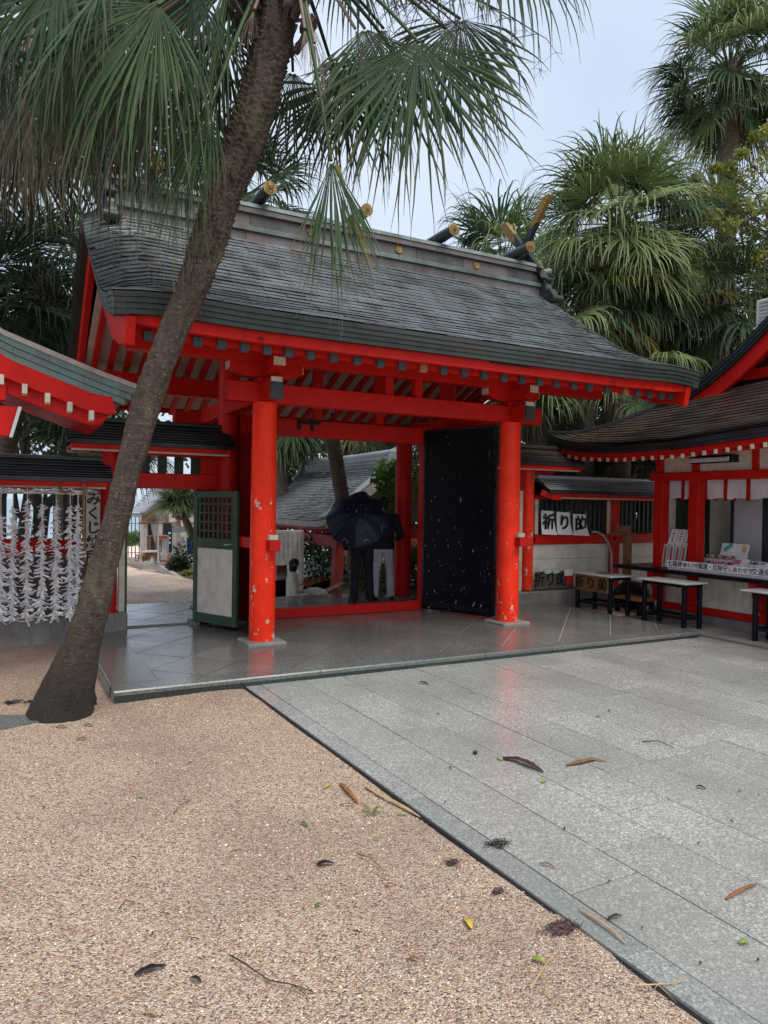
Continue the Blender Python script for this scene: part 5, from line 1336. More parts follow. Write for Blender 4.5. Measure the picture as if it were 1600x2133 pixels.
# ------------------------------------------------------------------ other palms
def ground_z(x, y): return land_z(x, y) if y > 3.4 else -.12
def palm(label, px, py, D, trunk_r, n, rad, pet, seed, mats, dead=0, lean=(0, 0), el=(75, -55), group='fan palms behind the gate', spread=2.0, nseg=42, droop=1.0, K=7, fibre=True, foot=None):
    c = at(px, py, D=D) if D > 0 else at(px, py, Y=-D); f = Vector((c.x - lean[0], c.y - lean[1], 0)); f.z = ground_z(f.x, f.y) - .1
    if foot: f = Vector(foot)
    t = thing('palm_tree', label, 'palm tree', f, group)
    m = f.lerp(c, .5) + Vector((lean[0] * .15, lean[1] * .15, 0))
    palm_trunk(t, [f, f.lerp(m, .5), m, m.lerp(c, .5), c + Vector((0, 0, .1))], [trunk_r * 1.25, trunk_r, trunk_r, trunk_r, trunk_r * 1.15], ring=.10)
    if fibre:
        mb = MB()
        for i in range(40):
            a = random.uniform(0, 6.28); z = random.uniform(-.5, .1); o_ = Vector((math.cos(a), math.sin(a), 0)); mb.bar(c + o_ * trunk_r + Vector((0, 0, z - .05)), c + o_ * (trunk_r + random.uniform(.05, .2)) + Vector((0, 0, z + .15)), .04, .015, o_)
        part('leaf_base', mb, 'fibre', t, kind='stuff')
    palm_crown(t, c, n, rad, pet, seed, mats, el=el, dead=dead, spread=spread, nseg=nseg, droop=droop, K=K, pr=.016)
    return t
GD, GN, GL, GY = 'frond_dark', 'frond_green', 'frond_light', 'frond_yellow'
palm('big fan palm with pale drooping leaf tips right of the gate ridge', 1290, 470, 12.5, .17, 60, 1.08, .95, 11, (GN, GL, GL), dead=7, el=(80, -65), nseg=46, droop=1.0)
palm('tall fan palm standing highest at the upper right of the sky', 1520, 150, 14.5, .18, 56, 1.0, .95, 12, (GN, GN, GL), dead=10, el=(82, -68), nseg=44, droop=1.0)
palm('fan palm with a brown skirt between the gate eave and the shop roof', 1225, 640, 12.4, .15, 34, .95, .75, 13, (GL, GN, GY), dead=12, el=(55, -70), droop=1.4)
palm('fan palm with yellowing leaves over the shop roof', 1370, 600, 13.4, .15, 32, .95, .8, 14, (GN, GL, GY), dead=9, el=(60, -68), droop=1.3)
palm('dark fan palm at the right behind the yellow leaved tree', 1490, 520, 14.0, .16, 34, 1.05, 1.0, 15, (GN, GL), dead=5, el=(75, -60))
palm('low dark fan palm beside the white roof box', 1500, 640, 13.0, .15, 28, 1.0, .9, 16, (GN, GL, GD), dead=4, el=(60, -65))
palm('distant fan palm peeping over the gate ridge by the finial', 1045, 560, 17, .15, 22, 1.3, 1.1, 17, (GL, GN), el=(85, -20), droop=1.6)
palm('fan palm with a ringed grey trunk close behind the right gate column', 1120, 770, 12.6, .12, 14, .95, .7, 18, (GD, GN, GL), dead=12, el=(30, -70), droop=1.4, foot=None)
palm('dead leaved palm hanging brown under the right gate eave', 1300, 760, 12.2, .14, 8, .9, .7, 19, (GN, GL), dead=16, el=(20, -60), droop=1.5)
palm('young fan palm behind the right fence roof', 1245, 990, -2.3, .06, 12, .78, .40, 20, (GD, GN), el=(82, 8), droop=.5, spread=1.7)
palm('young fan palm close behind the fence slats', 1180, 1120, -2.5, .06, 13, .62, .40, 21, (GD, GN, GL), el=(75, -15), droop=.8, spread=1.8)
palm('young fan palm behind the fence next to the shop', 1318, 985, -2.2, .06, 11, .75, .40, 22, (GN, GD), el=(80, 10), droop=.5, spread=1.7)
# left side
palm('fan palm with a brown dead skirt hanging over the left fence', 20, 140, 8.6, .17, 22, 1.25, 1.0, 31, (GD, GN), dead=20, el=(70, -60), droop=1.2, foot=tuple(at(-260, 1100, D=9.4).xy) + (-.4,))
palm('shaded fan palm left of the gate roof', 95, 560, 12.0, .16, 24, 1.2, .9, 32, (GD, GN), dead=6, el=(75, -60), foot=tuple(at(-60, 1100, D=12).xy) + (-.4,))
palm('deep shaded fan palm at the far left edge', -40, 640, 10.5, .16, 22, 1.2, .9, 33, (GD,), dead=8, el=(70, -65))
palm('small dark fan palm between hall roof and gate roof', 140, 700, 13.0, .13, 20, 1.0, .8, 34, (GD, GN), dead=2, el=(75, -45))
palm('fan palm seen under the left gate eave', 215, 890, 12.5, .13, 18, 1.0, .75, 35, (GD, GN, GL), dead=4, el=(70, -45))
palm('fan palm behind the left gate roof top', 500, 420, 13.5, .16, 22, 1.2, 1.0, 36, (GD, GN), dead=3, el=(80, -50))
# beyond the gateway
palm('leaning palm trunk seen through the gateway before the tiled roof', 668, 760, 13.2, .135, 18, 1.0, .8, 41, (GD, GN, GL), dead=5, el=(60, -45), lean=(-.35, -.3), droop=1.4, foot=tuple(at(772, 1250, D=13.2).xy) + (-1.2,))
palm('fan palm with hanging pale leaves at the left of the gateway view', 590, 860, 19.0, .15, 22, 1.1, .8, 42, (GN, GL, GD), dead=5, el=(60, -65), droop=1.5)
palm('yellow leaved fan palm above the tiled roof', 760, 880, 20.0, .14, 14, 1.0, .6, 43, (GY, GD), dead=10, el=(30, -75), droop=.9)
palm('young palm at the foot of the right gate post beyond the sill', 880, 1210, 12.4, .07, 12, .7, .35, 44, (GN, GL), el=(75, 0), droop=.7)
palm('young palm behind the man in grey trousers', 795, 1230, 13.4, .07, 12, .75, .35, 45, (GN, GL, GY), el=(70, 0), droop=.7)
palm('bushy palm over the roof seen through the side gate', 372, 1048, 23, .12, 30, .75, .22, 46, (GN, GL), dead=0, el=(85, -20), droop=.6, foot=tuple(at(432, 1165, D=25).xy) + (-1.0,))
# a lone light leaf lying across the gate eave by the right verge
# ------------------------------------------------------------------ broadleaf trees and shrubs
def tree_px(label, px, py, D, h, r, seed, mat, name='broadleaf_tree', cat='tree', **k):
    c = at(px, py, D=D); z = ground_z(c.x, c.y); return broadleaf(name, label, cat, (c.x, c.y, z - .05), h, r, seed, mat, **k)
ot = thing('broadleaf_tree', 'olive leaved tree reaching in at the right edge above the shop', 'tree', (at(1720, 560, D=12.5).x, at(1720, 560, D=12.5).y, -1.0))
g_ = random.Random(5); cl = []
for px, py, r_ in ((1600, 330, .26), (1560, 370, .24), (1520, 350, .14), (1500, 400, .22), (1460, 400, .16), (1540, 430, .24), (1590, 420, .28), (1480, 450, .20), (1450, 370, .10), (1600, 480, .26), (1560, 490, .22), (1520, 470, .18), (1580, 530, .16), (1600, 270, .14), (1570, 285, .08), (1640, 400, .4), (1650, 300, .35), (1660, 500, .4), (1545, 320, .10), (1490, 350, .08)):
    cl.append((tuple(at(px, py, D=12.2 + g_.uniform(-.5, .5))), r_))
mb = MB(); b0 = at(1720, 560, D=12.5); mb.tube([(b0.x, b0.y, -1.1), (b0.x, b0.y, b0.z * .6), tuple(b0)], [.13, .11, .08], 9)
for c, r_ in cl:
    c = Vector(c); s0 = b0 + Vector((0, 0, g_.uniform(-.5, .3))); m0 = s0.lerp(c, .55) + Vector((g_.uniform(-.1, .1), 0, g_.uniform(.0, .2))); mb.tube([s0, m0, c], [.03, .014, .005], 5)
    for _ in range(4): e0 = c + Vector((g_.gauss(0, r_), g_.gauss(0, r_), g_.gauss(0, r_ * .7))); mb.tube([m0.lerp(c, .6), e0], [.007, .002], 4)
part('trunk', mb, 'bark_dark', ot, shade=60)
part('crown', leaf_mesh(cl, 190, .075, 51), 'leaf_olive', ot)
GB = 'dark trees behind the shrine'
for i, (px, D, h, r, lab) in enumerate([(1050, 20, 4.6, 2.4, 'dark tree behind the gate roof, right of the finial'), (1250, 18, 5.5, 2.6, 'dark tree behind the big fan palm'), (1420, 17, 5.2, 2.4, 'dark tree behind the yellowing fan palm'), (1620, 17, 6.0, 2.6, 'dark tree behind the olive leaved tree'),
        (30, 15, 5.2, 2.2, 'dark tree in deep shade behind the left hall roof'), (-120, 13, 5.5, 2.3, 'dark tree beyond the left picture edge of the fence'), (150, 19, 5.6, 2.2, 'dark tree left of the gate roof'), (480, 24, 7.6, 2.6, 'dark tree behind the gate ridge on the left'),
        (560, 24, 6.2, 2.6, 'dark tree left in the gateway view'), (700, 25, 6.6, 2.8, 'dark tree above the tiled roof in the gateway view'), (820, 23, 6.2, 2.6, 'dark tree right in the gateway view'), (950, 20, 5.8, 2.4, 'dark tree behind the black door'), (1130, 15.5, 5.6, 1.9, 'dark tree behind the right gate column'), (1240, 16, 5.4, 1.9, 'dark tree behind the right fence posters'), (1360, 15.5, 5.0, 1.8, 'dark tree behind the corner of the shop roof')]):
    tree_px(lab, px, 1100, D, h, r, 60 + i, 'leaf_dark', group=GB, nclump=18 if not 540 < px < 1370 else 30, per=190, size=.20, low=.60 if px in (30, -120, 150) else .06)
tree_px('bright green shrub in front of the tiled roof beyond the gate', 818, 1100, 13.8, 3.5, .5, 81, 'leaf_green', name='shrub', cat='shrub', nclump=14, per=150, size=.09, low=.7, trunk_r=.03)
tree_px('tall green shrub between the rear column and the door post', 874, 1100, 13.0, 4.1, .62, 82, 'leaf_green', name='shrub', cat='shrub', nclump=16, per=150, size=.075, low=.2, trunk_r=.04)
tree_px('dark shrub under the pavilion eave in the gateway view', 665, 1200, 16.5, 1.9, .95, 83, 'leaf_dark', name='shrub', cat='shrub', nclump=14, per=160, size=.10, low=.1, trunk_r=.04)
tree_px('dark shrub behind the young palms at the right of the gateway', 815, 1200, 15.5, 1.7, .8, 84, 'leaf_dark', name='shrub', cat='shrub', nclump=12, per=150, size=.10, low=.1, trunk_r=.04)
# dark bare tree leaning behind the left fence, its fork seen between the slats
ft = thing('leaning_tree', 'dark forked tree trunk seen between the left fence slats', 'tree', (-3.2, 5.5, -.6))
a0 = at(62, 1140, D=14); a1 = at(88, 1060, D=14); a2 = at(70, 1030, D=14); a3 = at(130, 1020, D=14.5); a4 = at(60, 960, D=14)
a0.z = -.9
part('trunk', MB().tube([a0, a0.lerp(a1, .6), a1, a2, a4], [.20, .16, .15, .13, .10], 10), 'bark_dark', ft, shade=60); part('limb', MB().tube([a1, a1.lerp(a3, .5), a3, a3 + Vector((.6, 0, .8))], [.11, .09, .07, .05], 8), 'bark_dark', ft, shade=60)
b1 = at(5, 520, D=11); b2 = at(70, 495, D=11); b3 = at(150, 505, D=11.5)
part('limb', MB().tube([b1 - Vector((.6, 0, .6)), b1, b2, b3, b3 + Vector((.3, 0, -.4))], [.09, .075, .06, .045, .03], 8), 'bark_dark', ft, shade=60)
def dashes(parent, o, rv, dv, cols, rows, dx, dy, mat, fat=1.0):
    """small illegible characters, too far off to read: one joined set of strokes"""
    mb = MB(); nv = rv.cross(dv).normalized() * .002
    for c in range(cols):
        for r in range(rows):
            if random.random() < .08: continue
            p = o + rv * (dx * c) + dv * (dy * r); s = min(dx, dy) * .36 * fat
            for _ in range(3):
                a = p + rv * random.uniform(-s, s) * .6 + dv * random.uniform(-s, s) * .8; b = a + (rv * s * 1.1 if random.random() < .5 else dv * s * 1.1); mb.bar(a, b, s * .28, .003, nv)
    return part('small_print', mb, mat, parent)
# ------------------------------------------------------------------ pavilion with a tiled roof beyond the gateway
pv = thing('water_pavilion', 'open red pavilion with a grey tiled roof seen through the gateway', 'pavilion', (5.2, 9.0, -1.1))
PX0, PXR, PY0, PY1 = 3.25, 4.88, 6.0, 11.0
def pv_S(u, v): return (PXR - .12 - (PXR - .12 - PX0) * v, u, 2.33 + (1.10 - 2.33) * (v ** .82) + .05 * max(0, abs(u - 8.5) - 1.6) ** 2 * v)
part('roof_deck', MB().rings([[tuple(Vector(pv_S(y, v)) - Vector((0, 0, .012 if s_ == 0 else .04))) for v, s_ in ((0, 0), (.3, 0), (.6, 0), (1, 0), (1, 1), (.6, 1), (.3, 1), (0, 1))] for y in np.linspace(PY0, PY1, 8)]), 'copper_black', pv)
plated_roof(pv, 'roof_tile', pv_S, PY0, PY1, 30, .26, 'tile_grey', keep=300, lip=.018, jit=.008, gap=.008)
part('roof_far_side', MB().add([(PXR, PY0, 2.33), (PXR, PY1, 2.33), (6.5, PY1, 1.05), (6.5, PY0, 1.05)], [(0, 1, 2, 3)]), 'tile_grey', pv)
part('eave_fascia', MB().path([(PX0 + .02, y, 1.04 + .05 * max(0, abs(y - 8.5) - 1.6) ** 2) for y in np.linspace(PY0, PY1, 14)], .06, .12), 'wood_grey', pv)
part('eave_board', MB().path([(PX0 + .12, y, .955 + .05 * max(0, abs(y - 8.5) - 1.6) ** 2) for y in np.linspace(PY0 + .1, PY1, 14)], .05, .06), 'red_faded', pv)
for y in np.arange(PY0 + .15, PY1, .16): part('rafter', MB().bar((PX0 + .10, y, .90), (PX0 + .85, y, 1.18), .05, .06), 'red_faded', pv)
for k, y in enumerate(np.arange(PY0, PY0 + .30, .15)):
    part('verge_tile', MB().path([tuple(Vector(pv_S(y + .06, v)) + Vector((0, 0, .05))) for v in np.linspace(0, 1, 10)], .12, .08), 'tile_light', pv, .02)
part('verge_board', MB().path([tuple(Vector(pv_S(PY0, v)) + Vector((0, -.03, -.10))) for v in np.linspace(0, 1, 10)], .06, .16), 'wood_grey', pv)
part('ridge_wall', MB().box(PXR - .14, PXR + .14, PY0 + .1, PY1 - .1, 2.30, 2.50), 'tile_grey', pv, .01)
for z, w in ((2.36, .17), (2.43, .16)): part('ridge_course', MB().box(PXR - w, PXR + w, PY0 + .08, PY1 - .08, z, z + .022), 'tile_light', pv, .005)
part('ridge_cap', MB().tube([(PXR, PY0 - .05, 2.60), (PXR, PY0 + .2, 2.56), (PXR, 8, 2.54), (PXR, PY1 - .1, 2.56), (PXR, PY1 + .15, 2.64)], .095, 12), 'tile_light', pv, shade=40)
for y, s in ((PY0, -1), (PY1, 1)):
    part('ridge_end', MB().prism([(PXR - .16, y, 2.62), (PXR - .22, y, 2.40), (PXR - .30, y, 2.24), (PXR - .42, y, 2.14), (PXR - .40, y, 2.06), (PXR - .2, y, 2.10), (PXR + .2, y, 2.10), (PXR + .22, y, 2.40), (PXR + .16, y, 2.62)], (0, s * .12, 0)), 'tile_light', pv, .02)
for a, b in (((3.75, 6.35), (3.66, 6.35)), ((3.75, 9.9), (3.66, 9.9)), ((6.0, 6.35), (6.09, 6.35)), ((6.0, 9.9), (6.09, 9.9))):
    part('post', MB().bar((b[0], b[1], -1.15), (a[0], a[1], .98), .20, .20, (0, 1, 0)), 'red_faded', pv, .01)
for x in (3.74, 6.0): part('tie_beam', MB().box(x - .06, x + .06, 6.46, 9.80, .56, .80), 'red_faded', pv, .008); part('plate_beam', MB().box(x - .07, x + .07, 6.0, 10.4, .92, 1.02), 'red_faded', pv, .008)
for y in (6.35, 9.9): part('tie_beam', MB().box(3.86, 5.92, y - .06, y + .06, .50, .72), 'red_faded', pv, .008)
for y in (7.6, 8.3): part('strut', MB().box(3.70, 3.78, y - .05, y + .05, .80, .92), 'red_faded', pv, .004)
part('basin', MB().box(4.2, 5.5, 7.2, 9.2, -1.15, -.45), 'concrete', pv, .05)
# notice board at the left of the gateway view
nb_ = thing('notice_board', 'white notice board with lines of writing left in the gateway view', 'notice board', (2.95, 8.2, -1.1))
q = at(602, 1140, D=15.2)
part('panel', MB().box(q.x - .55, q.x + .34, q.y, q.y + .05, q.z - .38, q.z + .36), 'white', nb_, .01)
for dx in (-.5, .28): part('post', MB().box(q.x + dx, q.x + dx + .08, q.y + .052, q.y + .13, -1.2, q.z + .40), 'red_faded', nb_, .005)
dashes(nb_, Vector((q.x - .42, q.y - .004, q.z + .27)), Vector((1, 0, 0)), Vector((0, 0, -1)), 7, 12, .10, .045, 'ink')
# pale post and sticks of the offering stand
q = at(628, 1150, D=14.2); pp = part('white_post', MB().tube([(q.x, q.y, -1.1), (q.x, q.y, q.z + .30)], .05, 10), 'white', None, shade=40); tag(pp, 'slim white post beside the pavilion leg', 'post')
wr = thing('writing_stand', 'small wooden rest leaning by the pavilion leg beyond the paving', 'stand', tuple(at(690, 1240, D=13.6)))
q = at(690, 1228, D=13.6); part('plank', MB().bar(q + Vector((-.30, 0, -.12)), q + Vector((.25, 0, .12)), .25, .03), 'wood', wr, .004); part('leg', MB().bar(q + Vector((.1, 0, 0)), q + Vector((.12, 0, -.85)), .05, .05), 'wood', wr)
# handrail running down the steps
hr = thing('handrail', 'pale metal handrail sloping behind the two visitors', 'handrail', (3.6, 4.6, -.6))
a, b = at(740, 1228, D=13.2), at(822, 1166, D=13.8)
part('rail', MB().tube([a - (b - a) * .2, a, b, b + (b - a) * .2], .025, 10), 'concrete_light', hr, shade=40)
for t in (-.1, .5, 1.1): p = a.lerp(b, t); part('post', MB().tube([p, (p.x, p.y, -1.1)], .02, 8), 'concrete_light', hr, shade=40)
bamb = thing('bamboo_sticks', 'bundle of thin bamboo sticks by the pavilion leg', 'sticks', tuple(at(650, 1210, D=13.0)))
for i in range(9):
    p = at(622 + 3 * i, 1222 - 2 * (i % 3), D=13.0); e = at(640 + 5.5 * i, 1198 + (i * 7) % 16, D=13.1); part('stick', MB().tube([p, e], .008, 5), 'wood_orange', bamb)

# ------------------------------------------------------------------ what the side gate shows
DB = 27.0
bl = thing('rest_house', 'cream rest house with a grey roof seen through the side gate', 'house', tuple(at(330, 1175, D=DB)))
def B(px, py, D=DB): return at(px, py, D=D)
def slabpx(name, pts, mat, depth, D=DB, parent=bl, bevel=0):
    P = [B(a, b, D) for a, b in pts]; return part(name, MB().prism(P, FW * depth), mat, parent, bevel)
slabpx('wall', [(292, 1068), (345, 1068), (345, 1166), (292, 1166)], 'plaster', 2.0, DB + 1.2)
slabpx('wall', [(352, 1045), (430, 1040), (430, 1165), (352, 1166)], 'plaster', 2.0, DB + .6)
slabpx('wall_band', [(290, 1088), (430, 1088), (430, 1092), (290, 1092)], 'wood', .08, DB + .45)
for x in (297, 304, 312, 318): slabpx('wall_strip', [(x, 1070), (x + 1.2, 1070), (x + 1.2, 1087), (x, 1087)], 'wood', .06, DB + 1.1)
for x in (299, 330): slabpx('column', [(x, 1086), (x + 8, 1086), (x + 8, 1160), (x, 1160)], 'plaster', .15, DB + .9)
slabpx('doorway', [(309, 1092), (329, 1092), (329, 1152), (309, 1152)], 'dark_metal', .1, DB + 1.08)
slabpx('drape', [(313, 1087), (330, 1087), (330, 1142), (322, 1128), (316, 1104)], 'grey_metal', .04, DB + .98)
slabpx('doorway', [(340, 1090), (356, 1090), (356, 1150), (340, 1150)], 'coat_black', .1, DB + .42)
slabpx('louvre_window', [(368, 1068), (377, 1068), (377, 1094), (368, 1094)], 'wood_grey', .08, DB + .5)
for k in range(6): slabpx('louvre', [(368.5, 1069 + k * 4), (376.5, 1069 + k * 4), (376.5, 1071 + k * 4), (368.5, 1071 + k * 4)], 'wood', .05, DB + .44)
slabpx('doorway', [(367, 1108), (377, 1108), (377, 1152), (367, 1152)], 'wood_grey', .1, DB + .5)
slabpx('column', [(377, 1062), (386, 1062), (386, 1158), (377, 1158)], 'plaster', .2, DB + .35)
# main roof slope, tiles in courses
ra, rb, rc, rd = B(268, 1070, 26), B(296, 1072, 26), B(372, 1012, 29), B(318, 1012, 31)
def rs_S(u, v): p = (rd.lerp(rc, u)).lerp(ra.lerp(rb, u), v); return (p.x, p.y, p.z)
part('roof_under', MB().rings([[ra, rb, rb - Vector((0, 0, .1)), ra - Vector((0, 0, .1))], [rd, rc, rc - Vector((0, 0, .1)), rd - Vector((0, 0, .1))]]), 'tile_grey', bl)
plated_roof(bl, 'roof_tile', rs_S, 0, 1, 12, .16, 'tile_light', keep=110, lip=.03, jit=.01, gap=.004)
part('verge', MB().bar(rb, rc, .14, .16), 'tile_grey', bl, .01)
part('gable_board', MB().bar(rb - Vector((0, 0, .22)), rc - Vector((0, 0, .22)), .06, .18), 'wood', bl)
part('gable_wall', MB().prism([B(294, 1070, 28), B(352, 1070, 28), B(352, 1030, 28)], FW * .3), 'plaster', bl)
slabpx('awning', [(345, 1110), (377, 1096), (378, 1109), (350, 1111)], 'tile_grey', .9, DB - .8)
slabpx('wall_sconce', [(298, 1092), (302, 1092), (302, 1100), (298, 1100)], 'cream', .1, DB + .85)
bs = thing('blue_banner', 'tall blue banner against the rest house wall', 'banner', tuple(B(394, 1160, 24)))
slabpx('cloth', [(390, 1120), (401, 1119), (401, 1155), (390, 1156)], 'blue', .04, 24, bs); slabpx('pole', [(388.6, 1116), (389.6, 1116), (389.6, 1160), (388.6, 1160)], 'grey_metal', .04, 24, bs)
nbn = thing('navy_banner', 'dark navy banner with white marks hung by the doorway', 'banner', tuple(B(353, 1150, 25.5)))
slabpx('cloth', [(345, 1098), (358, 1102), (358, 1146), (350, 1146)], 'umbrella_navy', .04, 25.6, nbn)
for y in (1108, 1118, 1128): slabpx('mark', [(351, y), (356, y + 1), (355, y + 5), (351, y + 4)], 'white', .01, 25.56, nbn)
sb = thing('sign_board', 'white standing sign with a red heading before the rest house', 'sign', tuple(B(340, 1173, 23.5)))
slabpx('panel', [(327.5, 1114.5), (351.5, 1114.5), (351, 1175), (328, 1173)], 'white', .06, 23.5, sb)
slabpx('heading', [(330.5, 1117), (348.5, 1117), (348.5, 1122), (330.5, 1122)], 'signred', .01, 23.48, sb)
yaw_m = Matrix.Rotation(-YAW, 3, 'Z') @ ROT_S
dashes(sb, B(331.6, 1119.6, 23.46), CR, -CU, 7, 1, .036, .05, 'white')
lettering('縁\n結\nび\nの\nし\nお\nり', .115, 'ink', B(334, 1148, 23.47), yaw_m, sb, .01, line=.95)
dashes(sb, B(341, 1127, 23.46), CR, -CU, 2, 9, .085, .078, 'ink', 1.15)
slabpx('foot_strip', [(333, 1166.5), (348, 1166.5), (348, 1170), (333, 1170)], 'wood_orange', .01, 23.48, sb)
rs2 = thing('small_poster', 'blue and white poster on the rest house column', 'poster', tuple(B(381, 1130, 26.9)))
slabpx('sheet', [(378.5, 1118), (383, 1118), (383, 1141), (377.5, 1141)], 'white', .02, 26.9, rs2); slabpx('print', [(379, 1121), (382.4, 1121), (382, 1136), (378.6, 1136)], 'tile_light', .008, 26.88, rs2); slabpx('print', [(377, 1137), (382.5, 1137), (382.5, 1140), (377, 1140)], 'signred', .008, 26.88, rs2)
tb2 = thing('display_table', 'white topped table with a dark frame before the rest house', 'table', tuple(B(312, 1165, 24)))
slabpx('top', [(294, 1148), (328, 1148), (328, 1150.5), (294, 1151)], 'white', .6, 24, tb2); slabpx('skirt', [(303, 1151.5), (327, 1151.5), (327, 1168), (303, 1168)], 'wood', .5, 24.1, tb2)
for x in (298, 301): slabpx('leg', [(x, 1151.5), (x + 1.2, 1151.5), (x + 1.2, 1169), (x, 1169)], 'dark_metal', .05, 24, tb2)
fr = thing('frame_rack', 'dark timber frame rack standing behind the display table', 'rack', tuple(B(315, 1160, 25)))
slabpx('top_bar', [(304, 1115.5), (327, 1115.5), (327, 1117.5), (304, 1117.5)], 'wood', .08, 25, fr)
for x in (305.5, 311, 324): slabpx('post', [(x, 1117.7), (x + 1.6, 1117.7), (x + 1.6, 1160), (x, 1160)], 'wood', .08, 25, fr)
bn = thing('wooden_stool', 'low brown wooden stool left of the display table', 'stool', tuple(B(290, 1170, 23.6)))
slabpx('seat', [(281, 1156), (299, 1156), (299, 1158.5), (281, 1158.5)], 'wood_orange', .35, 23.6, bn, )
for x in (282, 287, 296): slabpx('leg', [(x, 1158.7), (x + 1.2, 1158.7), (x + 1.2, 1171), (x, 1171)], 'wood', .05, 23.65, bn)
tz = thing('stone_marker', 'little pale stone marker on the kerb before the table', 'stone', tuple(B(315, 1173, 22.8)))
slabpx('stone', [(311, 1175), (321, 1174), (319.5, 1164), (317, 1164), (316, 1158), (314.5, 1164), (312.5, 1165)], 'concrete_light', .15, 22.8, tz)
kg = thing('guardian_figure', 'small reddish clay guardian figure on the kerb beside the sign', 'figurine', tuple(B(351, 1185, 21)))
c = B(351, 1184, 21); k = 21 / 1500.
part('pedestal', MB().tube([c, c + CU * 5 * k, c + CU * 6 * k, c + CU * 13 * k], [5 * k, 4.6 * k, 4 * k, 4 * k], 10), 'red_faded', kg, shade=40)
part('figure', MB().tube([c + CU * 13 * k, c + CU * 17 * k, c + CU * 20 * k, c + CU * 23 * k, c + CU * 26 * k, c + CU * 29 * k], [3.4 * k, 4.2 * k, 2.2 * k, 2.8 * k, 2.2 * k, .5 * k], 10), 'red_faded', kg, shade=60)
pc = thing('planter', 'reddish pot with bushy fern by the rest house', 'planter', tuple(B(372, 1192, 20)))
c = B(372, 1192, 20); k = 20 / 1500.
part('pot', MB().tube([c, c + CU * 6 * k, c + CU * 9 * k], [6 * k, 8 * k, 8 * k], 14), 'red_faded', pc, shade=40); part('foliage', leaf_mesh([(tuple(c + CU * (14 + 8 * (i % 2)) * k + CR * (i - 2) * 6 * k), 9 * k) for i in range(5)], 130, .16, 91, name='foliage'), 'leaf_dark', pc)
pc2 = thing('shrub', 'pale green variegated shrub low beside the planter', 'shrub', tuple(B(392, 1206, 18)))
c = B(393, 1206, 18); k = 18 / 1500.
part('stem', MB().tube([c - CU * .1, c + CU * 6 * k], .02, 6), 'bark_dark', pc2); part('foliage', leaf_mesh([(tuple(c + CU * (5 + 6 * (i % 2)) * k + CR * (i - 2) * 5 * k), 7 * k) for i in range(5)], 130, .10, 92, name='foliage'), 'leaf_olive', pc2)
hg = thing('hedge', 'bright green hedge before the sea at the left of the side gate view', 'hedge', tuple(B(275, 1130, 30)))
part('foliage', leaf_mesh([(tuple(B(262 + 7 * i, 1118 + 5 * (i % 2), 30)), .30) for i in range(5)], 160, .16, 93, name='foliage'), 'leaf_green', hg)
wf = thing('wire_fence', 'thin dark post fence between the rest house and the sea', 'fence', tuple(B(275, 1165, 29)))
for x in (266, 273, 281, 289): slabpx('post', [(x, 1072), (x + 1, 1072), (x + 1, 1165), (x, 1165)], 'dark_metal', .06, 29, wf)
for y in (1074, 1090, 1135, 1150): slabpx('rail', [(262, y), (292, y), (292, y + 1.2), (262, y + 1.2)], 'dark_metal', .03, 28.9, wf)
kb = thing('rest_house_terrace', None, None, tuple(B(330, 1175, 22))); kb['kind'] = 'structure'
ka = [at(262, 1163, Z=-.86), at(330, 1178, Z=-.72), at(372, 1205, Z=-.40), at(410, 1232, Z=-.16)]
pa = MB()
for p, q in zip(ka, ka[1:]):
    n = Vector((.85, .45, 0)); pa.add([p + Vector((0, 0, .03)), q + Vector((0, 0, .03)), q + n * 9 + Vector((0, 0, .03)), p + n * 9 + Vector((0, 0, .03)), p - Vector((0, 0, .3)), q - Vector((0, 0, .3))], [(0, 1, 2, 3), (4, 5, 1, 0)])
part('terrace_paving', pa, 'granite_dark', kb)
part('kerb', MB().path([tuple(p + Vector((0, 0, .0))) for p in ka], .14, .12), 'concrete_light', kb)
sc = part('step_stone', MB().blob(tuple(at(297, 1190, Z=-.58)), (.42, .22, .05), 2), 'concrete_light', None, shade=60); tag(sc, 'flat grey stone at the kerb in the far sandy yard', 'stone')
rp = thing('rear_paving', None, None, (-.4, 3, 0)); rp['kind'] = 'structure'
for i in range(3):
    for j in range(4):
        x0 = -1.655 + i * .62; y0 = 1.55 + j * .50
# ------------------------------------------------------------------ visitors
def loft(mb, secs, seg=16):
    """closed surface through elliptic sections (centre, half-width, half-depth, right vec, fwd vec)"""
    rr = []
    for c, a, b, rv, fv in secs:
        c = Vector(c); rr.append([c + rv * (a * math.cos(2 * math.pi * k / seg)) + fv * (b * math.sin(2 * math.pi * k / seg)) for k in range(seg)])
    return mb.rings(rr)
def skin_body(name, verts, edges, radii, mat, parent, root=0):
    me = bpy.data.meshes.new(name); me.from_pydata([tuple(v) for v in verts], edges, []); me.update(); me.materials.append(M[mat])
    o = bpy.data.objects.new(name, me); col.objects.link(o); attach(o, parent)
    sk = o.modifiers.new('skin', 'SKIN'); sk.use_smooth_shade = True
    for i, r in enumerate(radii):
        sv = me.skin_vertices[0].data[i]; sv.radius = (r, r) if isinstance(r, (int, float)) else r; sv.use_root = (i == root)
    su = o.modifiers.new('sub', 'SUBSURF'); su.levels = 1; su.render_levels = 2
    return o
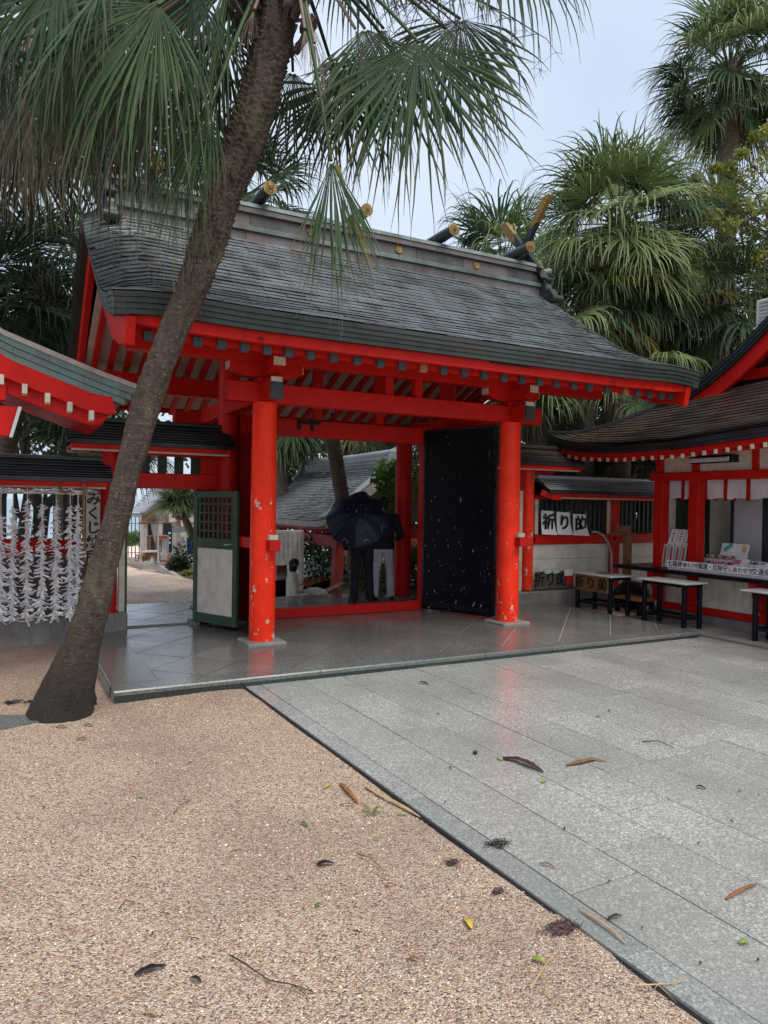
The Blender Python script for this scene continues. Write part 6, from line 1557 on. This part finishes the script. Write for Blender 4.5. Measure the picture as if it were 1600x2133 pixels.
def person(label, base, height, face, pose, clothes, hair='short', group=None):
    """face: unit vector (horizontal) the person looks along; pose: dict of hand targets in body frame (right, fwd, up, metres)"""
    s = height / 1.70; b = Vector(base); f = Vector(face).normalized(); r = f.cross(Vector((0, 0, 1))).normalized(); u = Vector((0, 0, 1))
    P = lambda x, y, z: b + r * (x * s) + f * (y * s) + u * (z * s)
    t = thing('person', label, 'person', b, group)
    hl = pose.get('lhand', (-.24, .05, .78)); hr_ = pose.get('rhand', (.24, .05, .78)); el = pose.get('lelbow', (-.27, -.03, 1.05)); er = pose.get('relbow', (.27, -.03, 1.05))
    fl, fr = pose.get('lfoot', (-.10, .0)), pose.get('rfoot', (.10, .0)); hd = pose.get('head', (0, .03)); lk, rk_ = pose.get('lknee', 0.03), pose.get('rknee', 0.03)
    V, E, Rr = [], [], []
    def v(p, rad, par=None):
        V.append(P(*p)); Rr.append(rad * s if not isinstance(rad, tuple) else (rad[0] * s, rad[1] * s)); i = len(V) - 1
        if par is not None: E.append((par, i))
        return i
    pel = v((0, 0, .93), (.125, .10)); wa = v((0, 0, 1.08), (.115, .085), pel); ch = v((0, .0, 1.26), (.135, .10), wa); nk0 = v((0, .0, 1.42), .062, ch); nk = v((hd[0] * .4, hd[1] * .5, 1.48), .050, nk0)
    h0 = v((hd[0], hd[1] + .015, 1.55), (.064, .070), nk); h1 = v((hd[0], hd[1] + .01, 1.63), (.072, .085), h0); h2 = v((hd[0], hd[1], 1.685), .045, h1)
    for sg_, hand, elb in ((-1, hl, el), (1, hr_, er)):
        sh = v((sg_ * .175, 0, 1.385), .058, ch); e_ = v(elb, .041, sh); w_ = v(hand, .028, e_)
        hv_ = Vector(hand) - Vector(elb); hv_.normalize(); pm = Vector(hand) + hv_ * .05; p_ = v(tuple(pm), (.034, .018), w_)
        side = Vector((0, 1, 0)) if abs(hv_.y) < .8 else Vector((0, 0, 1))
        for k in range(4):
            q = pm + hv_ * .035 + side * (.024 - .016 * k); i1 = v(tuple(q), .0085, p_); q2 = q + hv_ * (.032 - .003 * abs(k - 1)) + Vector((-sg_ * .008, 0, 0)); v(tuple(q2), .0075, i1)
        th = pm + side * .036 + hv_ * -.005; i1 = v(tuple(th), .010, p_); v(tuple(th + hv_ * .034 + side * .006), .008, i1)
    for sg_, ft, kn in ((-1, fl, lk), (1, fr, rk_)):
        hp = v((sg_ * .085, 0, .88), .090, pel); k_ = v((sg_ * .09 * .5 + ft[0] * .5, kn + ft[1] * .5, .49), .058, hp); a_ = v((ft[0], ft[1] - .02, .09), .040, k_); v((ft[0] + sg_ * .015, ft[1] + .12, .035), .034, a_)
    skin_body('body', V, E, Rr, 'skin', t)
    hc = P(hd[0], hd[1], 1.62)
    # face: eyes, nose, mouth, ears
    for sg_ in (-1, 1):
        part('eye', MB().blob(tuple(P(hd[0] + sg_ * .031, hd[1] + .088, 1.600)), (.010 * s, .006 * s, .007 * s), 1), 'ink', t, shade=60)
        part('ear', MB().blob(tuple(P(hd[0] + sg_ * .076, hd[1], 1.59)), (.012 * s, .02 * s, .03 * s), 1), 'skin', t, shade=60)
    part('nose', MB().blob(tuple(P(hd[0], hd[1] + .100, 1.575)), (.011 * s, .014 * s, .018 * s), 1), 'skin', t, shade=60); part('mouth', MB().blob(tuple(P(hd[0], hd[1] + .088, 1.535)), (.022 * s, .006 * s, .006 * s), 1), 'red_faded', t, shade=60)
    hm = MB(); secs = []
    long_ = hair == 'bob'
    for z, w, d, y in (((1.44, .05, .045, -.045), (1.48, .082, .075, -.03), (1.56, .090, .088, -.022)) if long_ else ((1.50, .058, .045, -.035), (1.56, .078, .078, -.022))) + ((1.62, .088, .100, -.012), (1.67, .078, .088, -.006), (1.705, .045, .05, -.004), (1.715, .01, .01, -.004)):
        secs.append((P(hd[0], hd[1] + y, z), w * s, d * s, r, f))
    loft(hm, secs, 18); ho = part('hair', hm, 'hair', t, shade=60)
    top, bot, shoe = clothes['top'], clothes['bottom'], clothes.get('shoe', 'black')
    hem = clothes.get('hem', .82); tm = MB()
    loft(tm, [(P(0, 0, hem), .185 * s, .130 * s, r, f), (P(0, 0, hem + .02), .192 * s, .136 * s, r, f), (P(0, 0, 1.02), .178 * s, .122 * s, r, f), (P(0, .0, 1.18), .182 * s, .126 * s, r, f), (P(0, 0, 1.30), .198 * s, .125 * s, r, f), (P(0, 0, 1.385), .185 * s, .105 * s, r, f), (P(0, 0, 1.43), .105 * s, .078 * s, r, f), (P(0, .0, 1.465), .064 * s, .062 * s, r, f)], 20)
    jk = part('jacket', tm, top, t, shade=60)
    for sg_, hand, elb in ((-1, hl, el), (1, hr_, er)):
        w_ = Vector(hand); e_ = Vector(elb); cuff = e_.lerp(w_, .93)
        part('sleeve', MB().tube([P(sg_ * .13, 0, 1.375), P(sg_ * .185, 0, 1.365), P(*Vector((sg_ * .185, 0, 1.36)).lerp(e_, .5)), P(*e_), P(*e_.lerp(w_, .5)), P(*cuff)], [.075 * s, .078 * s, .066 * s, .058 * s, .050 * s, .043 * s], 14), top, jk, shade=60)
    if clothes.get('skirt'):
        loft(sk := MB(), [(P(0, 0, .25), .20 * s, .17 * s, r, f), (P(0, 0, .5), .195 * s, .16 * s, r, f), (P(0, 0, .85), .17 * s, .13 * s, r, f), (P(0, 0, 1.0), .14 * s, .10 * s, r, f)], 20); part('skirt', sk, bot, t, shade=60)
    else:
        tr = MB()
        loft(tr, [(P(0, 0, .80), .155 * s, .115 * s, r, f), (P(0, 0, .88), .168 * s, .122 * s, r, f), (P(0, 0, 1.0), .150 * s, .108 * s, r, f)], 18)
        for sg_, ft, kn in ((-1, fl, lk), (1, fr, rk_)):
            kx = sg_ * .045 + ft[0] * .5
            tr.tube([P(sg_ * .078, 0, .92), P(sg_ * .085, 0, .80), P((sg_ * .08 + kx) / 2, kn * .6, .65), P(kx, kn + ft[1] * .5, .48), P((kx + ft[0]) / 2, ft[1] * .8, .28), P(ft[0], ft[1] - .02, .055)], [.088 * s, .094 * s, .083 * s, .068 * s, .066 * s, .068 * s], 14)
        part('trousers', tr, bot, t, shade=60)
    for sg_, ft in ((-1, fl), (1, fr)):
        sh_ = MB(); c = P(ft[0], ft[1] - .07, 0)
        loft(sh_, [(P(ft[0], ft[1] - .085, .05), .022 * s, .05 * s, r, u), (P(ft[0], ft[1] - .05, .05), .040 * s, .052 * s, r, u), (P(ft[0], ft[1] + .03, .045), .044 * s, .046 * s, r, u), (P(ft[0], ft[1] + .11, .035), .047 * s, .035 * s, r, u), (P(ft[0], ft[1] + .17, .028), .028 * s, .024 * s, r, u)], 14); part('shoe', sh_, shoe, t, shade=60)
    return t, P
away = Vector((.35, .94, 0))
man, MPt = person('person in dark jacket and black trousers holding a navy umbrella', (2.30, 2.30, .0), 1.66, away, {'rhand': (.10, .02, 1.10), 'relbow': (.26, -.10, 1.08), 'lfoot': (-.12, .0), 'rfoot': (.13, .02), 'lhand': (-.25, .0, .80), 'lelbow': (-.28, -.05, 1.06)}, {'top': 'coat_black', 'bottom': 'trouser_black', 'hem': .84})
man2, MP2 = person('person in dark jacket and light grey trousers beside the umbrella', (2.76, 2.52, .0), 1.60, Vector((.55, .84, 0)), {'lhand': (-.25, .06, .82), 'lelbow': (-.27, -.04, 1.07), 'rhand': (.20, .22, 1.0), 'relbow': (.29, .0, 1.05), 'lfoot': (-.12, -.06), 'rfoot': (.14, .12), 'rknee': .08}, {'top': 'coat_black', 'bottom': 'trouser_grey', 'hem': .84})
wq = at(610, 1200, D=12.6)
wom, WP = person('person in cream blouse and beige skirt holding a folded clear umbrella', (wq.x, wq.y, -1.06), 1.56, Vector((.90, -.38, 0)), {'rhand': (.12, .30, 1.02), 'relbow': (.24, .06, 1.02), 'lhand': (-.10, .30, 1.04), 'lelbow': (-.24, .06, 1.03), 'head': (0, .03)}, {'top': 'blouse', 'bottom': 'skirt', 'skirt': True, 'hem': .80}, hair='bob')
ub = thing('clear_umbrella', 'half folded clear plastic umbrella held by the person in cream', 'umbrella', tuple(WP(0, .3, 1.05)))
c0 = WP(0, .20, 1.08); c1 = WP(0, .70, 1.0); ax = (c1 - c0).normalized(); sdv = ax.cross(Vector((0, 0, 1))).normalized(); uv_ = sdv.cross(ax)
fold = MB(); rr = []
for t, r_ in ((0, .02), (.2, .09), (.5, .12), (.8, .10), (1.0, .02)):
    rr.append([c0.lerp(c1, t) + (sdv * math.cos(k * math.pi / 8) + uv_ * math.sin(k * math.pi / 8)) * r_ * (1.0 if k % 2 else .62) for k in range(16)])
part('canopy', fold.rings(rr), 'clear_plastic', ub); part('shaft', MB().tube([c0 - ax * .12, c1 + ax * .10], .006, 6), 'grey_metal', ub)
bg = part('shoulder_bag', MB().blob(tuple(WP(.17, .05, .86)), (.12, .07, .13), 2), 'black', None, shade=60); tag(bg, 'black shoulder bag at the hip of the person in cream', 'bag')
# navy umbrella, seen from behind and above its rim
um = thing('umbrella', 'open navy umbrella with pale scalloped rim marks held over two visitors', 'umbrella', tuple(at(741, 1082, D=10.55)))
uc = at(743, 1066, D=10.30); hold = MPt(.10, .02, 1.10); uax = (uc - (hold)).normalized()
uax = ((CAM - uc).normalized() * .80 + Vector((0, 0, 1)) * .52 + Vector((-.10, 0, 0))).normalized()
us = uax.cross(Vector((0, 0, 1))).normalized(); uu = us.cross(uax).normalized()
NR = 8; cm_ = MB(); RAD = .47
def um_pt(a, f, sag=0.0):
    rr_ = RAD * f; z = -.20 * f ** 1.9; g = math.cos((a * NR / (2 * math.pi) % 1 - .5) * 2 * math.pi) * .5 + .5
    return uc + uax * (z - .022 * g * f * f) + (us * math.cos(a) + uu * math.sin(a)) * rr_ * (1 - .055 * g * f)
for k in range(NR):
    vs = []; n1, n2 = 6, 7
    for j in range(n2 + 1):
        for i in range(n1 + 1): vs.append(um_pt(2 * math.pi * (k + i / n1 * .999 + .0005) / NR, max(.02, j / n2)))
    me = bpy.data.meshes.new('canopy_panel'); me.from_pydata([tuple(p) for p in vs], [], [(j * (n1 + 1) + i, j * (n1 + 1) + i + 1, (j + 1) * (n1 + 1) + i + 1, (j + 1) * (n1 + 1) + i) for j in range(n2) for i in range(n1)]); me.update(); smooth(me, 70)
    part('canopy_panel', me, 'umbrella_navy', um)
    am = 2 * math.pi * (k + .5) / NR
    for q, r0 in enumerate((.070, .054)):
        pts = [um_pt(am, .985) + (um_pt(am, .70) - um_pt(am, .985)).normalized() * (r0 * math.sin(b)) + (um_pt(am + .05, .985) - um_pt(am - .05, .985)).normalized() * (r0 * math.cos(b)) + uax * .006 for b in np.linspace(.25, 2.9, 9)]
        if k in (3, 4, 5, 6, 0): part('rim_mark', MB().tube(pts, .0022, 4), 'grey_metal', um)
    part('dot', MB().blob(tuple(um_pt(am, .30) + uax * .004), (.006, .006, .006), 1), 'grey_metal', um)
    part('rib', MB().tube([um_pt(2 * math.pi * k / NR, f) - uax * .008 for f in (.02, .3, .6, 1.0)], .003, 5), 'dark_metal', um)
part('shaft', MB().tube([uc + uax * .05, uc - uax * .10, hold + (uc - hold) * .0], .006, 8), 'grey_metal', um)
part('handle', MB().tube([hold + (uc - hold) * .12, hold, hold - (uc - hold).normalized() * .08], .013, 8), 'black', um)

# ------------------------------------------------------------------ fallen leaves and twigs
def zg(x, y): return (GZ + .002) if (x > edge_x(y) and y < -1.4) or x > 5.06 else ((.003) if x > -1.66 and y > -1.4 else gz(x, y) + .004)
def G(px, py):
    p = at(px, py, Z=-.082); return Vector((p.x, p.y, zg(p.x, p.y)))
def strip(name, label, pts, w, mat, cat, group=None, curl=.3, th=.003):
    P = [G(*p) for p in pts]; n = len(P); vs = []
    L = [0]
    for i in range(1, n): L.append(L[-1] + (P[i] - P[i - 1]).length)
    m = 12; Q = [Vector([interp(L, [p[k] for p in P], L[-1] * i / m) for k in range(3)]) for i in range(m + 1)]
    for i, q in enumerate(Q):
        f = i / m; d = (Q[min(m, i + 1)] - Q[max(0, i - 1)]).normalized(); s = d.cross(Vector((0, 0, 1))).normalized(); ww = w * (math.sin(math.pi * min(1, .12 + f * .86)) ** .7) * .42 * random.uniform(.62, 1.1)
        lift = .006 + curl * .03 * math.sin(math.pi * f)
        vs += [q - s * ww + Vector((0, 0, lift + .25 * ww)), q + Vector((0, 0, lift - .1 * ww)), q + s * ww + Vector((0, 0, lift + .3 * ww))]
    fs = []
    for i in range(m): a = 3 * i; fs += [(a, a + 1, a + 4, a + 3), (a + 1, a + 2, a + 5, a + 4)]
    me = bpy.data.meshes.new(name); me.from_pydata(vs, [], fs); me.update(); smooth(me, 70); o = part(name, me, mat); md = o.modifiers.new('thick', 'SOLIDIFY'); md.thickness = th
    return tag(o, label, cat, group)
def twig(label, pts, r, mat='fibre', forks=0, name='twig', group=None):
    P = [G(*p) + Vector((0, 0, r + .004 + .012 * (i % 2))) for i, p in enumerate(pts)]; mb = MB().tube(P, [r * (1 - .6 * i / (len(P) - 1)) for i in range(len(P))], 6)
    for _ in range(forks):
        p = random.choice(P[1:]); q = p + Vector((random.gauss(0, .06), random.gauss(0, .06), random.uniform(.0, .015))); mb.tube([p, q], [r * .5, r * .2], 5)
    return tag(part(name, mb, mat, None, shade=60), label, 'twig', group)
paint('litter_orange', (0.24, 0.105, 0.04), rough=.5, var=.3, dirt=.3); paint('litter_tan', (0.40, 0.27, 0.15), rough=.55, var=.25); paint('litter_green', (0.09, 0.15, 0.025), rough=.4, var=.3); paint('litter_yellow', (0.48, 0.33, 0.04), rough=.45)
paint('litter_dark', (0.018, 0.015, 0.015), rough=.4); paint('litter_plum', (0.060, 0.030, 0.032), rough=.42, var=.3); paint('litter_lime', (.24, .32, .05), rough=.45)
strip('fallen_leaf', 'broad orange brown blade on the gravel near the paving edge', [(709, 1634), (722, 1648), (735, 1662), (747, 1675)], .034, 'litter_orange', 'leaf')
strip('palm_strip', 'long brown palm strip lying along the paving edge', [(762, 1640), (795, 1660), (840, 1680), (884, 1703)], .030, 'litter_tan', 'palm strip')
strip('fallen_leaf', 'thin orange sliver left of the green sprig', [(706, 1678), (725, 1677), (741, 1680)], .010, 'litter_orange', 'leaf')
sp_ = thing('green_sprig', 'green leafy sprig on the gravel by the orange blade', 'sprig', G(770, 1692))
for k, (a, b) in enumerate(((752, 1684), (790, 1700), (800, 1688), (762, 1702))):
    c, e = G(773, 1694), G(a, b); d = (e - c); s_ = d.cross(Vector((0, 0, 1))).normalized() * .012
    part('leaf', MB().add([c + Vector((0, 0, .01)), c.lerp(e, .5) + s_ + Vector((0, 0, .03)), e + Vector((0, 0, .015)), c.lerp(e, .5) - s_ + Vector((0, 0, .03))], [(0, 1, 2, 3)]), 'litter_green', sp_)
part('stalk', MB().tube([G(756, 1668) + Vector((0, 0, .02)), G(773, 1694) + Vector((0, 0, .01))], .003, 5), 'litter_tan', sp_)
for lab, p, q, w, mt in (('small yellow leaf on the gravel left of the orange blade', (674, 1643), (692, 1636), .020, 'litter_yellow'), ('pale green leaf bit beside the long palm strip', (828, 1696), (848, 1695), .016, 'litter_lime'),
    ('green leaf with a thin stalk in the middle of the gravel', (626, 1711), (642, 1719), .022, 'litter_green'), ('small green leaf on the gravel below the dark pod', (656, 1881), (670, 1878), .018, 'litter_green'), ('orange leaf lying in the lower gravel', (848, 1998), (873, 1997), .018, 'litter_orange'),
    ('folded yellow leaf on the lower gravel', (968, 1915), (983, 1936), .028, 'litter_yellow'), ('yellow green leaf against a forked twig at the lower right', (1108, 2003), (1138, 2014), .026, 'litter_lime'), ('green leaf at the right edge of the paving', (1540, 1971), (1562, 1969), .026, 'litter_lime'),
    ('small green leaf on the paving beyond the dark sheath', (1128, 1634), (1139, 1631), .03, 'litter_lime'), ('tiny green leaf at the upper end of the dark sheath', (1035, 1583), (1048, 1587), .028, 'litter_lime'), ('small green leaf far out on the paving', (978, 1446), (990, 1446), .020, 'litter_lime'),
    ('yellowish leaf at the foot of the leaning palm, left one', (116, 1510), (138, 1512), .03, 'litter_green'), ('yellowish leaf at the foot of the leaning palm, right one', (174, 1508), (194, 1509), .028, 'litter_green'), ('yellowish leaf in the wet patch below the palm foot', (160, 1536), (182, 1536), .030, 'litter_green'),
    ('tiny green leaf at the left of the gravel', (285, 1656), (298, 1658), .018, 'litter_lime'), ('green leaf bit right of the middle gravel twig', (778, 1746), (792, 1746), .014, 'litter_lime'), ('dark leaf on the paving before the platform edge', (874, 1423), (893, 1428), .030, 'litter_dark'),
    ('dark narrow leaf at the right of the paving', (1450, 1641), (1470, 1648), .020, 'litter_dark'), ('dark red leaf on the paving near the long tan strip', (1266, 1921), (1296, 1913), .018, 'litter_plum'), ('brown blade at the right edge of the paving', (1512, 1878), (1578, 1846), .020, 'litter_orange'),
    ('black bark piece on the lower left gravel', (280, 2020), (346, 2000), .030, 'litter_dark'), ('small black bark bit right of the larger piece', (396, 2027), (420, 2036), .016, 'litter_dark'), ('dark seed pod lying on the middle gravel', (660, 1796), (696, 1794), .034, 'litter_dark'),
    ('small tan leaf left of the middle of the gravel', (482, 1762), (507, 1758), .014, 'litter_tan'), ('tan flake at the bottom left of the gravel', (300, 2098), (328, 2104), .014, 'litter_tan'), ('brown bit near the curled twig on the gravel', (800, 1846), (822, 1843), .010, 'litter_orange')):
    strip('fallen_leaf', lab, [p, ((p[0] + q[0]) / 2, (p[1] + q[1]) / 2), q], w, mt, 'leaf')
strip('palm_strip', 'long tan palm strip curving over the paving edge', [(1204, 1898), (1240, 1922), (1276, 1948), (1303, 1972)], .014, 'litter_tan', 'palm strip')
strip('leaf_sheath', 'orange brown leaf sheath lying out on the paving', [(1180, 1598), (1210, 1593), (1240, 1586), (1262, 1590)], .045, 'litter_orange', 'leaf sheath')
strip('leaf_sheath', 'dark plum coloured leaf sheath in the middle of the paving', [(1046, 1583), (1075, 1588), (1105, 1600), (1132, 1612)], .070, 'litter_plum', 'leaf sheath', curl=.5)
strip('palm_strip', 'short brown strip on the paving near the gravel edge', [(1124, 1804), (1140, 1807), (1156, 1813)], .010, 'litter_orange', 'palm strip')
twig('long curved dark twig on the lower gravel', [(480, 1979), (510, 2005), (560, 2035), (610, 2053), (652, 2061)], .0032, forks=3)
twig('curled brown twig in the middle of the gravel', [(745, 1777), (770, 1790), (795, 1808), (806, 1830)], .0034, 'litter_orange', 2)
twig('thin stalk standing off the dark seed pod', [(664, 1764), (675, 1780), (682, 1794)], .0022, 'litter_tan')
twig('short reddish twig at the left of the gravel', [(362, 1690), (375, 1678), (396, 1663)], .0026, 'litter_plum', 1)
twig('forked twig beside the yellow green leaf', [(1104, 2068), (1128, 2040), (1142, 2010)], .004, 'litter_tan', 4)
twig('dry twig lying across the paving edge at the bottom', [(1330, 2057), (1370, 2058), (1408, 2056)], .003, 'litter_tan', 5)
twig('fine grey twig curving on the far paving', [(1338, 1549), (1370, 1551), (1396, 1558), (1408, 1569)], .004, 'fibre')
twig('small dark bent twig at the left of the gravel', [(248, 1884), (262, 1874), (280, 1872), (284, 1882)], .0024, 'fibre')
def clump(label, px, py, rad, n, mat='fibre'):
    c = G(px, py); mb = MB()
    n = n * 3; ga = random.uniform(0, 3.1)
    for _ in range(n):
        a = ga + random.gauss(0, .9); p = c + Vector((random.gauss(0, rad * .34), random.gauss(0, rad * .22), random.uniform(.002, .010))); q = p + Vector((math.cos(a), math.sin(a) * .8, 0)) * random.uniform(.15, .5) * rad + Vector((0, 0, random.uniform(-.003, .005)))
        mb.tube([p, p.lerp(q, .5) + Vector((0, 0, .004)), q], [.0014, .0019, .0006], 4)
    for _ in range(7): mb.blob(tuple(c + Vector((random.gauss(0, rad * .24), random.gauss(0, rad * .15), .003))), (rad * random.uniform(.1, .24), rad * random.uniform(.08, .16), .006), 1)
    tag(part('fibre_clump', mb, mat, None, shade=60), label, 'debris')
clump('dark fibrous clump on the paving by the edge strip', 1042, 1763, .075, 40, 'litter_dark')
clump('dark clump of wet fibre on the gravel beside the paving edge', 1172, 1938, .085, 60, 'litter_plum')
clump('small dark tuft on the gravel short of the paving edge', 943, 1798, .055, 24, 'litter_plum')
clump('dark twiggy debris at the left edge behind the palm foot', 22, 1460, .10, 30, 'litter_dark')
clump('small dark tuft left of the palm foot', 66, 1457, .06, 18, 'litter_dark')
clump('brown tuft on the gravel close to the paving edge', 1040, 1860, .045, 16, 'litter_plum')
sdn = part('seed', MB().blob(tuple(G(990, 1573) + Vector((0, 0, .012))), (.016, .015, .013), 2), 'litter_dark', None, shade=60); tag(sdn, 'round black seed on the paving left of the dark sheath', 'seed')
for i in range(26):
    px, py = random.uniform(820, 1590), random.uniform(1480, 2080)
    if px < 640 + (py - 1509) * 1.385 + 60: continue
    a = random.uniform(0, 3.1); L_ = random.uniform(5, 10)
    strip('leaf_fragment', 'tiny dark leaf fragment lying loose on the grey paving', [(px, py), (px + L_ * .5 * math.cos(a), py + L_ * .3 * math.sin(a)), (px + L_ * math.cos(a), py + L_ * .6 * math.sin(a))], random.uniform(.005, .010), random.choice(['litter_dark', 'litter_plum']), 'leaf fragment', 'tiny dark leaf fragments on the paving')
for i in range(22):
    px, py = random.uniform(20, 1000), random.uniform(1560, 2110)
    if px > 600 + (py - 1509) * 1.385: continue
    a = random.uniform(0, 3.1); L_ = random.uniform(6, 16)
    strip('twig_fragment', 'thin dark twig fragment lying loose on the pink gravel', [(px, py), (px + L_ * .5 * math.cos(a), py + L_ * .3 * math.sin(a)), (px + L_ * math.cos(a), py + L_ * .6 * math.sin(a))], random.uniform(.003, .006), random.choice(['litter_dark', 'litter_plum', 'litter_tan']), 'twig', 'thin twig fragments on the gravel')
